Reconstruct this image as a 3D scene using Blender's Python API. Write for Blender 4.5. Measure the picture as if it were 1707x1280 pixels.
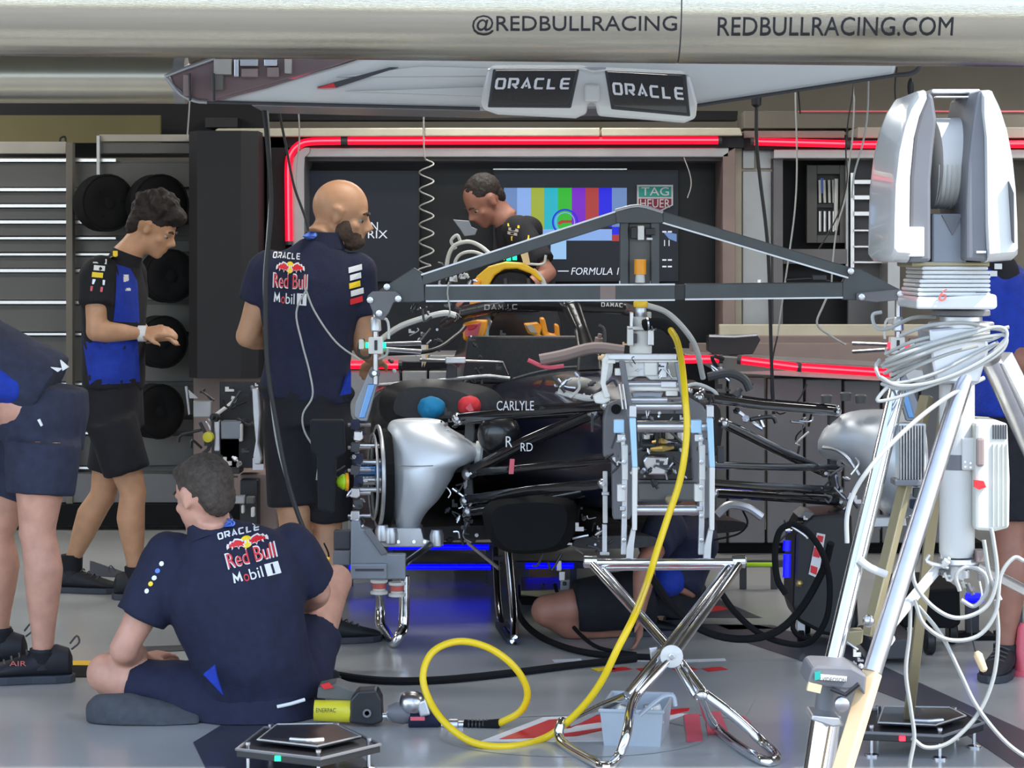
import bpy, bmesh, math, random
from mathutils import Vector, Matrix, Quaternion, noise
from mathutils.bvhtree import BVHTree
from mathutils.geometry import delaunay_2d_cdt
V = Vector
random.seed(7)
for o in list(bpy.data.objects): bpy.data.objects.remove(o)
SC = bpy.context.scene
COL = SC.collection
F, YH, H = 4000.0, 420.0, 1.55          # focal length in pixels, horizon row, eye height
def P(x, y, d): return V(((x-853.5)*d/F, d, H-(y-YH)*d/F))
def G(x, y, z=0.0):
    d = F*(H-z)/(y-YH); return P(x, y, d)
# ---------------------------------------------------------------- camera
cam = bpy.data.cameras.new('camera'); co = bpy.data.objects.new('camera', cam); COL.objects.link(co)
co.location = (0, 0, H); co.rotation_euler = (math.pi/2, 0, 0)
cam.lens = 36*F/1707; cam.sensor_width = 36; cam.shift_y = -(640-YH)/1707; cam.clip_end = 200
SC.camera = co
SC.view_settings.view_transform = 'Standard'; SC.view_settings.look = 'None'
SC.view_settings.gamma = 1; SC.view_settings.use_curve_mapping = False
SC.view_settings.exposure = 0.35
# ---------------------------------------------------------------- sky, sun
w = bpy.data.worlds.new('sky'); SC.world = w; w.use_nodes = True
nt = w.node_tree; nt.nodes.clear()
sky = nt.nodes.new('ShaderNodeTexSky'); sky.sky_type = 'NISHITA'; sky.sun_disc = False
sky.sun_elevation = math.radians(50); sky.sun_rotation = math.radians(60); sky.dust_density = 2.0; sky.air_density = 1.0
bg = nt.nodes.new('ShaderNodeBackground'); bg.inputs[1].default_value = 0.60
wo = nt.nodes.new('ShaderNodeOutputWorld')
hs_ = nt.nodes.new('ShaderNodeHueSaturation'); hs_.inputs['Saturation'].default_value = .78
nt.links.new(sky.outputs[0], hs_.inputs['Color']); nt.links.new(hs_.outputs[0], bg.inputs[0]); nt.links.new(bg.outputs[0], wo.inputs[0])
sl = bpy.data.lights.new('sun', 'SUN'); sl.energy = 4.6; sl.angle = math.radians(0.6); sl.color = (1, .95, .86)
so = bpy.data.objects.new('sun', sl); COL.objects.link(so)
sdir = V((-.75, .42, -1.1)).normalized()
so.rotation_euler = sdir.to_track_quat('-Z', 'Y').to_euler()
def area(name, loc, size, power, col=(1,1,1), target=None):
    l = bpy.data.lights.new(name, 'AREA'); l.shape = 'RECTANGLE'; l.size, l.size_y = size; l.energy = power; l.color = col
    o = bpy.data.objects.new(name, l); COL.objects.link(o); o.location = loc
    if target: o.rotation_euler = (V(target)-V(loc)).to_track_quat('-Z', 'Y').to_euler()
    return o
# unseen ceiling panel lamps, added as the inside light of the garage
ADDED_LAMPS = [(-3.4, 11.6), (0.0, 11.6), (3.4, 11.6), (-3.4, 9.0), (0.0, 9.2), (3.4, 9.0), (0, 13.0), (-4.2, 13.2), (3.6, 13.0)]
for i, (lx, ly) in enumerate(ADDED_LAMPS):
    area('added_panel_light', (lx, ly, 3.05), (1.3, .35), 14, (1, .97, .92))
# ---------------------------------------------------------------- materials
M = {}
def mk(name, col, rough=.5, metal=0.0, var=.08, scale=6.0, bump=0.0, bscale=60.0, aniso=0, stretch=None, coat=0.0, spec=.5):
    m = bpy.data.materials.new(name); m.use_nodes = True; n = m.node_tree.nodes; L = m.node_tree.links
    b = n['Principled BSDF']
    tc = n.new('ShaderNodeTexCoord'); mp = n.new('ShaderNodeMapping')
    L.new(tc.outputs['Object'], mp.inputs[0])
    if stretch: mp.inputs['Scale'].default_value = stretch
    no = n.new('ShaderNodeTexNoise'); no.inputs['Scale'].default_value = scale; no.inputs['Detail'].default_value = 4
    L.new(mp.outputs[0], no.inputs[0])
    cr = n.new('ShaderNodeValToRGB'); c = V(col)
    cr.color_ramp.elements[0].position = .3; cr.color_ramp.elements[1].position = .7
    cr.color_ramp.elements[0].color = (*[max(0, x*(1-var)) for x in c], 1)
    cr.color_ramp.elements[1].color = (*[min(1, x*(1+var)) for x in c], 1)
    L.new(no.outputs[0], cr.inputs[0]); L.new(cr.outputs[0], b.inputs['Base Color'])
    b.inputs['Roughness'].default_value = rough; b.inputs['Metallic'].default_value = metal
    b.inputs['Coat Weight'].default_value = coat; b.inputs['Specular IOR Level'].default_value = spec
    if aniso: b.inputs['Anisotropic'].default_value = aniso
    if bump:
        n2 = n.new('ShaderNodeTexNoise'); n2.inputs['Scale'].default_value = bscale; n2.inputs['Detail'].default_value = 3
        L.new(mp.outputs[0], n2.inputs[0]); bp = n.new('ShaderNodeBump'); bp.inputs['Strength'].default_value = bump
        bp.inputs['Distance'].default_value = .01
        L.new(n2.outputs[0], bp.inputs['Height']); L.new(bp.outputs[0], b.inputs['Normal'])
    M[name] = m; return m
def em(name, col, s, base=(.02,.02,.02)):
    m = mk(name, base, .4); b = m.node_tree.nodes['Principled BSDF']
    b.inputs['Emission Color'].default_value = (*col, 1); b.inputs['Emission Strength'].default_value = s
    return m
mk('floor_paint', (.41,.42,.41), .20, 0, .10, 1.2, .03, 3)
mk('floor_dark', (.055,.058,.08), .3)
mk('shade_canopy', (.30,.27,.20), .8); mk('apron', (.15,.155,.165), .8, 0, .1, 2)
mk('wall_khaki', (.40,.37,.31), .8, 0, .12, 1.5)
mk('wall_grey', (.115,.115,.108), .5, 0, .08, 2)
mk('wall_dark', (.010,.010,.013), .6)
mk('wall_olive', (.20,.175,.085), .8, 0, .12, 2)
mk('wall_brown', (.17,.155,.13), .8, 0, .12, 1.5)
mk('panel_warm', (.42,.39,.34), .5)
mk('panel_brown', (.27,.20,.18), .5)
mk('cream', (.60,.56,.44), .45)
mk('silver_paint', (.42,.42,.42), .35, .6)
mk('slat_metal', (.75,.75,.77), .25, .7)
mk('screen_black', (.006,.007,.012), .35)
mk('brushed_tube', (.56,.52,.42), .17, .92, .04, 8, .12, 120, stretch=(.3,10,10))
mk('tube_plain', (.50,.46,.35), .32, .85, .04, 8)
mk('white_gloss', (.67,.67,.64), .22, 0, .03, 3, coat=.5)
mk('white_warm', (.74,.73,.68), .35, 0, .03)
mk('white_ribbed', (.62,.62,.55), .45)
mk('bay_glass', (.20,.14,.14), .2, .1)
mk('chrome', (.78,.78,.80), .10, 1.0, .03)
mk('steel', (.58,.58,.60), .28, 1.0, .08, 20)
mk('steel_satin', (.62,.63,.65), .42, .9, .08, 14)
mk('alu_duct', (.72,.76,.80), .42, .45, .06, 5, .05, 12)
mk('blue_anodised', (.16,.33,.62), .3, .6)
mk('sky_blue', (.42,.66,.86), .3, .4)  # sky reflection colour of the jig uprights; the roller blocks are blue themselves
mk('carbon', (.012,.012,.014), .32, 0, .3, 90, coat=.4)
mk('carbon_gloss', (.013,.013,.015), .10, 0, .3, 90, coat=1.0)
mk('carbon_matt', (.020,.020,.023), .5, 0, .25, 60)
mk('body_navy', (.008,.010,.028), .3, 0, .1, 4, coat=.5)
mk('graphite', (.075,.082,.085), .45, .3, .1, 10)
mk('grey_plate', (.24,.26,.29), .4, .4)
mk('rubber', (.008,.008,.009), .85, spec=.2)
mk('black_plastic', (.016,.016,.018), .4)
mk('dark_grey', (.05,.05,.055), .5)
mk('mid_grey', (.16,.16,.17), .5)
mk('orange', (.95,.36,.01), .35)
mk('kevlar_yellow', (.85,.52,.02), .4)
mk('yellow_hose', (.86,.60,.01), .35, 0, .04)
mk('tool_yellow', (.70,.62,.03), .4)
mk('red_paint', (.72,.025,.03), .4)
mk('red_faded', (.75,.12,.16), .4)
mk('white_print', (.80,.80,.80), .5)
mk('logo_yellow', (.95,.66,.02), .5)
mk('logo_blue', (.10,.22,.70), .5)
mk('logo_green', (.02,.36,.30), .5)
mk('logo_maroon', (.25,.01,.05), .5)
mk('cloth_blue', (.01,.27,.55), .7, 0, .15, 20, .3, 40)
mk('cloth_red', (.75,.04,.05), .7, 0, .15, 20, .3, 40)
mk('navy_cloth', (.010,.013,.040), .85, 0, .2, 30, .25, 180)
mk('navy_grey', (.024,.029,.058), .85, 0, .2, 30, .25, 180)
mk('black_cloth', (.008,.008,.012), .85, 0, .2, 30, .25, 180)
mk('royal_cloth', (.006,.035,.36), .8, 0, .15, 30, .25, 180)
mk('sock_grey', (.06,.065,.075), .9, 0, .15, 30, .2, 120)
mk('shoe_black', (.010,.011,.016), .65)
mk('sole_dark', (.04,.045,.06), .6)
mk('skin_warm', (.56,.30,.17), .5, 0, .10, 18)
mk('skin_pink', (.60,.31,.22), .5, 0, .12, 18)
mk('skin_red', (.36,.16,.11), .5, 0, .12, 18)
mk('hair_dark', (.016,.010,.008), .7, 0, .4, 40, .6, 60)
mk('hair_brown', (.055,.040,.030), .7, 0, .4, 60, .6, 120)
mk('stubble', (.075,.045,.030), .8, 0, .4, 80)
mk('cable_black', (.012,.012,.013), .5)
mk('cable_grey', (.42,.42,.39), .5)
mk('hose_clear', (.62,.63,.60), .35)
mk('crate_grey', (.42,.47,.52), .5)
mk('tan_metal', (.36,.31,.19), .35, .5)
mk('peach', (.80,.58,.33), .5)
mk('red_rubber', (.60,.12,.10), .5)
mk('lime', (.45,.75,.02), .45)
mk('eye_white', (.35,.32,.30), .4); mk('eye_dark', (.01,.01,.01), .2)
mk('gold', (.70,.50,.16), .3, .8)
em('neon', (1, .003, .030), 1.15, (.3,.0,.01)); em('neon_core', (1,.12,.18), 1.3)
em('led_blue', (.0, .0, 1), 1.6); em('led_green', (.0,1,.35), 2.0); em('led_red', (1,.02,.05), 2.5)
em('lamp_white', (1,.97,.92), 6)
SCR = {}
for k, c in dict(grey=(.10,.18,.38), yel=(.25,.31,.02), cyan=(.0,.33,.42), green=(.01,.34,.01), purple=(.13,.0,.42), red=(.30,.02,.02),
                 blue=(.0,.0,.55), lblue=(.18,.31,.62), pale=(.24,.42,.66), white=(.7,.75,.85), dim=(.008,.012,.03)).items():
    em('screen_'+k, c, {'white': .8, 'dim': .35}.get(k, 1.0), (.004,.004,.005) if k == 'dim' else (.02,.02,.02))
# ---------------------------------------------------------------- mesh builder
def catmull(pts, k=6, closed=False):
    pts = [V(p) for p in pts]; n = len(pts)
    if n < 3: return pts
    out = []
    rng = range(n if closed else n-1)
    for i in rng:
        p1, p2 = pts[i], pts[(i+1) % n]
        p0 = pts[i-1] if (i > 0 or closed) else p1*2-p2
        p3 = pts[(i+2) % n] if (i+2 < n or closed) else p2*2-p1
        for j in range(k):
            t = j/k
            out.append(.5*((2*p1)+(p2-p0)*t+(2*p0-5*p1+4*p2-p3)*t*t+(3*p1-p0-3*p2+p3)*t**3))
    if not closed: out.append(pts[-1])
    return out
class B:
    def __init__(s): s.v = []; s.f = []
    def raw(s, vs, fs):
        o = len(s.v); s.v += [V(a) for a in vs]; s.f += [tuple(i+o for i in f) for f in fs]; return s
    def box(s, c, sz, R=None):
        c = V(c); x, y, z = [a/2 for a in sz]
        vs = [V((i*x, j*y, k*z)) for i in (-1,1) for j in (-1,1) for k in (-1,1)]
        if R is not None: vs = [R @ a for a in vs]
        return s.raw([a+c for a in vs], [(0,1,3,2),(4,6,7,5),(0,4,5,1),(2,3,7,6),(0,2,6,4),(1,5,7,3)])
    def bar(s, p, q, w, h=None, up=V((0,0,1))):
        p, q = V(p), V(q); h = h or w; t = (q-p).normalized()
        a = t.cross(up)
        if a.length < 1e-3: a = t.cross(V((0,1,0)))
        a.normalize(); b = a.cross(t).normalized()
        vs = [e + a*i*w/2 + b*j*h/2 for e in (p, q) for i in (-1,1) for j in (-1,1)]
        return s.raw(vs, [(0,1,3,2),(4,6,7,5),(0,4,5,1),(2,3,7,6),(0,2,6,4),(1,5,7,3)])
    def tube(s, pts, r, n=8, closed=False, sm=0, flat=1.0, ref=None):
        pts = [V(p) for p in pts]
        if sm: pts = catmull(pts, sm, closed)
        m = len(pts)
        rs = r if isinstance(r, (list, tuple)) else [r]*m
        if len(rs) != m:
            rs = [rs[min(len(rs)-1, int(i/(m-1)*(len(rs)-1)))]*(1-((i/(m-1)*(len(rs)-1)) % 1)) + rs[min(len(rs)-1, int(i/(m-1)*(len(rs)-1))+1)]*((i/(m-1)*(len(rs)-1)) % 1) for i in range(m)]
        t0 = (pts[1]-pts[0]).normalized()
        a = V(ref) if ref else (V((0,0,1)) if abs(t0.z) < .9 else V((1,0,0)))
        a = (a - t0*a.dot(t0)).normalized(); o = len(s.v); prev = t0
        for i, p in enumerate(pts):
            if closed: t = (pts[(i+1) % m]-pts[i-1])
            else: t = pts[min(i+1, m-1)]-pts[max(i-1, 0)]
            if t.length < 1e-9: t = prev
            t = t.normalized(); a = (a - t*a.dot(t))
            if a.length < 1e-6: a = t.orthogonal()
            a.normalize(); b = t.cross(a); prev = t
            for k in range(n):
                th = 2*math.pi*k/n
                s.v.append(p + a*math.cos(th)*rs[i]*flat + b*math.sin(th)*rs[i])
        for i in range(m if closed else m-1):
            for k in range(n):
                i2 = (i+1) % m
                s.f.append((o+i*n+k, o+i*n+(k+1) % n, o+i2*n+(k+1) % n, o+i2*n+k))
        if not closed:
            s.f.append(tuple(o+k for k in range(n))[::-1]); s.f.append(tuple(o+(m-1)*n+k for k in range(n)))
        return s
    def lathe(s, o, axis, prof, n=24):
        o = V(o); ax = V(axis).normalized(); a = ax.orthogonal().normalized(); b = ax.cross(a); st = len(s.v)
        for h, r in prof:
            for k in range(n):
                th = 2*math.pi*k/n; s.v.append(o+ax*h+(a*math.cos(th)+b*math.sin(th))*max(r, 1e-5))
        for i in range(len(prof)-1):
            for k in range(n):
                s.f.append((st+i*n+k, st+i*n+(k+1) % n, st+(i+1)*n+(k+1) % n, st+(i+1)*n+k))
        s.f.append(tuple(st+k for k in range(n))[::-1]); s.f.append(tuple(st+(len(prof)-1)*n+k for k in range(n)))
        return s
    def cyl(s, p, q, r, n=16): 
        p, q = V(p), V(q); return s.lathe(p, q-p, [(0, r), ((q-p).length, r)], n)
    def ell(s, c, r, R=None, n=16, m=10):
        c = V(c); o = len(s.v)
        if not isinstance(r, (tuple, list)): r = (r, r, r)
        for i in range(1, m):
            ph = math.pi*i/m
            for k in range(n):
                th = 2*math.pi*k/n
                p = V((r[0]*math.sin(ph)*math.cos(th), r[1]*math.sin(ph)*math.sin(th), r[2]*math.cos(ph)))
                s.v.append(c+(R @ p if R is not None else p))
        zt = V((0,0,r[2])); 
        s.v.append(c+(R @ zt if R is not None else zt)); s.v.append(c-(R @ zt if R is not None else zt))
        T, Bm = len(s.v)-2, len(s.v)-1
        for i in range(m-2):
            for k in range(n): s.f.append((o+i*n+k, o+(i+1)*n+k, o+(i+1)*n+(k+1) % n, o+i*n+(k+1) % n))
        for k in range(n):
            s.f.append((T, o+k, o+(k+1) % n)); s.f.append((Bm, o+(m-2)*n+(k+1) % n, o+(m-2)*n+k))
        return s
    def prism(s, pts, off):
        pts = [V(p) for p in pts]; off = V(off); n = len(pts)
        return s.raw(pts+[p+off for p in pts], [tuple(range(n)), tuple(range(2*n-1, n-1, -1))]+[(i, i+n, (i+1) % n+n, (i+1) % n) for i in range(n)])
    def pp(s, px, d, t):                      # outline given as photo pixels at distance d, real thickness t going away from the lens
        return s.prism([P(x, y, d) for x, y in px], (0, t, 0))
    def loft(s, rings, cap=True):
        o = len(s.v); n = len(rings[0])
        for r in rings: s.v += [V(p) for p in r]
        for i in range(len(rings)-1):
            for k in range(n): s.f.append((o+i*n+k, o+i*n+(k+1) % n, o+(i+1)*n+(k+1) % n, o+(i+1)*n+k))
        if cap: s.f.append(tuple(o+k for k in range(n))[::-1]); s.f.append(tuple(o+(len(rings)-1)*n+k for k in range(n)))
        return s
WL = {}
def world(o): return WL.get(o.name, V((0,0,0))) if o else V((0,0,0))
def ob(name, b, mat, parent=None, label=None, cat=None, group=None, kind=None, smooth=False, bevel=0, loc=None, cut=None):
    me = b if isinstance(b, bpy.types.Mesh) else None
    base = world(parent)
    if me is None:
        me = bpy.data.meshes.new(name)
        if loc is None:
            if parent is None and b.v:
                xs = [v.x for v in b.v]; ys = [v.y for v in b.v]; zs = [v.z for v in b.v]
                loc = V(((min(xs)+max(xs))/2, (min(ys)+max(ys))/2, min(zs)))
            else: loc = base
        me.from_pydata([v-loc for v in b.v], [], b.f)
        bm = bmesh.new(); bm.from_mesh(me); bmesh.ops.recalc_face_normals(bm, faces=bm.faces); bm.to_mesh(me); bm.free()
    elif loc is None: loc = base
    if smooth:
        me.polygons.foreach_set('use_smooth', [True]*len(me.polygons))
        try: me.set_sharp_from_angle(angle=math.radians(38))
        except Exception: pass
    o = bpy.data.objects.new(name, me); COL.objects.link(o); me.materials.append(M[mat] if isinstance(mat, str) else mat)
    o.location = V(loc)-base
    if parent: o.parent = parent
    WL[o.name] = V(loc)
    if bevel:
        m = o.modifiers.new('b', 'BEVEL'); m.width = bevel; m.segments = 2; m.limit_method = 'ANGLE'
    tag(o, label, cat, group, kind); return o
def tag(o, label=None, cat=None, group=None, kind=None):
    if label: o['label'] = label
    if cat: o['category'] = cat
    if group: o['group'] = group
    if kind: o['kind'] = kind
    return o
def thing(name, label, cat, loc, group=None, kind=None):
    o = bpy.data.objects.new(name, None); COL.objects.link(o); o.location = loc; WL[o.name] = V(loc); o.empty_display_size = .05
    return tag(o, label, cat, group, kind)
def sub(name, parent, loc=None):              # an Empty part that holds sub-parts
    o = bpy.data.objects.new(name, None); COL.objects.link(o); l = V(loc) if loc is not None else world(parent)
    o.parent = parent; o.location = l-world(parent); WL[o.name] = l; return o
# ---------------------------------------------------------------- lettering
_tc = {}
def textmesh(s, bold=.0, shear=0):
    key = (s, bold, shear)
    if key in _tc: return _tc[key]
    c = bpy.data.curves.new('t', 'FONT'); c.body = s; c.size = 1; c.offset = bold; c.shear = shear; c.resolution_u = 3; c.align_x = 'LEFT'
    c.fill_mode = 'NONE'
    o = bpy.data.objects.new('t', c); COL.objects.link(o)
    dg = bpy.context.evaluated_depsgraph_get(); me = bpy.data.meshes.new_from_object(o.evaluated_get(dg))
    bpy.data.objects.remove(o)
    r_ = delaunay_2d_cdt([V((v.co.x, v.co.y)) for v in me.vertices], [tuple(e.vertices) for e in me.edges], [], 0, 1e-6)
    vs = [V(v) for v in r_[0]]; fs = []
    ed = [(me.vertices[e.vertices[0]].co, me.vertices[e.vertices[1]].co) for e in me.edges]
    for f in r_[2]:                          # keep the triangles inside the outlines (non-zero winding)
        c_ = (vs[f[0]]+vs[f[1]]+vs[f[2]])/3; wn = 0
        for p, q in ed:
            if (p.y <= c_.y) != (q.y <= c_.y):
                if p.x+(c_.y-p.y)/(q.y-p.y)*(q.x-p.x) > c_.x: wn += 1 if q.y > p.y else -1
        if wn: fs.append(tuple(f))
    x0 = min(v.x for v in vs); x1 = max(v.x for v in vs); y0 = min(v.y for v in vs); y1 = max(v.y for v in vs)
    vs = [((v.x-x0)/(x1-x0), (v.y-y0)/(y1-y0)) for v in vs]
    _tc[key] = (vs, fs); return _tc[key]
WIDE = {'O': [[(0,.15),(0,.85),(.12,1),(.88,1),(1,.85),(1,.15),(.88,0),(.12,0),(0,.15)]],
        'R': [[(0,0),(0,1),(.88,1),(1,.88),(1,.55),(.88,.42),(.3,.42)],[(.55,.34),(1,0)]],
        'A': [[(0,0),(.5,1),(1,0)],[(.38,.26),(.62,.26)]], 'C': [[(1,1),(.12,1),(0,.85),(0,.15),(.12,0),(1,0)]],
        'L': [[(0,1),(0,0),(.9,0)]], 'E': [[(1,1),(.12,1),(0,.85),(0,.15),(.12,0),(1,0)],[(.15,.5),(.95,.5)]],
        'D': [[(0,0),(.85,0),(1,.2),(1,.8),(.85,1),(0,1),(0,0)]], 'M': [[(0,0),(.1,1),(.5,.35),(.9,1),(1,0)]]}
def widetext(s, w=1.0, h=.2, th=.035, gap=.25):
    """square-shouldered lettering drawn as mitred strips"""
    vs = []; fs = []; n = len(s); cw = w/(n+(n-1)*gap)
    for i, ch in enumerate(s):
        x0 = i*cw*(1+gap)
        for st in WIDE[ch]:
            pts = [V((x0+a*(cw-th)+th/2, b*(h-th)+th/2)) for a, b in st]
            closed = (pts[0]-pts[-1]).length < 1e-6
            if closed: pts = pts[:-1]
            m = len(pts); o = len(vs)
            if m < 2 or (m == 2 and (pts[0]-pts[1]).length < 1e-6): continue
            for k in range(m):
                pa = pts[k-1] if (k or closed) else None; pb = pts[(k+1) % m] if (k < m-1 or closed) else None
                ta = (pts[k]-pa).normalized() if pa is not None else (pb-pts[k]).normalized()
                tb = (pb-pts[k]).normalized() if pb is not None else ta
                na = V((-ta.y, ta.x)); nb = V((-tb.y, tb.x)); mi = (na+nb).normalized(); L = th/2/max(.45, mi.dot(na))
                vs += [pts[k]-mi*L, pts[k]+mi*L]
            for k in range(m if closed else m-1):
                k2 = (k+1) % m; fs.append((o+2*k, o+2*k2, o+2*k2+1, o+2*k+1))
    return [(a.x/w, a.y/h) for a in vs], fs
def decal(name, tm, o, U, Vv, mat, parent, lift=.0015, bvh=None, nrm=None, thick=.0012, label=None):
    """flat print: maps unit text coords to o+u*U+v*V, optionally dropped onto a surface along nrm"""
    o, U, Vv = V(o), V(U), V(Vv); N = (nrm if nrm is not None else U.cross(Vv)).normalized()
    if N.y > 0 and nrm is None: N = -N
    b = B(); vs, fs = tm; out = []
    for (u, v) in vs:
        p = o+U*u+Vv*v
        if bvh:
            hit = bvh.ray_cast(p+N*.35, -N, 1.0)
            if hit[0] is not None: p = hit[0]
        out.append(p+N*lift)
    b.raw(out, fs)
    k = len(out)
    ob_ = ob(name, b, mat, parent, label)
    if thick:
        m = ob_.modifiers.new('s', 'SOLIDIFY'); m.thickness = thick; m.offset = 0
    return ob_
def poly(px): # unit polygon helper for emblem shapes
    return (px, [tuple(range(len(px)))])
def circ(cx, cy, rx, ry, n=18): return [(cx+rx*math.cos(2*math.pi*i/n), cy+ry*math.sin(2*math.pi*i/n)) for i in range(n)]
def rrect(x0, y0, x1, y1, r, n=4):
    out = []
    for cx, cy, a0 in ((x1-r, y1-r, 0), (x0+r, y1-r, 90), (x0+r, y0+r, 180), (x1-r, y0+r, 270)):
        for i in range(n+1):
            a = math.radians(a0+90*i/n); out.append((cx+r*math.cos(a), cy+r*math.sin(a)))
    return out
# ================================================================ SETTING
D = 13.5
fl = ob('floor', B().box((0, 10.7, -.05), (22, 8.6, .1)), 'floor_paint', kind='structure')
ob('apron_ground', B().box((0, -7, -.055), (60, 26.8, .1)), 'apron', kind='structure')
for nm, b in [('wall_left', B().box((-6.2, 10.9, 1.6), (.2, 8.2, 3.2))), ('wall_right', B().box((6.2, 10.9, 1.6), (.2, 8.2, 3.2))),
              ('wall_back', B().box((0, 16.0, 1.6), (12.6, .2, 3.2)))]:
    ob(nm, b, 'wall_khaki' if nm == 'wall_back' else 'wall_brown', kind='structure')
ob('ceiling', B().box((0, 11.4, 3.25), (12.6, 9.3, .1)), 'wall_grey', kind='structure')
ob('shade_overhang', B().box((0, 6.46, 3.55), (16, .82, 1.0)), 'shade_canopy', kind='structure')  # unseen overhang, brought forward so the sun misses the garage floor
for k_, (lx, ly) in enumerate(ADDED_LAMPS):  # glowing fixtures for the added ceiling lamps, all out of view
    t = thing('added_light_panel', 'added slim white ceiling light panel out of view, '+['middle row at the left','middle row at the centre','middle row at the right','front row at the left','front row at the centre','front row at the right','back row at the centre','back row at the left','back row at the right'][k_], 'light', (lx, ly, 3.14), 'added ceiling light panels')
    ob('frame', B().box((lx, ly, 3.15), (1.4, .45, .1)), 'silver_paint', t)
    ob('diffuser', B().box((lx, ly, 3.09), (1.3, .35, .02)), 'lamp_white', t)
# pit opposite: low concrete wall that the metal reflects
ob('trim_1', B().box((0, -12, .6), (60, .4, 1.2)), 'apron', kind='structure')
# ---- floor paint (flat print)
def fdec(name, px, mat, z=.001):
    pts = [G(x, y) for x, y in px]
    b = B().raw([V((p.x, p.y, z)) for p in pts], [tuple(range(len(pts)))])
    o = ob(name, b, mat, fl); m = o.modifiers.new('s', 'SOLIDIFY'); m.thickness = .0008; return o
fdec('painted_band', [(1150,1040),(1260,1042),(1420,1072),(1440,1096),(1707,1218),(1760,1290),(1707,1290),(1560,1190),(1330,1100)], 'floor_dark')
fdec('painted_band', [(322,1238),(400,1190),(560,1232),(640,1290),(352,1300)], 'floor_dark')
fdec('painted_band', [(1060,1172),(1180,1150),(1260,1165),(1240,1200),(1120,1188)], 'floor_paint', .0014)
fdec('painted_arrow', [(1130,1000),(1190,996),(1270,1030),(1140,1030)], 'floor_dark')
fdec('painted_arrow', [(1195,1042),(1285,1042),(1312,1048),(1215,1050)], 'floor_dark')
fdec('painted_arrow', [(800,1236),(905,1196),(1000,1192),(1160,1176),(1165,1184),(1010,1236)], 'white_print', .0012)
fdec('painted_arrow', [(832,1233),(915,1201),(1150,1181),(1148,1186),(960,1228)], 'red_paint', .0024)
fdec('painted_arrow', [(930,1216),(1000,1206),(1020,1212),(940,1224)], 'white_print', .0032)
for q in ([(1140,1192),(1165,1190),(1172,1236),(1145,1238)], [(1175,1188),(1200,1186),(1215,1222),(1180,1226)], [(1210,1190),(1240,1194),(1252,1206),(1222,1204)]):
    fdec('painted_letter', q, 'red_faded', .0016)
for x0 in (985, 1010, 1060, 1120, 1170):
    fdec('painted_letter', [(x0,1115),(x0+30,1112),(x0+44,1116),(x0+12,1120)], 'red_paint' if x0 > 990 else 'logo_yellow', .0016)
for x0, ww in ((920, 60), (990, 50), (1050, 70), (1130, 90), (1160, 60)):
    fdec('painted_letter', [(x0,1100),(x0+ww*.8,1098),(x0+ww*.85,1102),(x0+4,1104)], 'white_print', .0016)
fdec('painted_stripe', [(0,1100),(322,1104),(330,1112),(0,1108)], 'kevlar_yellow', .0016)
fdec('painted_stripe', [(0,1108),(330,1112),(330,1131),(0,1128)], 'rubber', .0016)
fdec('painted_stripe', [(95,1099),(110,1099),(112,1107),(96,1107)], 'rubber', .0024)
fdec('painted_stripe', [(232,1079),(305,1076),(310,1085),(236,1088)], 'dark_grey', .0024)
for i, (px, m_) in enumerate([([(150,935),(240,965),(150,960)], 'floor_dark'), ([(1130,1018),(1200,1010),(1215,1016),(1150,1026)], 'red_paint')]):
    fdec('painted_arrow', px, m_, .002)
# floor ring emblem (pale outline)
ring = [V((G(0,1).x, 0, 0))]
c0 = G(955, 1225)
ring = [V((c0.x+.42*math.cos(a), c0.y+.33*math.sin(a), .0012)) for a in [i*math.pi/20 for i in range(41)]]
bb = B()
for p, q in zip(ring, ring[1:]):
    n_ = (p-V((c0.x, c0.y, .0012))).normalized()*.012
    bb.raw([p-n_, q-n_, q+n_, p+n_], [(0,1,2,3)])
ob('painted_ring', bb, 'floor_paint', fl)
# ---- building wall bits above the partitions
ob('trim_2', B().pp([(-40,192),(267,192),(267,238),(-40,238)], 14.2, .05), 'wall_olive', kind='structure')
ob('trim_3', B().pp([(-60,150),(445,150),(445,262),(-60,262)], 14.5, .05), 'wall_dark', kind='structure')
ob('trim_4', B().pp([(340,180),(1230,185),(1230,200),(340,200)], 14.6, .2), 'wall_dark', kind='structure')
ob('trim_5', B().pp([(342,196),(396,196),(396,212),(342,212)], 14.3, .2), 'black_plastic', kind='structure')
# ---- left louvred partition
lw = ob('wall_partition', B().pp([(-60,268),(330,268),(330,879),(-60,879)], D+.05, .08), 'wall_grey', kind='structure')
ob('header_panel', B().pp([(-60,236),(110,236),(110,256),(-60,256)], D-.02, .1), 'panel_warm', lw, bevel=.004)
ob('header_panel', B().pp([(165,224),(322,224),(322,236),(165,236)], D-.02, .1), 'panel_warm', lw, bevel=.004)
ob('header_panel', B().pp([(165,238),(322,238),(322,256),(165,256)], D-.01, .1), 'wall_grey', lw, bevel=.004)
prev = 270
for y in (267, 316, 343, 370, 397, 424, 451, 504, 557, 640, 695, 722, 780):
    t_ = 5 if y in (316, 343, 370, 267, 504, 451) else 3.5
    ob('slat', B().pp([(-60,y-t_/2),(112,y-t_/2),(112,y+t_/2),(-60,y+t_/2)], D-.015, .04), 'slat_metal', lw)
    ob('slat', B().pp([(122,y-t_/2),(193 if y < 500 else 150,y-t_/2),(193 if y < 500 else 150,y+t_/2),(122,y+t_/2)], D-.01, .04), 'slat_metal', lw)
    if y > 270: ob('panel', B().pp([(-60,prev+4),(322,prev+4),(322,y-4),(-60,y-4)], D+.02, .04), 'wall_grey', lw, bevel=.003)
    prev = y
ob('panel', B().pp([(-60,786),(322,786),(322,870),(-60,870)], D+.02, .04), 'wall_grey', lw)
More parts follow.
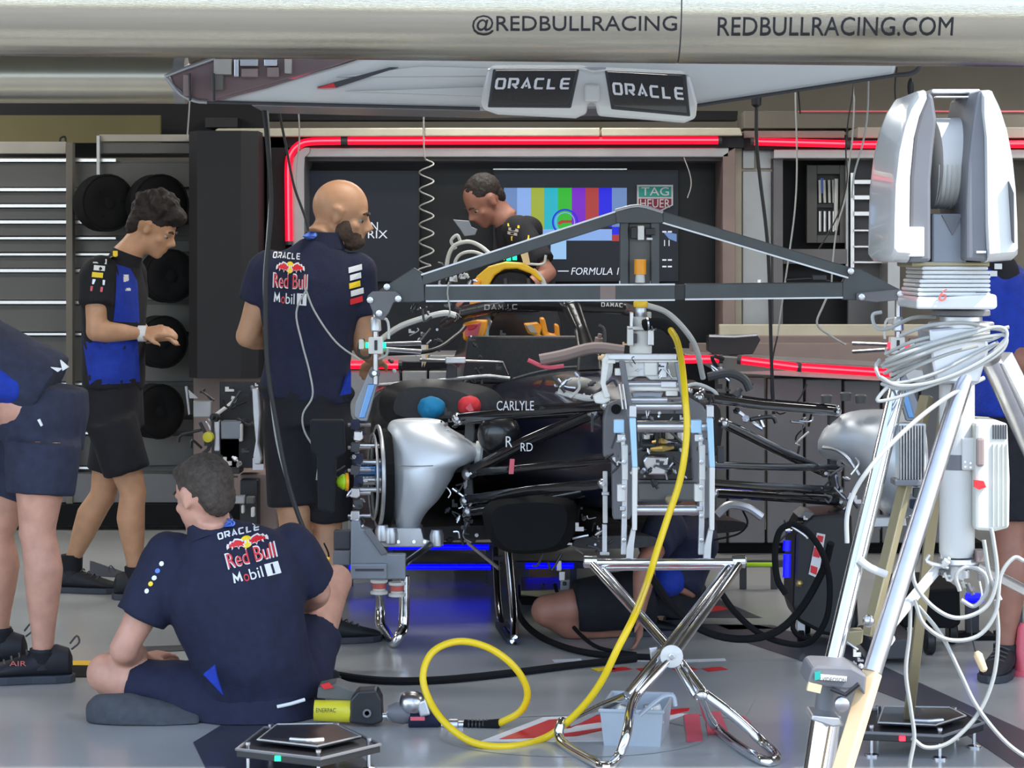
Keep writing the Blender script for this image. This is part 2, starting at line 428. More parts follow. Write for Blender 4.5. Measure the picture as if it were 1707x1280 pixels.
ob('kick_plate', B().pp([(-60,790),(322,790),(322,838),(-60,838)], D-.1, .1), 'mid_grey', lw, bevel=.004)
ob('kick_plate', B().pp([(-60,840),(440,840),(440,876),(-60,876)], D-.14, .1), 'rubber', lw, bevel=.004)
ob('post', B().pp([(110,238),(121,238),(121,870),(110,870)], D-.12, .08), 'wall_brown', lw, bevel=.004)
ob('rail', B().pp([(161,226),(166,226),(166,292),(161,292)], D-.06, .04), 'silver_paint', lw)
ob('rail', B().pp([(318,236),(323,236),(323,320),(318,320)], D-.06, .04), 'silver_paint', lw)
ob('hook', B().tube([P(100,236,D), P(101,230,D), P(108,228,D), P(110,236,D)], .006, sm=4), 'black_plastic', lw)
# ---- round covers hung on the wall
def cover(px, py, rx, ry, label, vis=True):
    d = D-.28; c = P(px, py, d); r = ry*d/F; yaw = math.acos(min(1, rx/ry))
    ax = V((math.sin(yaw), -math.cos(yaw), 0))
    t = thing('wheel_cover', label, 'wheel cover', c, 'round covers on the left wall')
    ob('shell', B().lathe(c, ax, [(.012,.02),(.010,r*.3),(.013,r*.34),(.016,r*.62),(.016,r*.66),(.014,r*.86),(.0,r*.98),(-.10,r*1.0),(-.15,r*.9)], 32), 'rubber', t, smooth=True)
    ob('hub_cap', B().lathe(c, ax, [(0,.03),(.018,.03),(.02,.02)], 20), 'rubber', t, smooth=True)
    ob('rim', B().tube([c+ax*.005+(ax.orthogonal().normalized()*math.cos(a)+ax.cross(ax.orthogonal().normalized())*math.sin(a))*r*.97 for a in [i*math.pi/12 for i in range(24)]], .006, 6, closed=True), 'rubber', t, smooth=True)
    ob('bracket', B().bar(c-ax*.1, V((c.x, D, c.z)), .04, .04), 'steel', t)
    for k in range(3):
        a = k*2.09+.5; e = ax.orthogonal().normalized(); f = ax.cross(e)
        ob('bolt', B().cyl(c+ax*.0+(e*math.cos(a)+f*math.sin(a))*r*.48, c+ax*.02+(e*math.cos(a)+f*math.sin(a))*r*.48, .008, 8), 'rubber', t)
for a in [(180,338,40,48,'round black cover at the upper left of the rack above the young man'), (268,340,43,50,'round black cover directly behind the dark curly hair'),
          (284,460,40,45,'round black cover level with the young man\'s chest'), (272,570,38,44,'round black cover behind the young man\'s wrist'),
          (266,686,37,46,'lowest round black cover, beside black shorts')]: cover(*a)
# ---- dark rounded wall end
ob('wall_pillar', B().prism([V((P(x,0,D).x, y_, 0)) for x, y_ in ((325,13.3),(333,13.05),(350,12.95),(420,12.95),(447,12.98),(447,13.6),(325,13.6))], (0,0,.0001)).prism(
    [V((P(x,0,D).x, y_, P(0,622,D).z)) for x, y_ in ((325,13.3),(333,13.05),(350,12.95),(420,12.95),(447,12.98),(447,13.6),(325,13.6))], (0,0,P(0,226,D).z-P(0,622,D).z)), 'wall_dark', kind='structure', bevel=.01)
ob('wall_plinth', B().pp([(322,622),(470,622),(470,876),(322,876)], D-.1, .15), 'panel_brown', kind='structure', bevel=.005)
# ---- lit bay frame
bay = ob('wall_bay', B().pp([(445,216),(1240,216),(1240,870),(445,870)], D+.35, .05), 'screen_black', kind='structure')
ob('cornice', B().pp([(348,228),(362,214),(705,213),(705,227)], D-.3, .5), 'cream', bay, bevel=.006)
ob('cornice', B().pp([(708,213),(1000,213),(1000,227),(708,227)], D-.3, .5), 'cream', bay, bevel=.006)
ob('cornice', B().pp([(1003,213),(1234,213),(1238,226),(1003,227)], D-.3, .5), 'cream', bay, bevel=.006)
ob('fascia', B().pp([(445,227),(1240,227),(1240,246),(445,246)], D-.22, .12), 'wall_dark', bay)
ob('fascia', B().pp([(500,246),(1215,246),(1215,262),(500,262)], D-.22, .3), 'silver_paint', bay, bevel=.005)
ob('fascia', B().pp([(484,262),(1225,262),(1225,268),(484,268)], D-.1, .3), 'mid_grey', bay)
ob('jamb', B().pp([(445,227),(476,227),(476,622),(445,622)], D-.22, .5), 'wall_dark', bay)
ob('jamb', B().prism([P(x,y,D-.24) for x,y in [(487,280),(489,264),(496,253),(508,246),(516,246),(516,254),(508,262),(507,280),(507,622),(487,622)]], (0,.5,0)), 'silver_paint', bay)
ob('jamb', B().pp([(1205,258),(1226,246),(1226,620),(1205,620)], D-.22, .5), 'panel_brown', bay, bevel=.004)
def neon(name, pts, r=.021, label=None, group='red neon tubes'):
    t = thing(name, label, 'neon light', pts[0], group)
    ob('tube', B().tube(pts, r, 10, sm=4 if len(pts) > 2 else 0), 'neon', t, smooth=True)
    ob('filament', B().tube([p+V((0,-r*.9,r*.1)) for p in pts], r*.25, 6, sm=4 if len(pts) > 2 else 0), 'neon_core', t, smooth=True)
    for e, q in ((pts[0], pts[1]), (pts[-1], pts[-2])):
        ob('end_cap', B().cyl(e, e+(e-q).normalized()*.02, r*1.08, 10), 'dark_grey', t)
dn = D-.27
neon('neon_tube', [P(482,402,dn), P(481,330,dn), P(481,275,dn), P(486,255,dn), P(500,241,dn), P(520,236,dn), P(568,235,dn)], label='red neon tube bending round the upper left bay corner')
neon('neon_tube', [P(580,235,dn), P(1197,234,dn)], label='longest straight red neon tube above the screens')
neon('neon_tube', [P(1257,236,dn), P(1408,240,dn)], label='red neon tube above the right hand bay with the hanging cables')
neon('neon_tube', [P(1418,241,dn), P(1760,240,dn)], label='red neon tube passing behind the white twin-finned mast head')
# ---- screens on the bay wall
def rect3(x0, y0, x1, y1, d, t=.04): return B().pp([(x0,y0),(x1,y0),(x1,y1),(x0,y1)], d, t)
ds = D+.12
tv = thing('wall_screen', 'large dark wall screen with faint white lettering behind the bald man', 'screen', P(505,470,ds))
ob('bezel', rect3(508,283,700,470,ds), 'black_plastic', tv, bevel=.004)
ob('display', rect3(511,286,697,467,ds-.004,.006), 'screen_dim', tv)
def flat(name, s, x0, y0, x1, y1, d, mat, par, bold=.02, wide=False, shear=0):
    tm = widetext(s, 1, .2, .035*1) if wide else textmesh(s, bold, shear)
    o = P(x0, y1, d); return decal(name, tm, o, P(x1, y1, d)-o, P(x0, y0, d)-o, mat, par, lift=.002)
flat('lettering', 'AN', 605,370,630,384, ds-.004, 'screen_white', tv, .045)
flat('lettering', 'PRIX', 602,384,646,397, ds-.004, 'screen_white', tv, .045)
flat('lettering', 'MEXIC', 545,370,602,384, ds-.004, 'screen_white', tv, .045)
tv2 = thing('wall_screen', 'large wall screen showing vertical colour test bars', 'screen', P(825,470,ds))
ob('bezel', rect3(822,282,1132,470,ds), 'black_plastic', tv2, bevel=.004)
ob('display', rect3(826,286,1129,467,ds-.004,.006), 'screen_dim', tv2)
ob('bezel_edge', rect3(822,281,1045,283,ds-.006,.01), 'slat_metal', tv2)
xs = [840, 862, 885, 907, 930, 953, 976, 998, 1020, 1045]
for i, c in enumerate(['grey','lblue','yel','cyan','green','purple','red','blue','grey']):
    ob('colour_bar', rect3(xs[i],313,xs[i+1],382 if i < 7 else 378,ds-.010,.004), 'screen_'+c, tv2)
ob('colour_bar', rect3(862,382,884,390,ds-.010,.004), 'screen_lblue', tv2)
ob('colour_bar', rect3(884,382,1020,401,ds-.010,.004), 'screen_lblue', tv2)
ob('colour_bar', rect3(1020,378,1032,391,ds-.011,.004), 'screen_blue', tv2)
ob('colour_bar', rect3(1020,391,1032,402,ds-.011,.004), 'screen_red', tv2)
ob('colour_bar', rect3(918,401,944,432,ds-.010,.004), 'screen_pale', tv2)
def ringd(name, cx, cy, r0, r1, d, mat, par, n=28):
    b = B(); 
    for i in range(n):
        a0, a1 = 2*math.pi*i/n, 2*math.pi*(i+1)/n
        b.raw([P(cx+r*math.cos(a), cy+r*math.sin(a), d) for r, a in ((r0,a0),(r1,a0),(r1,a1),(r0,a1))], [(0,1,2,3)])
    return ob(name, b, mat, par)
ringd('ring_emblem', 942, 370, 19, 22, ds-.014, 'screen_blue', tv2)
ringd('ring_emblem', 942, 370, 15, 16.5, ds-.014, 'screen_lblue', tv2)
ob('emblem_stroke', B().pp([(929,371),(936,367),(953,367),(953,371),(938,372),(932,375)], ds-.015, .002), 'screen_red', tv2)
ob('emblem_stroke', B().pp([(1105,386),(1128,390),(1128,403),(1115,398)], ds-.012, .002), 'screen_grey', tv2)
flat('lettering', 'FORMULA 1', 952,446,1032,458, ds-.010, 'screen_white', tv2, .01, shear=.2)
ob('lettering_dash', rect3(930,451,948,452.6,ds-.010,.003), 'screen_white', tv2)
flat('lettering', '11', 1107,400,1116,410, ds-.010, 'screen_white', tv2)
for y in (432, 443, 385): flat('lettering', '--', 1104,y,1120,y+2.5, ds-.010, 'screen_white', tv2)
# shield badge printed on the screen surround
sh = thing('shield_sign', 'green and maroon shield badge with white lettering beside colour bars', 'sign', P(1091,354,ds-.03))
ob('shield_border', B().pp([(1062,308),(1122,308),(1122,342),(1092,357),(1062,342)], ds-.03, .02), 'white_print', sh)
ob('shield_upper_field', B().pp([(1065,311),(1119,311),(1119,328),(1065,328)], ds-.036, .02), 'logo_green', sh)
ob('shield_lower_field', B().pp([(1065,331),(1119,331),(1119,341),(1092,354),(1065,341)], ds-.036, .02), 'logo_maroon', sh)
flat('lettering', 'TAG', 1069,312,1115,326, ds-.036, 'white_print', sh, .03)
flat('lettering', 'HEUER', 1067,332,1117,346, ds-.036, 'white_print', sh, .015)
# coiled cable
cc = [P(722,205,12.9), P(706,200,12.9), P(707,262,12.9)]
pts = [P(707,-90,12.9), P(707,100,12.9), P(706,225,12.9), P(708,262,12.9)]
for i in range(0, 62):
    a = i*math.pi*2/10
    pts.append(P(711+12*math.sin(a), 266+i*2.9, 12.9)+V((0, .04*math.cos(a), 0)))
pts += [P(700,448,12.9), P(670,470,12.9)]
tag(ob('coiled_cable', B().tube(catmull(pts, 2), .0045, 6), 'cable_grey', smooth=True), 'grey coiled spring cable hanging in front of the dark screen wall', 'cable')
# ---- pillar between the bays
pil = ob('wall_column', B().pp([(1226,246),(1290,246),(1290,620),(1226,620)], D-.05, .4), 'cream', kind='structure')
for q in ((1238,250,1258,281),(1262,250,1286,281),(1238,285,1286,600)):
    ob('panel', rect3(*q, D-.07, .02), 'wall_grey' if 0 else 'silver_paint', pil, bevel=.003)
ob('panel', rect3(1226,246,1236,600,D-.08,.03), 'cream', pil)
# ---- right bay
rb = ob('wall_alcove', rect3(1290,225,1780,870,D+.3,.05), 'wall_dark', kind='structure')
ob('cornice', rect3(1240,218,1408,230,D-.25,.4), 'panel_brown', rb, bevel=.004)
ob('cornice', rect3(1430,212,1780,230,D-.25,.4), 'panel_warm', rb, bevel=.004)
ob('cornice', rect3(1240,185,1780,214,D+.1,.4), 'wall_brown', rb, bevel=.004)
ob('red_reflection', rect3(1330,184,1780,187,D+.09,.01), 'red_faded', rb)  # red reflected line, drawn as a thin coloured strip
ob('fascia', rect3(1240,229,1780,249,D-.2,.1), 'wall_dark', rb)
ob('fascia', rect3(1290,249,1780,264,D-.22,.3), 'silver_paint', rb, bevel=.004)
ob('jamb', rect3(1290,264,1305,600,D-.15,.3), 'mid_grey', rb)
ob('jamb', rect3(1480,262,1500,600,D-.2,.5), 'silver_paint', rb)
ob('panel', rect3(1305,415,1412,440,D,.1), 'mid_grey', rb, bevel=.003)
ob('panel', rect3(1500,262,1780,600,D+.1,.1), 'wall_brown', rb, bevel=.003)
cab = thing('wall_cabinet', 'grey wall cabinet with an open window onto upright white tubes', 'cabinet', P(1378,406,D+.1))
ob('body', rect3(1345,275,1415,405,D+.15,.1), 'dark_grey', cab)
for q in ((1345,275,1362,405),(1400,275,1412,405),(1362,275,1400,290),(1362,392,1400,405)): ob('frame', rect3(*q, D+.08, .06), 'wall_grey', cab, bevel=.003)
for i, x in enumerate((1366,1374,1382,1389)):
    ob('tube', B().cyl(P(x,300,D+.1), P(x+1,338,D+.1), .008, 8), 'white_gloss', cab); ob('tube', B().cyl(P(x+1,352,D+.1), P(x+1,386,D+.1), .009, 8), 'slat_metal', cab)
ob('tube', B().cyl(P(1394,298,D+.07), P(1393,384,D+.07), .012, 8), 'white_gloss', cab)
ob('shelf', rect3(1362,340,1392,346,D+.09,.03), 'black_plastic', cab)
ob('bottle', B().cyl(P(1370,297,D+.11), P(1370,322,D+.11), .012, 8), 'logo_blue', cab)
rk = thing('wall_rack', 'wall rack with a white post and six short horizontal white rails', 'rack', P(1418,450,D+.05))
ob('post', rect3(1418,288,1424,446,D+.05,.05), 'slat_metal', rk); ob('post', rect3(1410,262,1414,446,D+.05,.05), 'silver_paint', rk)
ob('back_panel', rect3(1414,262,1482,600,D+.12,.05), 'mid_grey', rk)
for i, y in enumerate((303, 329, 356, 384, 411, 437)):
    ob('rail', rect3(1424,y-(4 if i < 3 else 2),1470+2*i,y+(4 if i < 3 else 2),D+.02,.08), 'slat_metal', rk, bevel=.003)
# ---- counters left and right under the neon
dc = 12.3
ct = thing('side_counter', 'grey side counter running under the slanting red neon tubes on the right', 'counter', P(1380,930,dc))
ob('worktop', B().prism([P(1140,590,dc), P(1500,612,dc-.2), P(1640,630,dc-.2), P(1640,641,dc-.2), P(1500,636,dc-.2), P(1200,622,dc)], (0,.85,0)), 'silver_paint', ct, bevel=.006)
ob('worktop_upstand', rect3(1200,560,1640,590,dc+.7,.1), 'panel_brown', ct, bevel=.004)
ob('worktop_upstand', rect3(1200,541,1640,560,dc+.8,.08), 'cream', ct, bevel=.004)
ob('worktop_upstand', rect3(1150,572,1640,604,dc+.4,.05), 'panel_brown', ct, bevel=.004)
x = 1192
for ww in (20, 62, 62, 62, 62, 62, 62):
    ob('door', rect3(x+1,628+ (x-1192)*.03,x+ww-1,905,dc-.02,.06), 'mid_grey' if ww > 30 else 'wall_grey', ct, bevel=.006); x += ww+2
ob('plinth', rect3(1192,905,1640,930,dc+.05,.6), 'rubber', ct)
neon('neon_tube', [P(1140,599,dc-.03), P(1198,598,dc-.03)], label='short red neon tube right of the white central bracket')
neon('neon_tube', [P(1236,600,dc-.14), P(1330,612,dc-.20)], label='red neon tube on the counter edge, left half')
neon('neon_tube', [P(1334,612,dc-.20), P(1486,622,dc-.31)], label='red neon tube on the counter edge, right half behind white cables')
cl = thing('side_counter', 'pale counter seen just left of the silver measuring rod', 'counter', P(640,930,dc))
ob('worktop', rect3(560,592,760,604,dc,.6), 'silver_paint', cl, bevel=.005)
for x in (580, 625, 670, 715): ob('door', rect3(x,618,x+42,905,dc-.02,.3), 'silver_paint', cl, bevel=.006)
neon('neon_tube', [P(582,608,dc-.05), P(664,608,dc-.05)], label='short red neon tube beside the bald man\'s elbow')
nb = thing('laptop', 'small closed black laptop case standing on the counter edge', 'laptop', P(1218,594,dc-.3))
ob('lid', B().prism([P(x,y,dc+.1) for x,y in ((1180,560),(1262,558),(1268,566),(1255,590),(1195,594),(1180,585))], (0,.12,0)), 'black_plastic', nb, bevel=.004)
ob('edge', B().tube([P(1182,560,dc+.09), P(1225,561,dc+.09), P(1262,558,dc+.09)], .008, 6), 'slat_metal', nb)
# ================================================================ OVERHEAD
def htube(name, y0, y1, xl, xr, d, mat, slope=0, **k):
    c = P(0, (y0+y1)/2, d); r = (y1-y0)/2*d/F; t = thing(name, k.get('label'), 'tube', V((P(xl,0,d).x, d, c.z-r)))
    a, b_ = P(xl, (y0+y1)/2-slope, d), P(xr, (y0+y1)/2+slope, d)
    return t, a, b_, r
t, a, b_, r = htube('gantry_tube', -75, 103, -500, 2300, 6.98, None, 16, label='huge brushed silver tube across the top carrying dark web lettering')
jx = V(a).lerp(b_, (1130+500)/2800)
ob('tube_section', B().lathe(a, b_-a, [(0,r),((jx-a).length-.002,r)], 96), 'brushed_tube', t, smooth=True)
ob('tube_section', B().lathe(jx, b_-a, [(.002,r),((b_-jx).length,r)], 96), 'brushed_tube', t, smooth=True)
ob('joint_sleeve', B().lathe(jx-(b_-a).normalized()*.05, b_-a, [(0,r*.99),(.1,r*.99)], 64), 'dark_grey', t, smooth=True)
# lettering wraps round the tube
dirx = (b_-a).normalized(); 
def tubetext(s, x0, x1, y0, y1):
    vs, fs = textmesh(s, .004)
    out = []
    for u, v in vs:
        px = x0+(x1-x0)*u; py = y1+(y0-y1)*v
        xx = P(px, 0, 6.98-r).x; ctr = a+dirx*((xx-a.x)/dirx.x)
        zz = P(px, py+ (px-953)*.0, 6.98-r).z; s_ = max(-.98, min(.98, (zz-ctr.z)/r))
        out.append(ctr+V((0, -math.cos(math.asin(s_)), s_))*(r+.003))
    ob('lettering', B().raw(out, fs), 'wall_dark', t)
tubetext('@REDBULLRACING', 787, 1129, 25, 57)
tubetext('REDBULLRACING.COM', 1197, 1590, 28, 58)
t, a2, b2, r2 = htube('gantry_tube', 92, 172, -400, 302, 8.6, None, 1, label='shorter silver tube end at upper left behind the large tube')
ob('tube_section', B().lathe(a2, b2-a2, [(0,r2),((b2-a2).length,r2)], 48), 'tube_plain', t, smooth=True)
ob('end_ring', B().lathe(b2, b2-a2, [(-.02,r2*1.01),(.02,r2*1.01)], 48), 'silver_paint', t, smooth=True)
# boom fairing
dbm = 8.3
bm_ = thing('overhead_boom', 'white overhead equipment boom tapering to both sides above the car', 'boom', P(900,180,dbm))
ob('fairing', B().loft([[P(x,y,dbm+dd) for x,y in sh_] for dd, sh_ in ((0.0,[(345,169),(560,110),(640,85),(1500,85),(1490,124),(1160,174),(1000,178),(800,180),(420,172)]),(.5,[(345,160),(560,104),(640,80),(1500,80),(1490,116),(1160,160),(1000,164),(800,165),(420,160)]))]), 'white_gloss', bm_, bevel=.01)
ob('underside_panel', B().prism([P(x,y,dbm+.02) for x,y in ((420,172),(800,180),(1160,174),(1160,178),(800,185),(420,176))], (0,.45,0)), 'silver_paint', bm_)
for q in ([(560,128),(700,110),(1000,118),(900,126)], [(575,152),(900,141),(1100,150),(800,160)]):
    ob('skin_panel', B().prism([P(x,y,dbm-.012) for x,y in q], (0,.014,0)), 'white_gloss', bm_, bevel=.002)
ob('seam_strip', B().prism([P(x,y,dbm-.015) for x,y in ((528,145),(650,112),(664,112),(560,146))], (0,.012,0)), 'dark_grey', bm_)
ob('seam_strip', B().prism([P(x,y,dbm-.016) for x,y in ((528,147),(556,138),(560,146))], (0,.012,0)), 'red_paint', bm_)
ob('seam_strip', B().prism([P(x,y,dbm-.015) for x,y in ((340,168),(440,142),(560,104),(575,104),(445,147),(352,170))], (0,.012,0)), 'bay_glass', bm_)
ob('seam_strip', B().prism([P(x,y,dbm-.017) for x,y in ((478,131),(540,110),(560,106),(490,132))], (0,.012,0)), 'red_faded', bm_)
ob('edge_trim', B().tube([P(345,170,dbm-.01), P(800,181,dbm-.01)], .006), 'dark_grey', bm_)
ob('edge_trim', B().tube([P(1160,176,dbm-.01), P(1495,125,dbm-.01)], .006), 'dark_grey', bm_)
ob('edge_trim', B().tube([P(1495,125,dbm), P(1520,122,dbm), P(1533,110,dbm), P(1532,80,dbm)], .008, sm=4), 'dark_grey', bm_)
# glazed nose of the boom
ob('nose_shell', B().loft([[P(x,y,dbm+dd) for x,y in sh_] for dd, sh_ in ((-.02,[(282,124),(355,96),(600,96),(560,110),(350,168),(330,167),(305,155),(290,142)]),(.35,[(282,118),(355,90),(600,90),(560,104),(350,160),(330,158),(305,148),(290,134)]))]), 'bay_glass', bm_, bevel=.006)
ob('nose_rim', B().tube([P(358,97,dbm-.03), P(283,124,dbm-.03), P(281,133,dbm-.03), P(300,156,dbm-.03), P(325,168,dbm-.03), P(345,170,dbm-.03)], .007, sm=3), 'silver_paint', bm_, smooth=True)
for q, m_ in (((356,98,386,124),'panel_warm'),((390,98,398,128),'steel'),((400,98,430,110),'silver_paint'),((402,114,430,128),'panel_brown'),((440,98,462,110),'steel'),((445,112,465,128),'panel_brown'),((474,98,486,122),'panel_warm'),((305,124,318,160),'panel_brown'),((352,124,372,150),'wall_brown')):
    ob('bay_component', rect3(*q, dbm-.05, .05), m_, bm_, bevel=.003)
for x in (316, 356): ob('bay_rod', B().cyl(P(x,122,dbm-.06), P(x+1,168,dbm-.06), .004, 8), 'black_plastic', bm_)
# twin sign pods
sg = thing('hanging_sign', 'white double pod sign with two black panels lettered in white', 'sign', P(980,205,dbm-.3))
d1 = dbm-.3
ob('housing', B().loft([[P(x,y,d1+dd) for x,y in s_] for dd, s_ in ((0,[(812,114),(968,114),(985,120),(1010,118),(1150,124),(1163,172),(1160,198),(1140,206),(1060,199),(996,194),(992,172),(980,172),(978,190),(960,198),(830,192),(806,184),(800,172)]),(.22,[(820,108),(968,108),(985,112),(1010,112),(1140,118),(1150,165),(1148,188),(1130,194),(1060,190),(1000,185),(992,166),(980,166),(976,182),(955,188),(835,184),(815,176),(808,165)]))]), 'white_gloss', sg, bevel=.01)
for pn, in (([(826,117),(962,117),(948,176),(816,175)],), ([(1012,119),(1140,126),(1147,190),(1022,178)],)):
    ob('panel_gasket', B().prism([P(x,y,d1-.004) for x,y in [(pn[0][0]-4,pn[0][1]-2),(pn[1][0]+4,pn[1][1]-2),(pn[2][0]+4,pn[2][1]+4),(pn[3][0]-3,pn[3][1]+4)]], (0,.01,0)), 'dark_grey', sg, bevel=.004)
    ob('sign_panel', B().prism([P(x,y,d1-.012) for x,y in pn], (0,.014,0)), 'carbon', sg, bevel=.003)
def wt(s, A, Bp, Cp, d, par, mat='white_print', th=.036):
    o = P(*A, d); decal('lettering', widetext(s, 1, .2, th, .22), o, P(*Bp, d)-o, P(*Cp, d)-o, mat, par, lift=.003)
wt('ORACLE', (824,149), (950,149), (827,130), d1-.012, sg)
wt('ORACLE', (1022,158), (1142,167), (1020,137), d1-.012, sg)
ob('sign_bracket', rect3(960,112,1010,150,d1+.1,.25), 'silver_paint', sg)
ob('sign_bracket', rect3(974,140,1000,170,d1-.02,.05), 'white_gloss', sg, bevel=.008)
# ---- hanging cables
def cable(pts, r, mat, label, sm=5, group=None, name='hanging_cable', cat='cable'):
    return tag(ob(name, B().tube(pts, r, 8, sm=sm), mat, smooth=True), label, cat, group)
def px(pts, d): return [P(x, y, d if len(q) < 1 else q[0]) for x, y, *q in pts]
cable(px([(433,95),(437,150),(447,250),(452,350),(443,470),(445,600),(460,700),(482,810),(512,895),(545,945)], 8.6), .0085, 'cable_black', 'thick black cable hanging from the boom past the bald man to the seated man')
cable(px([(440,95),(447,200),(451,300),(445,400),(440,470),(443,560),(450,650),(462,740),(486,830)], 8.63), .004, 'cable_grey', 'thin grey cable running beside the thick black hanging cable')
cable(px([(457,98),(463,170),(478,250),(490,310),(508,360),(514,385)], 9.1), .005, 'cable_black', 'thin black cable falling onto the bald man\'s collar')
cable(px([(485,98),(493,130),(497,180),(499,230),(494,300),(500,340)], 9.15), .003, 'cable_grey', 'very thin grey wire beside the neon corner')
cable(px([(512,480),(494,520),(503,570),(516,620),(521,660),(505,690),(508,720),(530,760),(528,800)], 8.95), .0035, 'cable_grey', 'grey earphone wire down the back of the bald man')
cable(px([(508,478),(525,520),(560,570),(600,600)], 8.97), .0035, 'cable_grey', 'grey wire slanting from the bald man\'s back to his right elbow')
cable(px([(317,115),(316,170),(312,230)], 9.2), .003, 'cable_grey', 'thin wire below the nose of the boom')
hd = thing('hanging_cable', 'black cable hanging from a round boom plug down to the counter right of the pillar', 'cable', P(1262,170,9.4))
ob('plug', B().lathe(P(1261,162,9.4), (0,0,-1), [(0,.02),(.0,.022),(.03,.02),(.04,.008)], 14), 'black_plastic', hd)
ob('wire', B().tube(px([(1261,170),(1261,230),(1266,290),(1276,370),(1281,430),(1284,520),(1286,600),(1290,690)], 9.4), .007, 8, sm=5), 'cable_black', hd, smooth=True)
for i, (pts, r_, lb) in enumerate([
    ([(1327,60),(1326,158),(1328,230),(1328,300),(1324,360),(1316,420),(1306,490),(1296,560)], .0035, 'thin cable crossing the red neon left of the grey cabinet'),
    ([(1330,140),(1333,176),(1334,190)], .003, 'tiny loose cable end under the right wing of the boom'),
    ([(1422,60),(1422,145),(1414,200),(1410,250),(1412,300),(1400,350),(1380,390),(1365,415)], .003, 'thin cable crossing in front of the cabinet window'),
    ([(1423,60),(1422,145),(1424,170),(1421,230),(1416,270),(1409,330),(1395,380),(1388,440),(1386,480)], .0035, 'thin double cable beside the white rack post'),
    ([(1448,110),(1446,190),(1438,240),(1424,290),(1420,330)], .0035, 'thin cable bending towards the rack post top'),
    ([(1495,112),(1492,150),(1496,190),(1500,220)], .003, 'short cable left of the white mast fin'),
    ([(1140,262),(1150,290),(1152,310),(1146,330)], .003, 'short looped wire beside the shield badge'),
    ([(1296,560),(1288,600),(1286,660),(1300,690),(1330,668),(1345,640)], .0035, 'looped black wire above the right suspension'),
    ([(1386,480),(1372,510),(1362,540),(1385,560),(1410,575)], .0045, 'grey cable hooking below the right arm of the truss')]):
    cable(px(pts, {1:8.5,4:8.52,5:8.45,6:13.22}.get(i, 9.6+.05*i)), r_, 'cable_grey' if i in (0,3,4,6,8) else 'cable_black', lb)
ob('cable_weight', B().ell(P(1518,146,8.5), (.012,.012,.035)), 'black_plastic', label='small black teardrop cable weight under the gantry', cat='cable weight')
# ================================================================ PEOPLE
def frame(t, ref):
    t = t.normalized(); a = V(ref); a = a-t*a.dot(t)
    if a.length < 1e-5: a = t.orthogonal()
    a.normalize(); return t, a, t.cross(a)
def eltube(b, pts, prof, ref=(1,0,0), n=20):
    """pts polyline; prof list of (t along 0..1, radius along ref, radius across)"""
    pts = [V(p) for p in pts]; L = [0]
    for p, q in zip(pts, pts[1:]): L.append(L[-1]+(q-p).length)
    def at(t):
        s = t*L[-1]
        for i in range(len(pts)-1):
            if s <= L[i+1]+1e-9:
                return pts[i].lerp(pts[i+1], (s-L[i])/max(1e-9, L[i+1]-L[i]))
        return pts[-1]
    rings = []
    for t, ra, rb in prof:
        p = at(t); tg = at(min(1, t+.05))-at(max(0, t-.05)); tg, a, c = frame(tg, ref)
        rings.append([p+a*ra*math.cos(2*math.pi*k/n)+c*rb*math.sin(2*math.pi*k/n) for k in range(n)])
    b.loft(rings); return b
def remesh(name, b, vox, smooth=4, fold=0.0, fscale=(6,6,2.2), seed=0, base=V((0,0,0))):
    me = bpy.data.meshes.new(name); me.from_pydata([v-base for v in b.v], [], b.f)
    bm = bmesh.new(); bm.from_mesh(me); bmesh.ops.recalc_face_normals(bm, faces=bm.faces); bm.to_mesh(me); bm.free()
    o = bpy.data.objects.new(name, me); COL.objects.link(o)
    m = o.modifiers.new('r', 'REMESH'); m.mode = 'VOXEL'; m.voxel_size = vox; m.use_smooth_shade = True
    s = o.modifiers.new('s', 'SMOOTH'); s.factor = .5; s.iterations = smooth
    dg = bpy.context.evaluated_depsgraph_get(); dg.update()
    me2 = bpy.data.meshes.new_from_object(o.evaluated_get(dg)); me2.name = name
    bpy.data.objects.remove(o)
    if fold:
        for v in me2.vertices:
            p = V((v.co.x*fscale[0], v.co.y*fscale[1], v.co.z*fscale[2]))+V((seed*7.1, seed*3.3, 0))
            f = noise.noise(p)*.7+abs(noise.noise(p*2.3))*.6-.2
            v.co += v.normal*fold*f
    me2.polygons.foreach_set('use_smooth', [True]*len(me2.polygons))
    return me2
def bvh_of(me, base): return BVHTree.FromPolygons([v.co+base for v in me.vertices], [tuple(p.vertices) for p in me.polygons])
def hand(b, wrist, dirv, palm_n, s=1.0, curl=.5):
    """palm, five unequal bent fingers, thumb leaving the side of the palm"""
    w_, d, n_ = V(wrist), V(dirv).normalized(), V(palm_n); n_ = (n_-d*n_.dot(d)).normalized(); sd = d.cross(n_)
    R = Matrix((sd, d, n_)).transposed()
    b.box(w_+d*.045*s, (.076*s, .09*s, .028*s), R)
    for i, (off, L) in enumerate(((-.030, .068), (-.010, .078), (.010, .074), (.029, .058))):
        p0 = w_+d*.075*s+sd*off*s; p1 = p0+d*L*.5*s+n_*L*.10*s; a = curl
        p2 = p1+(d*math.cos(a)+n_*math.sin(a))*L*.35*s; p3 = p2+(d*math.cos(a*1.9)+n_*math.sin(a*1.9))*L*.3*s
        b.tube([p0, p1, p2, p3], [.0095*s, .009*s, .0082*s, .007*s], 8)
    t0 = w_+d*.02*s-sd*.03*s; t1 = t0-sd*.028*s+d*.022*s+n_*.01*s; t2 = t1-sd*.012*s+d*.03*s+n_*.014*s
    b.tube([t0, t1, t2], [.013*s, .0115*s, .009*s], 8)
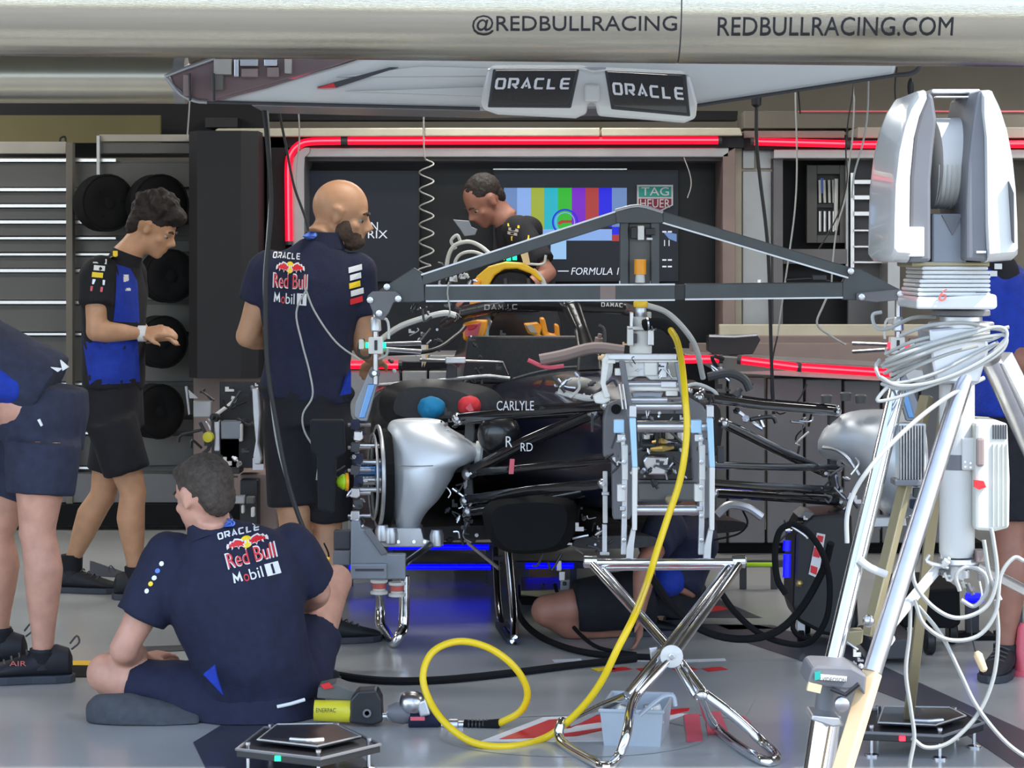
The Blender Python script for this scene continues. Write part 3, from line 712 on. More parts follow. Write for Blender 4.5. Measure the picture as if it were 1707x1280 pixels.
def head_parts(b, c, face, s=1.0, tilt=0.0, neck=None):
    """skull, jaw, nose, brow, lips, ears; c = head centre, face = direction the nose points"""
    f = V(face).normalized(); up = V((0,0,1)); r = f.cross(up).normalized(); up = r.cross(f).normalized()
    if tilt: 
        q = Quaternion(f, tilt); r = q @ r; up = q @ up
    R = Matrix((r, f, up)).transposed()
    def L(x, y, z): return V(c)+R @ (V((x, y, z))*s)
    b.ell(L(0,-.012,.028), tuple(a*s for a in (.076,.098,.092)), R, 24, 16)
    b.ell(L(0,.022,-.035), tuple(a*s for a in (.060,.068,.078)), R, 20, 14)
    b.ell(L(0,.058,-.092), tuple(a*s for a in (.030,.028,.022)), R)
    b.ell(L(0,.074,.012), tuple(a*s for a in (.050,.020,.014)), R)
    b.ell(L(0,.080,-.064), tuple(a*s for a in (.026,.016,.013)), R)
    b.tube([L(0,.085,.006), L(0,.102,-.018), L(0,.112,-.034)], [.009*s,.012*s,.014*s], 8)
    b.ell(L(.012,.095,-.038), .009*s, R, 8, 6); b.ell(L(-.012,.095,-.038), .009*s, R, 8, 6)
    for sx in (-1, 1):
        b.ell(L(sx*.046,.055,-.028), tuple(a*s for a in (.018,.018,.016)), R)
        b.ell(L(sx*.078,-.008,-.014), tuple(a*s for a in (.008,.017,.029)), R, 12, 8)
        b.tube([L(sx*.079,-.024,.012), L(sx*.088,-.020,.018), L(sx*.088,-.004,.022), L(sx*.086,.010,.008)], [.005*s]*4, 6)
    if neck is not None:
        n0 = L(0,-.03,-.06); eltube(b, [n0, (n0+V(neck))/2+f*.0, V(neck)], [(0,.056*s,.060*s),(.5,.056*s,.058*s),(1,.068*s,.066*s)], r)
    return L, R
def arm(b, sh, el, wr, s=1.0, ref=(1,0,0)):
    eltube(b, [sh, el], [(0,.045*s,.048*s),(.2,.054*s,.056*s),(.5,.050*s,.052*s),(.8,.042*s,.044*s),(1,.040*s,.042*s)], ref)
    b.ell(el, .041*s)
    eltube(b, [el, wr], [(0,.040*s,.040*s),(.22,.046*s,.044*s),(.55,.038*s,.036*s),(.85,.028*s,.026*s),(1,.027*s,.022*s)], ref)
def leg(b, hip, kn, an, s=1.0, ref=(1,0,0), back=(0,-1,0)):
    eltube(b, [hip, kn], [(0,.090*s,.095*s),(.3,.086*s,.090*s),(.7,.066*s,.068*s),(.92,.057*s,.058*s),(1,.054*s,.056*s)], ref)
    b.ell(kn, .057*s)
    hip, kn, an = V(hip), V(kn), V(an); bk = V(back)*.014*s
    eltube(b, [kn, kn.lerp(an,.3)+bk, kn.lerp(an,.65)+bk*.4, an], [(0,.054*s,.054*s),(.15,.055*s,.056*s),(.32,.059*s,.061*s),(.55,.051*s,.053*s),(.8,.038*s,.040*s),(.93,.033*s,.036*s),(1,.034*s,.038*s)], ref)
def foot(b, an, dirv, s=1.0):
    if an[2] < .30: return            # shod feet are built by shoe()
    d = V(dirv).normalized(); a = V(an)
    eltube(b, [a-d*.05*s+V((0,0,-.02)), a+d*.05*s+V((0,0,-.04*s)), a+d*.16*s+V((0,0,-.055*s))], [(0,.03*s,.03*s),(.4,.04*s,.04*s),(1,.035*s,.018*s)], d.cross(V((0,0,1))))
def shoe(par, an, dirv, s=1.0, mat='shoe_black', sole='sole_dark', flatz=None, roll=None):
    """trainer: upper, sole, laces, heel pull loop"""
    d = V(dirv); d.z = 0 if roll is None else d.z; d.normalize(); up = V((0,0,1)) if roll is None else V(roll).normalized(); sd = d.cross(up).normalized(); up = sd.cross(d)
    a = V(an); z0 = a-up*.085*s if flatz is None else V((a.x, a.y, flatz))
    def Q(x, y, z): return z0+d*x*s+sd*y*s+up*z*s
    def ringat(x, w, z1, z2, lean=0): return [Q(x+lean*(z/.1), w*math.cos(t), z) for t, z in [(2*math.pi*k/16, z1+(z2-z1)*(.5+.5*math.sin(2*math.pi*k/16))) for k in range(16)]]
    if flatz is not None: ob('ankle_collar', B().tube([V((a.x, a.y, max(a.z, .10)+.01)), V((a.x, a.y, flatz+.05))], [.040*s, .042*s], 14), mat, par, smooth=True)
    up_ = B().loft([ringat(-.085,.018,.022,.075), ringat(-.075,.034,.016,.100), ringat(-.04,.040,.014,.112), ringat(.0,.041,.014,.105), ringat(.04,.043,.014,.088), ringat(.09,.047,.014,.070), ringat(.14,.048,.014,.055), ringat(.18,.038,.014,.044), ringat(.20,.018,.016,.034)])
    u = ob('shoe_upper', up_, mat, par, smooth=True); 
    pts = [(-.095,0),(-.085,.028),(-.04,.040),(.03,.040),(.10,.052),(.16,.050),(.195,.032),(.215,0)]
    ol = pts+[(x,-y) for x, y in pts[-2:0:-1]]
    ob('shoe_sole', B().prism([Q(x,y,0) for x, y in ol], up*.024*s), sole, par, bevel=.004)
    for k in range(4):
        x = .045+k*.022; z = .092-k*.0095
        ob('lace', B().tube([Q(x,-.026,z-.006), Q(x+.004,0,z+.004), Q(x,.026,z-.006)], .0028*s, 6), 'dark_grey', par)
    ob('heel_loop', B().tube([Q(-.082,0,.095), Q(-.105,0,.115), Q(-.098,0,.135), Q(-.078,0,.112)], .003*s, 6, sm=3), 'dark_grey', par)
def torso(b, pel, chest, neck, right, infl=0.0, w=1.0, hemz=None, n=28, belly=0):
    """pelvis to neck elliptical loft; right = shoulder axis"""
    pel, chest, neck = V(pel), V(chest), V(neck)
    eltube(b, [pel, pel.lerp(chest,.5), chest, neck], [(0,.165*w+infl,.115*w+infl),(.10,.168*w+infl,.12*w+infl),(.25,.152*w+infl,.115*w+infl+belly),(.42,.160*w+infl,.118*w+infl+belly*.6),(.62,.185*w+infl,.125*w+infl),(.76,.190*w+infl,.115*w+infl),(.86,.160*w+infl,.095*w+infl),(.94,.095*w+infl,.075*w+infl),(1,.066*w+infl*.6,.064*w+infl*.6)], right, n)
def sleeve(b, sh, el, frac, r0=.085, r1=.070):
    sh, el = V(sh), V(el); e = sh.lerp(el, frac)
    eltube(b, [sh.lerp(el,-.12), e], [(0,r0*.8,r0*.85),(.15,r0,r0),(.6,(r0+r1)/2,(r0+r1)/2),(1,r1,r1)], (0,1,0))
    b.ell(sh, r0*.98)
def shorts_leg(b, hip, kn, frac, r0=.115, r1=.095, ref=(1,0,0)):
    hip, kn = V(hip), V(kn)
    eltube(b, [hip, hip.lerp(kn, frac)], [(0,r0,r0),(.4,r0*.97,r0*.97),(1,r1,r1)], ref)
def bar_stack(par, bvh, o, U, Vv, nrm, cols):
    """small sponsor patches down a sleeve"""
    k = len(cols)
    for i, c in enumerate(cols):
        u0 = .08*(i % 2); 
        decal('sleeve_patch', poly([(u0, 1-(i+.72)/k), (1-.1*(i % 3), 1-(i+.72)/k), (1-.1*(i % 3), 1-i/k), (u0, 1-i/k)]), o, U, Vv, c, par, bvh=bvh, nrm=nrm, lift=.003)
def back_print(par, bvh, T, nrm):
    """T(u,v) -> world; block 1 wide 1 high: wide lettering, two bulls and disc, red-edged words, last line"""
    O = T(0,0); U = T(1,0)-O; W = T(0,1)-O
    def sub_(u0, v0, u1, v1): return O+U*u0+W*v0, U*(u1-u0), W*(v1-v0)
    k = dict(bvh=bvh, nrm=nrm)
    decal('back_lettering', widetext('ORACLE',1,.2,.036,.22), *sub_(.08,.84,.80,.95), 'white_print', par, lift=.003, **k)
    decal('bull_emblem_disc', poly(circ(.5,.5,.5,.5,24)), *sub_(.44,.60,.66,.80), 'logo_yellow', par, lift=.003, **k)
    bull = [(0,.52),(.06,.72),(.14,.66),(.22,.86),(.34,.80),(.45,.98),(.62,.92),(.78,.80),(.86,.62),(.97,.70),(.95,.44),(.84,.40),(.90,.16),(.76,.28),(.62,.30),(.56,.10),(.50,.34),(.36,.36),(.22,.18),(.24,.42),(.12,.40),(.0,.30)]
    for u0, u1 in ((.20,.56), (.92,.56)):
        decal('bull_emblem', poly([((a), b_) for a, b_ in bull]), *sub_(u0-.01*(1 if u1 > u0 else -1),.585,u1,.80), 'white_print', par, lift=.004, **k)
        decal('bull_emblem', poly([(.1+.8*a, .08+.84*b_) for a, b_ in bull]), *sub_(u0,.60,u1,.785), 'red_paint', par, lift=.0055, **k)
    decal('back_lettering', textmesh('Red Bull', .055), *sub_(.12,.335,1.02,.60), 'white_print', par, lift=.003, **k)
    decal('back_lettering', textmesh('Red Bull', .0), *sub_(.15,.355,.99,.58), 'red_paint', par, lift=.006, **k)
    decal('back_lettering', widetext('M',1,.8,.2), *sub_(.16,.08,.33,.25), 'white_print', par, lift=.003, **k)
    decal('back_lettering', textmesh('bil', .03), *sub_(.47,.08,.70,.26), 'white_print', par, lift=.003, **k)
    decal('back_lettering', textmesh('o', .04), *sub_(.355,.08,.455,.20), 'red_paint', par, lift=.005, **k)
    decal('back_lettering', poly([(0,0),(1,0),(1,1),(0,1)]), *sub_(.76,.07,1.0,.27), 'white_print', par, lift=.003, **k)
    decal('back_lettering', poly([(.45,.1),(.6,.1),(.6,.9),(.45,.9)]), *sub_(.76,.07,1.0,.27), 'navy_cloth', par, lift=.005, **k)
def badge(par, cobj, x, y, d, nr, w_=.055, h_=.030):
    bv = bvh_of(cobj.data, world(cobj)); o = P(x, y, d)
    for f, m_, l in ((1, 'logo_blue', .003), (.62, 'white_print', .005)):
        decal('collar_badge', poly(circ(.5,.5,.5*f,.5*f*(.7 if f < 1 else 1))), o, V((w_,0,w_*.1)), V((0,0,h_)), m_, par, bvh=bv, nrm=nr, lift=l, thick=.0008)
def person(label, loc, group=None): return thing('person', label, 'person', loc, group)
def put(name, mesh, mat, par, base, label=None):
    o = ob(name, mesh, mat, par, label, loc=base); return o
def eyes(par, L, R, s=1.0):
    for sx in (-1, 1):
        ob('eye', B().ell(L(sx*.031,.066,-.006), .0125*s, R, 10, 8), 'eye_white', par, smooth=True)
        ob('eyebrow', B().tube([L(sx*.016,.090,.018), L(sx*.032,.089,.024), L(sx*.048,.078,.018)], [.004*s,.005*s,.003*s], 6), 'hair_brown', par)
        ob('pupil', B().ell(L(sx*.031,.0755,-.007), .0058*s, R, 8, 6), 'eye_dark', par, smooth=True)
# ---------------- bald man, standing with his back to the lens
def bald_man():
    d = 9.45; g = P(530, 1076, d); p = person('tall bald bearded man in dark navy polo and black shorts, standing with his back turned', V((g.x, d, 0)))
    base = world(p); b = B()
    nk = P(535,402,d+.0); ch = P(520,480,d); pe = P(510,690,d+.02); shL = P(452,452,d); shR = P(596,452,d+.02)
    right = (shR-shL).normalized()
    L, R = head_parts(b, P(570,358,d+.03), (1.0,-.04,-.22), 1.14, neck=nk)
    torso(b, pe, ch, nk, right, -.012, 1.0)
    elL = P(412,560,d+.02); wrL = P(470,570,d+.24); elR = P(604,572,d+.04); wrR = P(628,602,d+.26)
    arm(b, shL, elL, wrL, 1.14); arm(b, shR, elR, wrR, 1.1)
    hand(b, wrL, wrR-wrL, (0,0,-1), 1.0, .7); hand(b, wrR, (-.3,.6,-.2), (0,0,-1), 1.0, .7)
    hpL, hpR = P(482,700,d), P(546,700,d)
    kL, kR = P(492,880,d-.02), P(545,880,d+.05); aL, aR = P(478,1045,d+.05), P(548,1045,d+.06)
    leg(b, hpL, kL, aL, 1.13); leg(b, hpR, kR, aR, 1.1); foot(b, aL, (.2,1,0)); foot(b, aR, (1,.3,0))
    put('body', remesh('body', b, .0095, 3, base=base), 'skin_warm', p, base); eyes(p, L, R, 1.14)
    # beard and close cropped scalp shadow
    s = 1.14; bd = B().ell(L(0,.028,-.062), tuple(a*s for a in (.0618,.063,.036)), R).ell(L(0,.052,-.078), tuple(a*s for a in (.045,.047,.036)), R)
    for sx in (-1,1): bd.ell(L(sx*.050,.022,-.045), tuple(a*s for a in (.016,.034,.040)), R)
    put('beard', remesh('beard', bd, .006, 2, .004, (60,60,60), base=base), 'stubble', p, base)
    b = B(); torso(b, P(508,668,d), ch, nk, right, .018, 1.0); sleeve(b, shL, elL, .50, .088, .080); sleeve(b, shR, elR, .62, .085, .078)
    b.ell(P(530,440,d), (.15,.10,.07))
    me = remesh('shirt', b, .011, 5, .016, (5,5,2.5), 1, base); sh = put('polo_shirt', me, 'navy_cloth', p, base)
    cb = B(); eltube(cb, [nk+V((.01,0,-.03)), nk+V((.012,.0,.035))], [(0,.086,.082),(1,.072,.070)], right); c_ = ob('collar', cb, 'navy_cloth', sh, smooth=True); badge(sh, c_, 504, 400, d-.1, V((0,-1,0)))
    bv = bvh_of(me, base); nr = V((0,-1,0))
    def T(u, v): return P(446+66*u+2*v, 512-98*v+ (4*u), d-.1)
    back_print(sh, bv, T, nr)
    bar_stack(sh, bv, P(584,512,d-.1), P(606,506,d-.1)-P(584,512,d-.1), P(580,446,d-.1)-P(584,512,d-.1), nr, ['white_print','white_print','logo_yellow','white_print','red_paint'])
    decal('side_stripe', poly([(0,0),(1,.1),(1,1),(.5,.8)]), P(566,660,d-.1), V((.045,0,0)), V((0,0,.10)), 'royal_cloth', sh, bvh=bv, nrm=nr, lift=.003)
    b = B(); torso(b, P(508,700,d), P(512,640,d), P(512,630,d), right, .012, .96)
    eltube(b, [P(512,628,d), P(512,710,d)], [(0,.165,.125),(1,.178,.135)], right)
    shorts_leg(b, hpL, kL, .80, .115, .108); shorts_leg(b, hpR, kR, .92, .112, .100)
    so_ = put('shorts', remesh('shorts', b, .012, 5, .012, (6,6,2), 2, base), 'black_cloth', p, base)
    for a_, dr in ((aL,(.15,1,0)), (aR,(1,.35,0))):
        ob('sock', B().tube([a_+V((0,0,.05)), a_+V((0,0,-.03))], [.050,.046], 14), 'black_cloth', p, smooth=True); shoe(p, a_, dr, 1.05, flatz=0.0)
    return p
bald_man()
# ---------------- young man with dark curls, standing in profile
def young_man():
    d = 10.78; p = person('young man with dark curly hair in black and blue polo, standing and looking down', P(190,995,d)); p.location.z = 0; WL[p.name] = V((p.location.x, d, 0)); base = world(p); b = B()
    nk = P(206,432,d); ch = P(190,505,d); pe = P(190,680,d); shN = P(165,458,d-.13); shF = P(215,458,d+.16); right = (shN-shF).normalized()
    L, R = head_parts(b, P(257,380,d), (.86,-.12,-.45), 1.06, neck=nk)
    torso(b, pe, ch, nk, right, -.01, .94)
    elN = P(160,552,d-.18); wrN = P(238,556,d-.10); elF = P(225,545,d+.2); wrF = P(248,566,d+.05)
    arm(b, shN, elN, wrN, 1.12); arm(b, shF, elF, wrF, 1.05); hand(b, wrN, (1,.1,.12), (0,.6,-1), 1.05, .6); hand(b, wrF, (1,-.3,.1), (0,0,-1), 1.0, .6)
    hN, hF = P(186,700,d-.09), P(196,700,d+.09); kN, kF = P(222,820,d-.08), P(172,825,d+.1); aN, aF = P(226,955,d-.06), P(120,935,d+.16)
    leg(b, hN, kN, aN, 1.08, back=(-1,0,0)); leg(b, hF, kF, aF, 1.08, back=(-1,0,0)); foot(b, aN, (1,0,0)); foot(b, aF, (1,0,0))
    put('body', remesh('body', b, .0095, 3, base=base), 'skin_warm', p, base); eyes(p, L, R, 1.06)
    hb = B(); s = 1.06
    hb.ell(L(0,-.025,.055), tuple(a*s for a in (.088,.108,.088)), R); hb.ell(L(0,-.075,-.005), tuple(a*s for a in (.070,.045,.075)), R); hb.ell(L(0,.055,.085), tuple(a*s for a in (.072,.055,.045)), R)
    rr = random.Random(4)
    for i in range(70):
        a = rr.uniform(0, 6.28); e = rr.uniform(.15, 1.5); v = V((math.cos(a)*math.cos(e)*.088, math.sin(a)*math.cos(e)*.108-.022, math.sin(e)*.088+.06)) 
        hb.ell(L(*v), rr.uniform(.014,.026)*s, R, 8, 6)
    put('hair', remesh('hair', hb, .007, 2, .006, (50,50,50), base=base), 'hair_dark', p, base)
    b = B(); torso(b, P(188,648,d), ch, nk, right, .018, .95, belly=.01); sleeve(b, shN, elN, .55, .088, .082); sleeve(b, shF, elF, .5, .085, .078)
    me = remesh('shirt', b, .011, 5, .016, (5,5,2.5), 3, base); sh = put('polo_shirt', me, 'black_cloth', p, base)
    bv = bvh_of(me, base); nr = V((0.25,-1,0)).normalized()
    def pn(name, pix, mat):
        A_ = [P(x,y,d-.2) for x,y in pix]; bb = B(); out = []
        pl = A_
        # subdivide the outline fan so that the panel follows the cloth
        c = sum(pl, V((0,0,0)))/len(pl); rings = []
        for k in range(8): rings.append([c.lerp(q, (k+1)/8) for q in sum([[pl[i].lerp(pl[(i+1)%len(pl)], j/4) for j in range(4)] for i in range(len(pl))], [])])
        n = len(rings[0]); vs = [c]+[q for r_ in rings for q in r_]; fs = [(0, 1+i, 1+(i+1)%n) for i in range(n)]
        for k in range(7): fs += [(1+k*n+i, 1+(k+1)*n+i, 1+(k+1)*n+(i+1)%n, 1+k*n+(i+1)%n) for i in range(n)]
        for q in vs:
            h = bv.ray_cast(q-nr*-.3, -nr*1.0, 1.2) if False else bv.ray_cast(q+nr*.35, -nr, 1.2)
            out.append((h[0] if h[0] is not None else q)+nr*.003)
        bb.raw(out, fs); return ob(name, bb, mat, sh, smooth=True)
    pn('blue_panel', [(196,440),(222,448),(234,470),(238,540),(190,536),(193,500)], 'royal_cloth')
    pn('blue_panel', [(140,566),(234,566),(240,640),(150,642)], 'royal_cloth')
    bar_stack(sh, bv, P(149,488,d-.2), P(172,490,d-.2)-P(149,488,d-.2), P(156,430,d-.2)-P(149,488,d-.2), nr, ['white_print','white_print','logo_yellow','steel','red_faded'])
    for q, m_ in (((208,458,218,470),'white_print'), ((211,480,221,485),'white_print'), ((188,418,196,430),'logo_yellow')):
        pn('chest_patch', [(q[0],q[1]),(q[2],q[1]),(q[2],q[3]),(q[0],q[3])], m_)
    cb = B(); eltube(cb, [nk+V((-.005,0,-.035)), nk+V((.02,.0,.03))], [(0,.086,.082),(1,.070,.068)], right); ob('collar', cb, 'black_cloth', sh, smooth=True)
    b = B(); eltube(b, [P(188,632,d), P(188,712,d)], [(0,.162,.125),(1,.172,.14)], right)
    shorts_leg(b, hN, kN, .72, .115, .105); shorts_leg(b, hF, kF, .70, .112, .10)
    put('shorts', remesh('shorts', b, .012, 5, .010, (6,6,2), 4, base), 'black_cloth', p, base)
    ob('wristband', B().tube([wrN-V((.02,0,0)), wrN+V((.015,0,0))], .036, 14), 'white_print', p, smooth=True)
    for a_, dr in ((aN,(1,.1,0)), (aF,(1,-.15,0))):
        ob('sock', B().tube([a_+V((0,0,.03)), a_+V((0,0,-.04))], [.050,.048], 14), 'black_cloth', p, smooth=True); shoe(p, a_, dr, 1.12, flatz=0.0)
young_man()
# ---------------- seated man, cross-legged with his back to the lens
def seated_man():
    d = 7.98; p = person('seated man in navy polo with bull emblem on his back, legs folded on the floor', V((P(400,0,d).x, d, 0))); base = world(p); b = B()
    nk = P(352,882,d); ch = P(385,965,d+.02); pe = P(425,1165,d+.06); shL = P(284,935,d+.02); shR = P(486,915,d+.12); right = (shR-shL).normalized()
    L, R = head_parts(b, P(338,826,d), (-.72,.66,-.20), 1.09, neck=nk)
    torso(b, pe, ch, nk, right, -.01, 1.12, belly=.02)
    elL = P(206,1082,d-.02); wrL = P(238,1100,d+.30); elR = P(530,985,d+.18); wrR = P(508,1012,d+.42)
    arm(b, shL, elL, wrL, 1.18); arm(b, shR, elR, wrR, 1.12); hand(b, wrL, (.6,.6,.1), (0,0,-1), 1.0, .7); hand(b, wrR, (-.2,.6,-.1), (0,0,-1), 1.0, .7)
    hL, hR = P(352,1180,d+.05), P(470,1180,d+.14); kL = P(178,1122,d+.10); aL = P(290,1200,d+.42)
    kR = P(560,968,d+.58); aR = P(533,1098,d+.50)
    leg(b, hL, kL, aL, 1.22, ref=(0,1,0), back=(0,0,-1)); leg(b, hR, kR, aR, 1.05, back=(-1,0,0)); foot(b, aR, (.1,1,0)); foot(b, aL, (1,.1,0))
    put('body', remesh('body', b, .0095, 3, base=base), 'skin_pink', p, base); eyes(p, L, R, 1.09)
    hb = B(); s = 1.09; hb.ell(L(0,-.020,.040), tuple(a*s for a in (.081,.098,.089)), R, 28, 18); hb.ell(L(0,-.068,-.012), tuple(a*s for a in (.064,.046,.062)), R); hb.ell(L(0,.048,.078), tuple(a*s for a in (.062,.040,.034)), R)
    put('hair', remesh('hair', hb, .007, 2, .004, (60,60,60), base=base), 'hair_brown', p, base)
    b = B(); torso(b, P(436,1180,d+.06), ch, nk, right, .022, 1.14, belly=.03); sleeve(b, shL, elL, .66, .098, .092); sleeve(b, shR, elR, .86, .095, .085)
    me = remesh('shirt', b, .011, 5, .019, (4.5,4.5,2.4), 6, base); sh = put('polo_shirt', me, 'navy_cloth', p, base)
    cb = B(); eltube(cb, [nk+V((.01,0,-.035)), nk+V((-.01,.02,.03))], [(0,.094,.088),(1,.074,.072)], right); c_ = ob('collar', cb, 'navy_cloth', sh, smooth=True); badge(sh, c_, 362, 882, d-.1, V((0,-1,0)), .06, .028)
    bv = bvh_of(me, base); nr = V((-.05,-1,.12)).normalized()
    def T(u, v): return P(374+86*u-22*v+ (8*(1-v)), 986-100*v-24*u, d-.1)
    back_print(sh, bv, T, nr)
    for x, y, c in ((262,938,'white_print'),(256,950,'logo_blue'),(252,962,'white_print'),(247,972,'logo_yellow'),(241,984,'white_print')):
        o = P(x-4,y+5,d-.1); decal('sleeve_patch', poly(circ(.5,.5,.5,.5,8)), o, V((.017,0,0)), V((0,0,.017)), c, sh, bvh=bv, nrm=V((-.5,-1,.2)).normalized(), lift=.003)
    ob('inner_flap', B().prism([P(338,1124,d-.17),P(358,1108,d-.17),P(362,1128,d-.17),P(372,1160,d-.17)], (0,.02,0)), 'royal_cloth', sh, label='bright blue shirt lining', bevel=.003)
    ob('waistband', B().tube([P(462,1178,d-.09), P(485,1173,d-.09), P(508,1166,d-.07)], .006, 8), 'white_print', p)
    b = B(); eltube(b, [P(425,1150,d+.06), P(425,1232,d+.05)], [(0,.19,.16),(.6,.23,.19),(1,.20,.17)], right)
    b.ell(P(300,1195,d+.06), (.13,.15,.09)); 
    eltube(b, [P(400,1182,d+.05), P(330,1170,d+.05), P(222,1142,d+.10)], [(0,.15,.15),(.4,.145,.14),(.8,.115,.11),(1,.105,.10)], (0,1,0)); shorts_leg(b, hR, kR, .6, .13, .10)
    me = remesh('shorts', b, .012, 5, .012, (5,5,5), 7, base)
    for v in me.vertices: v.co.z = max(v.co.z, .004)
    put('shorts', me, 'navy_cloth', p, base)
    # folded foot pointing to the left, sole outward
    fb = B(); eltube(fb, [P(147,1192,d-.05), P(180,1188,d-.06), P(235,1200,d-.08), P(330,1214,d-.06)], [(0,.028,.04),(.1,.056,.066),(.35,.068,.080),(.7,.064,.072),(1,.050,.06)], (0,1,0))
    me = remesh('foot', fb, .008, 4, .004, (8,8,8), 3, base)
    for v in me.vertices: v.co.z = max(v.co.z, .003)
    put('sock', me, 'sock_grey', p, base, 'grey socked foot tucked under the knee')
    ob('sock', B().tube([aR+V((0,0,.03)), aR+V((-.01,0,-.06))], [.050,.048], 14), 'black_cloth', p, smooth=True)
    ob('sock_band', B().tube([aR+V((0.0,0,.045)), aR+V((0,0,.03))], [.050,.050], 14), 'white_print', p, smooth=True)
    shoe(p, V((aR.x, aR.y, .085)), (.1,1,0), 1.0, flatz=0.0)
seated_man()
# ---------------- man at far left, cropped by the frame, bending forward
def left_man():
    d = 8.75; p = person('man bending forward at the left edge, only his navy shorts, legs and shoe in view', V((P(50,0,d).x, d, 0))); base = world(p); b = B()
    pe = P(70,700,d); ch = P(-90,560,d-.02); nk = P(-190,560,d); right = V((.1,-1,.1)).normalized()
    L, R = head_parts(b, P(-250,560,d), (-.8,-.1,-.6), 1.0, neck=nk); torso(b, pe, ch, nk, right, -.005, 1.08)
    sh1, sh2 = P(-130,590,d-.18), P(-130,570,d+.2)
    arm(b, sh1, P(-110,730,d-.2), P(-170,800,d-.2), 1.1); hand(b, P(-170,800,d-.2), (-.5,0,-1), (-1,0,0)); arm(b, sh2, P(-110,720,d+.2), P(-170,790,d+.2), 1.1); hand(b, P(-170,790,d+.2), (-.5,0,-1), (-1,0,0))
    hN, hF = P(72,735,d-.1), P(45,730,d+.1); kN, kF = P(62,885,d-.12), P(-8,890,d+.1); aN, aF = P(72,1085,d-.10), P(-2,1050,d+.2)
    leg(b, hN, kN, aN, 1.2, back=(1,0,0)); leg(b, hF, kF, aF, 1.2, back=(1,0,0)); foot(b, aN, (-1,-.1,0)); foot(b, aF, (-1,0,0))
    put('body', remesh('body', b, .011, 3, base=base), 'skin_pink', p, base); eyes(p, L, R)
    hb = B(); hb.ell(L(0,-.02,.045), (.081,.1,.088), R); put('hair', remesh('hair', hb, .008, 2, .004, (60,60,60), base=base), 'hair_brown', p, base)
    b = B(); torso(b, P(82,655,d), ch, nk, right, .022, 1.10); sleeve(b, sh1, P(-110,730,d-.2), .5); sleeve(b, sh2, P(-110,720,d+.2), .5)
    me = remesh('shirt', b, .013, 5, .013, (5,5,5), 9, base); sh = put('polo_shirt', me, 'navy_grey', p, base)
    b = B(); eltube(b, [P(58,648,d-.12), P(20,640,d-.14), P(-60,625,d-.16)], [(0,.03,.05),(.25,.07,.075),(1,.085,.10)], (0,1,0))
    put('blue_panel', remesh('panel', b, .008, 4, .012, (9,9,9), 3, base), 'royal_cloth', sh, base, 'bright blue lower front of the shirt')
    ob('belt_loop', B().pp([(100,600),(114,612),(104,618)], d-.2, .02).pp([(84,612),(104,614),(96,620)], d-.2, .02), 'white_print', p) 
    b = B(); eltube(b, [P(82,640,d), P(66,740,d)], [(0,.140,.170),(.4,.158,.195),(1,.160,.195)], (1,0,0))
    shorts_leg(b, hN, kN, .60, .142, .128); shorts_leg(b, hF, kF, .6, .13, .12)
    put('shorts', remesh('shorts', b, .012, 5, .012, (5,5,2), 11, base), 'navy_grey', p, base)
    ob('pocket_tag', B().pp([(62,700),(66,698),(71,709),(68,711)], d-.24, .01), 'white_print', p)
    for a_, dr, mt in ((aN,(-1,-.12,0),1), (aF,(-1,0,0),1)):
        ob('sock', B().tube([a_+V((0,0,.0)), a_+V((0,0,-.04))], [.054,.052], 14), 'black_cloth', p, smooth=True); shoe(p, a_, dr, 1.22, flatz=0.0)
    decal('shoe_print', textmesh('AIR', .02), P(16,1110,d-.17), V((.06,0,0)), V((0,0,.018)), 'red_rubber', p)
left_man()
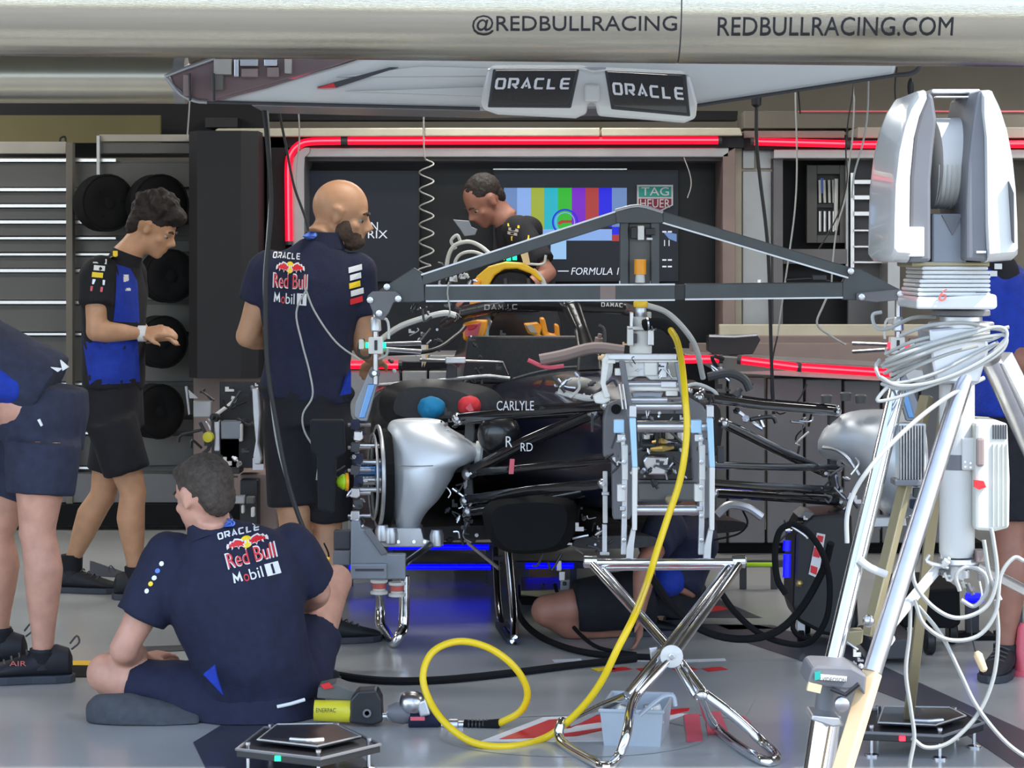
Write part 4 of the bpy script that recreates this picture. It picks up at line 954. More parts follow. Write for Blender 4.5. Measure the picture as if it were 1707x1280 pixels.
# ---------------- man leaning over the engine at the back
def rear_man():
    d = 12.8; p = person('man in black shirt leaning over the far end of the car, face turned down', V((P(850,0,d).x, d, 0))); base = world(p); b = B()
    nk = P(845,368,d); ch = P(872,420,d); pe = P(905,610,d+.05); sh1, sh2 = P(862,385,d-.16), P(880,385,d+.18); right = V((.15,-1,0)).normalized()
    L, R = head_parts(b, P(806,335,d-.02), (-.70,-.35,-.62), 1.12, neck=nk); torso(b, pe, ch, nk, right, -.01, 1.0)
    e1, w1 = P(915,455,d-.3), P(855,495,d-.5); e2, w2 = P(840,460,d+.1), P(800,490,d-.2)
    arm(b, sh1, e1, w1, 1.0); arm(b, sh2, e2, w2, 1.0); hand(b, w1, (-1,-.4,-.3), (0,0,-1)); hand(b, w2, (-1,-.4,-.3), (0,0,-1))
    h1, h2 = P(900,630,d-.1), P(905,630,d+.1); k1, k2 = P(890,760,d-.1), P(900,760,d+.12); a1, a2 = P(895,890,d-.1), P(905,885,d+.12)
    leg(b, h1, k1, a1, 1.05); leg(b, h2, k2, a2, 1.05); foot(b, a1, (-1,0,0)); foot(b, a2, (-1,0,0))
    put('body', remesh('body', b, .012, 3, base=base), 'skin_red', p, base); eyes(p, L, R, 1.12)
    hb = B(); s = 1.12; hb.ell(L(0,-.022,.040), tuple(a*s for a in (.080,.098,.088)), R); hb.ell(L(0,-.066,-.01), tuple(a*s for a in (.064,.045,.062)), R)
    put('hair', remesh('hair', hb, .008, 2, .004, (60,60,60), base=base), 'hair_dark', p, base)
    b = B(); torso(b, P(905,600,d), ch, nk, right, .02, 1.0); sleeve(b, sh1, e1, .8, .088, .08); sleeve(b, sh2, e2, .6)
    me = remesh('shirt', b, .011, 5, .012, (5,5,3), 13, base); sh = put('polo_shirt', me, 'black_cloth', p, base); bv = bvh_of(me, base); nr = V((0,-1,0))
    bar_stack(sh, bv, P(846,392,d-.2), P(866,396,d-.2)-P(846,392,d-.2), P(846,372,d-.2)-P(846,392,d-.2), nr, ['logo_yellow','panel_warm','panel_warm'])
    bar_stack(sh, bv, P(852,404,d-.2), P(882,402,d-.2)-P(852,404,d-.2), P(852,394,d-.2)-P(852,404,d-.2), nr, ['logo_yellow'])
    b = B(); eltube(b, [P(905,590,d), P(902,650,d)], [(0,.165,.13),(1,.175,.14)], right); shorts_leg(b, h1, k1, .8); shorts_leg(b, h2, k2, .8)
    put('shorts', remesh('shorts', b, .012, 4, .01, (5,5,2), 5, base), 'black_cloth', p, base)
    for a_ in (a1, a2): shoe(p, a_, (-1,0,0), 1.0, flatz=0.0)
rear_man()
# ---------------- person kneeling low behind the crossed stand
def kneeling():
    d = 9.65; p = person('person crouching low behind the crossed stand, bare knee and black shorts visible', V((P(1050,0,d).x, d, 0))); base = world(p); b = B()
    pe = P(1118,990,d+.05); ch = P(1142,905,d+.1); nk = P(1142,858,d+.1); right = V((.2,-1,0)).normalized()
    L, R = head_parts(b, P(1132,818,d+.08), (-.6,-.4,-.5), .95, neck=nk); torso(b, pe, ch, nk, right, -.01, .92)
    s1, s2 = P(1110,880,d-.08), P(1165,885,d+.26)
    e1, w1 = P(1076,940,d-.28), P(1066,1020,d-.30); arm(b, s1, e1, w1, 1.0); hand(b, w1, (0,0,-1), (-1,0,0)); arm(b, s2, P(1150,940,d+.3), P(1110,965,d+.25)); hand(b, P(1110,965,d+.25), (-1,0,0), (0,0,-1))
    h1, h2 = P(1085,995,d), P(1090,1000,d+.2); k1 = P(912,1018,d-.06); a1 = P(1050,1060,d+.05); k2 = P(960,1040,d+.35); a2 = P(1080,1060,d+.35)
    leg(b, h1, k1, a1, 1.15, ref=(0,1,0), back=(0,0,-1)); leg(b, h2, k2, a2, 1.1, ref=(0,1,0), back=(0,0,-1))
    foot(b, a1, (1,0,0)); foot(b, a2, (1,0,0))
    me = remesh('body', b, .011, 3, base=base)
    for v in me.vertices: v.co.z = max(v.co.z, .003)
    put('body', me, 'skin_red', p, base)
    hb = B(); hb.ell(L(0,-.02,.045), (.081,.1,.088), R); put('hair', remesh('hair', hb, .008, 2, .004, (60,60,60), base=base), 'hair_brown', p, base)
    b = B(); torso(b, P(1114,978,d+.05), ch, nk, right, .02, .93); sleeve(b, s1, e1, .6); sleeve(b, s2, P(1150,940,d+.3), .6)
    sh = put('polo_shirt', remesh('shirt', b, .011, 5, .012, (5,5,3), 15, base), 'navy_cloth', p, base)
    ob('blue_panel', B().ell(P(1112,965,d-.03), (.08,.14,.07)), 'royal_cloth', sh, smooth=True)
    b = B(); eltube(b, [P(1118,965,d+.1), P(1110,1020,d+.1)], [(0,.15,.16),(1,.14,.15)], (1,0,0)); shorts_leg(b, h1, k1, .74, .125, .105, (0,1,0)); shorts_leg(b, h2, k2, .7, .12, .10, (0,1,0))
    me = remesh('shorts', b, .011, 5, .012, (5,5,5), 17, base)
    for v in me.vertices: v.co.z = max(v.co.z, .006)
    put('shorts', me, 'black_cloth', p, base)
    for a_ in (a1, a2): shoe(p, V((a_.x, a_.y, .09)), (1,.1,0), 1.0, flatz=0.0)
kneeling()
# ---------------- person behind the mast on the right
def right_person():
    d = 8.9; p = person('person in royal blue shirt standing behind the white mast at the right edge', V((P(1690,0,d).x, d, 0))); base = world(p); b = B()
    nk = P(1648,440,d); ch = P(1668,510,d); pe = P(1690,700,d); s1, s2 = P(1640,480,d-.12), P(1690,478,d+.14); right = V((.2,-1,0)).normalized()
    L, R = head_parts(b, P(1640,375,d), (-.8,-.1,-.45), 1.0, neck=nk); torso(b, pe, ch, nk, right, -.01, 1.0)
    e1, w1 = P(1700,590,d-.15), P(1740,640,d-.3); e2, w2 = P(1720,590,d+.2), P(1740,650,d+.1)
    arm(b, s1, e1, w1); arm(b, s2, e2, w2); hand(b, w1, (.3,0,-1), (0,1,0)); hand(b, w2, (.3,0,-1), (0,1,0))
    h1, h2 = P(1680,730,d-.08), P(1700,730,d+.1); k1, k2 = P(1684,890,d-.08), P(1722,890,d+.12); a1, a2 = P(1676,1080,d-.08), P(1740,1060,d+.2)
    leg(b, h1, k1, a1, 1.05, back=(1,0,0)); leg(b, h2, k2, a2, 1.05, back=(1,0,0)); foot(b, a1, (-.4,-1,0)); foot(b, a2, (-.4,-1,0))
    put('body', remesh('body', b, .012, 3, base=base), 'skin_red', p, base)
    hb = B(); hb.ell(L(0,-.02,.045), (.081,.1,.088), R); put('hair', remesh('hair', hb, .008, 2, .004, (60,60,60), base=base), 'hair_dark', p, base)
    b = B(); torso(b, P(1684,690,d), ch, nk, right, .03, 1.0); sleeve(b, s1, e1, .6); sleeve(b, s2, e2, .6)
    me = remesh('shirt', b, .013, 5, .014, (5,5,3), 19, base); sh = put('polo_shirt', me, 'royal_cloth', p, base)
    sb = B(); sb.ell(P(1662,462,d-.10), (.085,.08,.10)); s_ = ob('shoulder_panel', sb, 'black_cloth', sh, smooth=True)
    for x, y, c in ((1664,444,'white_print'),(1656,456,'white_print'),(1652,470,'logo_yellow')):
        ob('sleeve_patch', B().box(P(x,y,d-.185), (.026,.01,.02)), c, sh)
    b = B(); eltube(b, [P(1690,670,d), P(1690,750,d)], [(0,.15,.17),(1,.15,.18)], (1,0,0)); shorts_leg(b, h1, k1, .85, .12, .11); shorts_leg(b, h2, k2, .8)
    put('shorts', remesh('shorts', b, .012, 4, .01, (5,5,2), 5, base), 'black_cloth', p, base)
    for a_ in (a1, a2): shoe(p, a_, (-.5,-1,0), 1.12, flatz=0.0)
right_person()
# ================================================================ RACING CAR
def smo(px, k=5): return [(p.x, p.z) for p in catmull([V((x, 0, y)) for x, y in px], k, True)]
def cx(y): return .55-.21*(y-8.6)          # centre line of the yawed car
AX = V((-.21, 1, 0)).normalized(); SDV = V((1, .21, 0)).normalized()
car = thing('racing_car', 'stripped black open-wheel racing car without wheels, nose towards the lens', 'racing car', V((cx(10), 10, 0)))
def sect(y, w, zt, zb, n=20, e=3.0):
    out = []; c = V((cx(y), y, (zt+zb)/2)); h = (zt-zb)/2
    for k in range(n):
        a = 2*math.pi*k/n; ca, sa = math.cos(a), math.sin(a)
        out.append(c+SDV*(w/2*math.copysign(abs(ca)**(2/e), ca))+V((0,0,h*math.copysign(abs(sa)**(2/e), sa))))
    return out
ob('survival_cell', B().loft([sect(8.72,.30,1.00,.62), sect(9.0,.34,1.03,.58), sect(9.4,.40,1.06,.55), sect(9.8,.48,1.07,.53), sect(10.1,.58,1.04,.52), sect(10.5,.70,1.0,.52), sect(11.2,.70,.98,.52), sect(12.2,.45,.85,.52)]), 'body_navy', car, smooth=True)
ob('engine_cover', B().loft([sect(10.95,.34,1.30,.9), sect(11.1,.42,1.36,.9), sect(11.5,.40,1.22,.85), sect(12.3,.22,.98,.8)]), 'carbon', car, smooth=True)
def side(y, off, w, zt, zb, n=16, e=3.0):
    out = []; c = V((cx(y), y, (zt+zb)/2))+SDV*off; h = (zt-zb)/2
    for k in range(n):
        a = 2*math.pi*k/n; ca, sa = math.cos(a), math.sin(a)
        out.append(c+SDV*(w/2*math.copysign(abs(ca)**(2/e), ca))+V((0,0,h*math.copysign(abs(sa)**(2/e), sa))))
    return out
for s_ in (-1, 1):
    ob('sidepod', B().loft([side(10.2,s_*.48,.46,.95,.62), side(10.4,s_*.50,.52,1.0,.55), side(11.2,s_*.48,.5,.96,.45), side(12.3,s_*.3,.3,.75,.45)]), 'carbon', car, smooth=True)
    ob('floor_edge', B().loft([side(10.0,s_*.45,.62,.42,.36), side(10.6,s_*.5,.62,.40,.35), side(12.4,s_*.45,.6,.40,.36)]), 'carbon_matt', car, smooth=True)
    ob('sidepod_inlet', B().loft([side(10.17,s_*.48,.34,.90,.80), side(10.25,s_*.48,.33,.89,.80)]), 'rubber', car)
ob('floor_plank', B().loft([sect(9.3,.34,.45,.40), sect(12.4,.5,.42,.38)]), 'carbon_matt', car)
ob('chin_duct', B().loft([[P(x,y,dd) for x,y in smo(s)] for dd, s in ((9.0,[(830,845),(930,840),(945,870),(930,905),(900,916),(850,915),(825,890)]),(9.05,[(815,838),(945,832),(958,870),(940,912),(900,922),(845,920),(815,895)]),(9.7,[(822,830),(950,825),(965,870),(950,910),(900,915),(850,912),(820,895)]))]), 'rubber', car, smooth=True)
# sponsor words on the flank
def cardec(s, x0, y0, x1, y1, d, mat='white_print', bold=.03, wide=False, par=None, label=None, dz=0):
    tm = widetext(s, 1, .2, .04, .3) if wide else textmesh(s, bold); o = P(x0, y1, d)
    return decal('lettering', tm, o, P(x1, y1-dz, d)-o, P(x0, y0, d)-o, mat, par or car, lift=.003)
cardec('CARLYLE', 828, 668, 890, 684, 8.98)
cardec('R', 843, 727, 854, 745, 8.9); cardec('RD', 868, 738, 888, 752, 8.9)
ob('red_stripe', B().pp([(850,765),(858,765),(856,790),(848,790)], 8.95, .004), 'red_faded', car)
# front bulkhead
bk = ob('front_bulkhead', B().pp([(1006,700),(1012,676),(1030,668),(1150,664),(1172,676),(1188,705),(1192,800),(1186,862),(1170,866),(1160,836),(1062,836),(1050,866),(1022,866),(1020,762),(1006,762)], 8.62, .1), 'mid_grey', car, bevel=.006)
ob('bulkhead_recess', B().pp([(1060,690),(1150,690),(1156,800),(1064,800)], 8.60, .03), 'carbon', bk, bevel=.004)
ob('lower_box', B().pp([(1064,806),(1164,806),(1160,834),(1066,834)], 8.56, .06), 'wall_grey', bk, bevel=.005)
ob('round_hole', B().cyl(P(1027,682,8.60), P(1027,682,8.63), .018, 20), 'rubber', bk)
for q in ((1195,744,1208,772),): ob('side_plate', rect3(*q, 8.75+(.1 if q[2]>1210 else 0), .02), 'dark_grey', bk, bevel=.004)
for i in range(4): ob('reservoir', B().lathe(P(1078+i*19,708+3*(i%2),8.58), (0,0,-1), [(0,.012),(.005,.017),(.05,.017),(.055,.008)], 12), ['steel','black_plastic','panel_warm','steel'][i], bk, smooth=True)
ob('brass_fitting', B().tube([P(1088,737,8.55), P(1102,735,8.53), P(1116,738,8.55)], [.006,.012,.006], 8), 'gold', bk, smooth=True)
ob('brass_fitting', B().tube([P(1086,749,8.55), P(1104,748,8.52), P(1122,746,8.55)], [.008,.013,.006], 8), 'gold', bk, smooth=True)
ob('steering_rack', B().tube([P(1070,742,8.57), P(1130,742,8.57)], .022, 12), 'black_plastic', bk, smooth=True)
ob('rack_housing', B().pp([(1072,768),(1078,760),(1115,762),(1110,792),(1080,792)], 8.52, .06), 'steel', bk, bevel=.006)
ob('tow_eye', B().lathe(P(1117,832,8.55), (0,-1,0), [(0,.018),(.02,.018),(.025,.012)], 16), 'tan_metal', bk, smooth=True)
# suspension
def arm_(name, pts, d0, d1, w, t=None, mat='carbon_gloss'):
    n = len(pts); q = [P(x, y, d0+(d1-d0)*i/(n-1)) for i, (x, y) in enumerate(pts)]
    b = B(); eltube(b, q, [(0,w*.6,w*.9),(.06,w*.5,w),(.5,w*.45,w),(.94,w*.5,w),(1,w*.6,w*.9)], (0,1,0), 12)
    # reference points along the car so the blade is flat, ra = chordwise
    o = ob(name, b, mat, car, smooth=True)
    for e, f in ((q[0], q[1]), (q[-1], q[-2])):
        ob('rod_end', B().ell(e, w*1.05), 'steel', o, smooth=True); ob('clevis_bolt', B().cyl(e-V((0,.03,0)), e+V((0,.03,0)), w*.35, 8), 'steel_satin', o)
    return o
dl, dr, db = 9.35, 9.65, 8.72
arm_('upper_wishbone', [(762,697),(880,685),(1010,676)], dl, db, .020); arm_('upper_wishbone', [(766,702),(860,694),(985,688)], dl, db+.5, .014)
arm_('pushrod', [(780,790),(870,740),(990,688)], dl, db+.2, .024)
arm_('track_rod', [(785,788),(880,780),(1040,764)], dl, db-.05, .015)
arm_('lower_wishbone', [(775,834),(880,818),(1005,806)], dl, db, .019); arm_('lower_wishbone', [(780,852),(880,840),(1000,815)], dl, db+.45, .020)
arm_('upper_wishbone', [(1165,662),(1260,675),(1395,686)], db, dr, .018); arm_('upper_wishbone', [(1150,652),(1260,668),(1395,680)], db+.5, dr, .012)
arm_('pushrod', [(1206,705),(1280,742),(1375,788)], db+.15, dr, .020)
arm_('track_rod', [(1172,774),(1260,778),(1400,780)], db-.05, dr, .014)
arm_('lower_wishbone', [(1170,805),(1270,812),(1400,818)], db, dr, .018); arm_('lower_wishbone', [(1190,822),(1290,828),(1400,836)], db+.4, dr, .018)
ob('bracket', B().pp([(985,688),(990,690),(989,720),(985,720)], 8.8, .01), 'dark_grey', car)
# brake ducts (drums)
def drum(rings, d, name='brake_duct'):
    rr = []
    for x, yt, yb, k in rings:
        c = P(x, (yt+yb)/2, d); h = (yb-yt)/2*d/F
        rr.append([c+V((0, -math.cos(a)*h*k, math.sin(a)*h)) for a in [2*math.pi*i/36 for i in range(36)]])
    return ob(name, B().loft(rr), 'alu_duct', car, smooth=True)
def shell(rows, d, yc, Rp, R):
    rr = []
    for y, xl, xr in rows:
        k = math.sqrt(max(.08, 1-((y-yc)/Rp)**2))*R; c = P((xl+xr)/2, y, d); hw = (xr-xl)/2*d/F
        rr.append([c+V((hw*math.copysign(abs(math.cos(a))**.8, math.cos(a)), -k*math.copysign(abs(math.sin(a))**.8, math.sin(a)), 0)) for a in [2*math.pi*i/36 for i in range(36)]])
    return ob('brake_duct', B().loft(rr), 'alu_duct', car, smooth=True)
def rowsm(rows): return [tuple(q) for q in catmull([V(r) for r in rows], 4)]
dL = shell(rowsm([(699,668,722),(702,652,738),(715,645,752),(735,643,786),(751,643,801),(766,643,792),(779,644,764),(800,646,752),(830,650,733),(850,655,714),(870,660,702),(886,661,702)]), 9.42, 790, 102, .19)
def ellring(x, yt, yb, d, r, mat, par, name, k=1.0):
    c = P(x, (yt+yb)/2, d); h = (yb-yt)/2*d/F
    return ob(name, B().tube([c+V((0,-math.cos(a)*h*k, math.sin(a)*h)) for a in [2*math.pi*i/32 for i in range(32)]], r, 8, closed=True), mat, par, smooth=True)
for cx_, r_, t_, nm_ in ((630,.195,.008,'duct_lip'),(622,.165,.006,'duct_inner_lip')):
    c_ = P(cx_, 794, 9.36); e1 = V((.17,-.98,0)).normalized()
    ob(nm_, B().tube([c_+e1*math.cos(a)*r_+V((0,0,math.sin(a)*r_)) for a in [2*math.pi*i/32 for i in range(32)]], t_, 8, closed=True), 'steel_satin', dL, smooth=True)
ob('duct_interior', B().lathe(P(640,794,9.40), (-1,-.17,0), [(-.02,.19),(0,.188),(.03,.19),(.03,.17),(.004,.15),(.004,.05)], 28), 'rubber', dL)
ob('duct_seam', B().tube([P(664,776,9.22), P(690,777,9.218), P(722,776,9.225)], .002), 'steel', dL); ob('duct_scoop', B().lathe(P(792,754,9.38), (1,0,-.1), [(0,.045),(.02,.05),(.03,.044),(.0301,.03),(.0,.02)], 16), 'white_gloss', dL, smooth=True)
foot_px = [(650,880),(702,880),(706,898),(720,902),(735,912),(640,912),(632,902),(648,896)]
ob('duct_foot', B().pp(foot_px, 9.30, .14), 'steel_satin', dL, bevel=.005)
for x in (645, 664, 690, 708, 727): ob('foot_bolt', B().cyl(P(x,903,9.29), P(x,903,9.27), .007, 8), 'steel', dL)
for i, x in enumerate((637, 652, 728)): ob('foot_clamp', B().lathe(P(x,875+4*i,9.28), (0,0,-1), [(0,.022),(.02,.028),(.06,.026),(.065,.014)], 12), 'steel_satin', dL, smooth=True)
for y, r_, m_ in ((770,.012,'steel'),(784,.018,'blue_anodised'),(800,.020,'steel'),(742,.010,'steel'),(816,.010,'steel_satin')):
    ob('hub_axle', B().lathe(P(640,y,9.4), (-1,0,0), [(0,r_*1.3),(.03,r_*1.3),(.035,r_),(.11,r_),(.115,r_*.6)], 14), m_, dL, smooth=True)
dR = drum([(1364,734,752,.8),(1372,718,760,.9),(1386,702,768,.95),(1400,692,768,1),(1418,686,780,1),(1436,683,802,1),(1455,682,838,1),(1475,682,856,1),(1500,682,864,1),(1528,686,860,1),(1534,700,846,1)], 9.72)
ellring(1530, 692, 858, 9.72, .009, 'steel_satin', dR, 'duct_lip')
ob('duct_lip', B().tube([P(1372,746,9.62), P(1395,750,9.58), P(1415,766,9.56), P(1432,792,9.55)], .008, 8, sm=3), 'steel_satin', dR, smooth=True)
ob('duct_foot', B().pp([(1450,862),(1510,862),(1512,878),(1450,880)], 9.6, .1), 'steel_satin', dR, bevel=.005)
for x, y in ((1378,672),(1410,668),(1435,672)): ob('fluid_cap', B().lathe(P(x,y,9.6), (0,0,1), [(0,.02),(.03,.024),(.035,.018)], 12), 'wall_grey', dR, smooth=True)
# uprights: dark castings between duct and arms
ob('upright', B().pp([(776,695),(788,690),(792,720),(786,770),(790,830),(784,860),(774,852),(772,780)], 9.4, .06), 'dark_grey', car, bevel=.005)
ob('upright', B().pp([(1382,686),(1396,682),(1400,720),(1394,780),(1404,840),(1390,846),(1382,790)], 9.7, .06), 'dark_grey', car, bevel=.005)
ob('cockpit_bulkhead', B().pp([(780,560),(975,560),(985,640),(770,640)], 10.42, .05), 'carbon_matt', car, bevel=.01)
# halo
hal = B(); eltube(hal, [P(742,540,10.9), P(765,524,10.6), P(800,510,10.35), P(860,503,10.05), P(930,504,9.9), P(975,510,9.86), P(1030,512,10.1), P(1070,522,10.5)], [(0,.025,.030),(.2,.030,.034),(.45,.032,.036),(.6,.036,.038),(.8,.030,.034),(1,.024,.028)], (0,0,1), 14)
eltube(hal, [P(952,510,9.88), P(966,540,9.82), P(976,575,9.75), P(984,610,9.65)], [(0,.040,.040),(.4,.030,.030),(1,.036,.045)], (0,1,0), 14)
me = remesh('halo', hal, .009, 4, base=world(car)); ho = ob('halo', me, 'carbon', car, loc=world(car))
hb_ = bvh_of(me, world(car))
def hdec(s, x0, y0, x1, y1, dy=0):
    tm = widetext(s, 1, .2, .030, .3); o = P(x0, y1, 9.9); decal('lettering', tm, o, P(x1, y1-dy, 9.9)-o, P(x0, y0, 9.9)-o, 'white_print', ho, bvh=hb_, nrm=V((0,-1,0)), lift=.003)
hdec('DAMAC', 806, 511, 863, 520, 3); hdec('DAMAC', 1004, 505, 1042, 512, -2)
decal('lettering', textmesh('DX', .03), P(757,537,10.6), P(770,528,10.6)-P(757,537,10.6), V((-.003,0,.028)), 'white_print', ho, bvh=hb_, nrm=V((0,-1,0)), lift=.003)
ob('halo_pillar_foot', B().pp([(965,585),(998,585),(1002,618),(962,620)], 9.6, .1), 'carbon', car, bevel=.008)
# headrest, orange covers
for px_ in ([(771,540),(795,534),(813,534),(812,548),(806,566),(798,573),(784,572),(772,566)], [(873,540),(896,538),(904,545),(900,558),(912,562),(898,562),(880,556)], [(899,530),(908,530),(914,556),(926,558),(924,540),(932,542),(934,570),(910,570),(904,556)]):
    ob('headrest_pad', B().pp(px_, 10.5, .16), 'orange', car, bevel=.008)
ob('headrest_badge', B().pp([(774,543),(802,538),(796,560),(776,562)], 10.49, .01), 'red_faded', car, bevel=.002); ob('headrest_badge', B().pp([(778,542),(798,541),(790,549),(780,550)], 10.482, .01), 'red_paint', car, bevel=.002)
ob('headrest_badge', B().pp([(876,542),(888,541),(896,556),(884,554)], 10.49, .01), 'panel_warm', car, bevel=.002)
# roll hoop / airbox arch
ob('airbox_surround', B().pp([(783,522),(785,482),(795,460),(814,444),(843,436),(872,438),(893,450),(906,468),(900,470),(884,456),(862,448),(840,449),(824,460),(813,480),(811,522)], 10.78, .2), 'kevlar_yellow', car, 'orange-yellow airbox surround', bevel=.012)
ob('airbox_side_panel', B().pp([(782,522),(784,484),(793,462),(803,468),(800,484),(798,522)], 10.765, .1), 'orange', car, bevel=.008)
ob('airbox_mouth', B().pp([(808,520),(812,478),(828,456),(850,450),(875,454),(892,470),(900,500),(902,520)], 10.84, .1), 'carbon_matt', car, bevel=.01)
ob('airbox_rim', B().tube([P(888,450,10.8), P(902,464,10.8), P(910,485,10.8), P(912,515,10.8)], .012, 8, sm=4), 'hose_clear', car, smooth=True)
for x in (842, 880): ob('airbox_strut', B().cyl(P(x,464,10.8), P(x+6,518,10.8), .01, 8), 'dark_grey', car)
for i, x in enumerate((838, 848, 858)): ob('status_light', B().box(P(x,430+(i%2),10.78), (.02,.01,.018)), 'led_green', car)
cp = B(); cp.pp([(868,424),(880,420),(884,440),(874,444)], 10.8, .04); ob('fin_bracket', cp, 'peach', car)
# white hoses behind
for pts, r_ in (([(748,475,11.3),(745,440,11.3),(755,412,11.3),(778,403,11.3),(800,410,11.3),(822,428,11.2)], .010), ([(760,470,11.2),(758,440,11.2),(768,424,11.2),(790,420,11.2),(820,432,11.2)], .008), ([(880,440,11.1),(905,440,11.1),(910,425,11.1)], .006),
                ([(760,415,11.4),(752,402,11.4),(762,392,11.4),(768,404,11.4)], .008), ([(615,582,9.6),(660,548,9.6),(700,532,9.6),(740,522,9.6),(760,526,9.6)], .012), ([(640,590,9.7),(720,584,9.7),(760,560,10),(775,545,10.2)], .009)):
    ob('hose', B().tube([P(*q) for q in pts], r_, 8, sm=5), 'hose_clear' if r_ != .009 else 'cable_black', car, smooth=True)
ob('hose', B().tube([P(1075,508,8.8), P(1110,520,8.9), P(1140,548,9.0), P(1160,580,9.1), P(1172,630,9.2)], .011, 8, sm=5), 'hose_clear', car, smooth=True)
ob('wing_emblem_plate', B().pp([(755,366),(782,368),(786,378),(796,382),(792,392),(774,394),(768,384)], 12.0, .01), 'grey_plate', car, bevel=.003)
# mirror stays, covers
ob('mirror_stay', B().pp([(745,606),(752,606),(762,612),(762,640),(742,640)], 9.9, .03), 'dark_grey', car, bevel=.003)
ob('mirror_stay', B().tube([P(700,600,9.9), P(744,601,9.88), P(838,604,9.9), P(846,625,9.95)], .006, 8), 'steel', car); ob('mirror_clamp', B().pp([(742,596),(776,596),(776,606),(742,606)], 9.85, .05), 'steel_satin', car, bevel=.004)
for x, m_ in ((706,'white_warm'),(710,'peach')): ob('yellow_tag', B().pp([(x-4,575),(x+4,575),(x+3,598),(x-3,612)], 9.9+ (x-706)*.01, .012), m_, car)
ob('deflector_edge', B().tube([P(632,642,9.9), P(700,637,9.9), P(760,632,9.9), P(810,627,9.9), P(850,631,9.9)], .008, 8, sm=3), 'steel_satin', car, smooth=True)
ob('deflector_edge', B().tube([P(855,632,9.85), P(900,620,9.85), P(960,612,9.8), P(1000,622,9.7)], .006, 8, sm=3), 'dark_grey', car, smooth=True)
ob('left_cover', B().loft([[P(x,y,dd) for x,y in smo(s)] for dd, s in ((9.75,[(665,655),(700,645),(755,650),(790,665),(795,690),(720,698),(660,690)]),(9.8,[(640,648),(700,632),(770,636),(830,655),(840,700),(720,712),(640,700)]),(10.2,[(640,648),(700,632),(770,636),(830,655),(840,700),(720,712),(640,700)]))]), 'carbon_matt', car, smooth=True)
for s_, c_, m_, nm in (((720,679,24,19),9.70,'cloth_blue','inlet_bung'),((782,676,20,16),9.72,'cloth_red','inlet_bung')):
    bb = B(); bb.ell(P(s_[0],s_[1],c_), (s_[2]*c_/F, .05, s_[3]*c_/F), None, 24, 16)
    me = remesh('bung', bb, .006, 1, .010, (14,14,14), s_[0], world(car)); put(nm, me, m_, car, world(car), 'blue cloth bung' if 'blue' in m_ else 'red cloth bung')
ob('bung_tag', B().pp([(776,680),(784,672),(790,684),(784,688)], 9.63, .005), 'red_faded', car)
cardec('CARD', 845, 610, 856, 612, 9.6) if 0 else None
ob('round_inlet_cover', B().ell(P(832,724,9.3), (.085,.06,.085)), 'carbon', car, smooth=True)
# mechanical clutter, each bit its own small part
rr = random.Random(11)
def clutter(par, box, d, n, mats, size=(6, 16), dd=.15, names=('pipe','bracket','connector','bolt','pipe')):
    for i in range(n):
        x = rr.uniform(box[0], box[2]); y = rr.uniform(box[1], box[3]); d_ = d+rr.uniform(0, dd); s = rr.uniform(*size)*d_/F; nm = rr.choice(names); m_ = rr.choice(mats); c = P(x, y, d_)
        if nm == 'pipe':
            e = c+V((rr.uniform(-1,1), rr.uniform(-.3,.3), rr.uniform(-1,1)))*s*2.2; f = e+V((rr.uniform(-1,1), 0, rr.uniform(-1,1)))*s
            b = B().tube([c, e, f], s*.16, 7, sm=3)
        elif nm == 'bracket':
            w_, h_ = s*rr.uniform(.5,1), s*rr.uniform(.3,.9)
            b = B().prism([c+V((0,0,0)), c+V((w_,0,0)), c+V((w_,0,h_*.5)), c+V((w_*.4,0,h_*.5)), c+V((w_*.4,0,h_)), c+V((0,0,h_))], (0,.01,0))
        elif nm == 'connector': b = B().lathe(c, (rr.uniform(-1,1), -.2, rr.uniform(-1,1)), [(0,s*.2),(s*.3,s*.2),(s*.3,s*.32),(s*.7,s*.32),(s*.7,s*.15),(s,s*.15)], 10)
        elif nm == 'bolt': b = B().lathe(c, (rr.uniform(-.4,.4), -1, rr.uniform(-.4,.4)), [(0,s*.25),(s*.25,s*.25),(s*.25,s*.14),(s*.5,s*.14)], 6)
        else: b = B().tube([c+V((s*.35*math.cos(a), 0, s*.35*math.sin(a))) for a in [k*math.pi/5 for k in range(10)]], s*.09, 6, closed=True)
        ob(nm, b, m_, par, smooth=nm in ('pipe','hose_clip'))
SM = ['steel','steel','steel_satin','black_plastic','mid_grey','dark_grey','cable_black','graphite']
clutter(car, (742,800,800,905), 9.3, 26, SM); clutter(car, (905,840,1000,925), 9.1, 30, SM+['dark_grey','black_plastic'])
clutter(car, (1365,790,1430,905), 9.5, 24, SM); clutter(car, (745,560,860,630), 9.9, 12, ['dark_grey','black_plastic','steel'])
clutter(car, (680,525,750,600), 10.2, 16, SM); clutter(car, (1065,690,1150,800), 8.52, 30, SM+['panel_warm'], (5,14), .06)
clutter(car, (735,690,790,730), 9.3, 10, SM); clutter(car, (985,560,1045,600), 9.5, 10, ['panel_brown','dark_grey','peach'], (10,24))
clutter(car, (720,450,790,480), 11.1, 12, SM); clutter(car, (1190,620,1260,700), 9.0, 16, ['dark_grey','black_plastic','black_plastic','steel'], (10,26))
clutter(car, (940,620,1000,670), 8.9, 12, ['white_warm','steel','dark_grey'], (10,22)); clutter(car, (590,560,700,620), 10.2, 8, ['dark_grey','steel'])
clutter(car, (1330,660,1380,760), 10.1, 12, ['dark_grey','black_plastic','steel'], (8,18)); clutter(car, (1140,655,1190,700), 8.7, 8, SM)
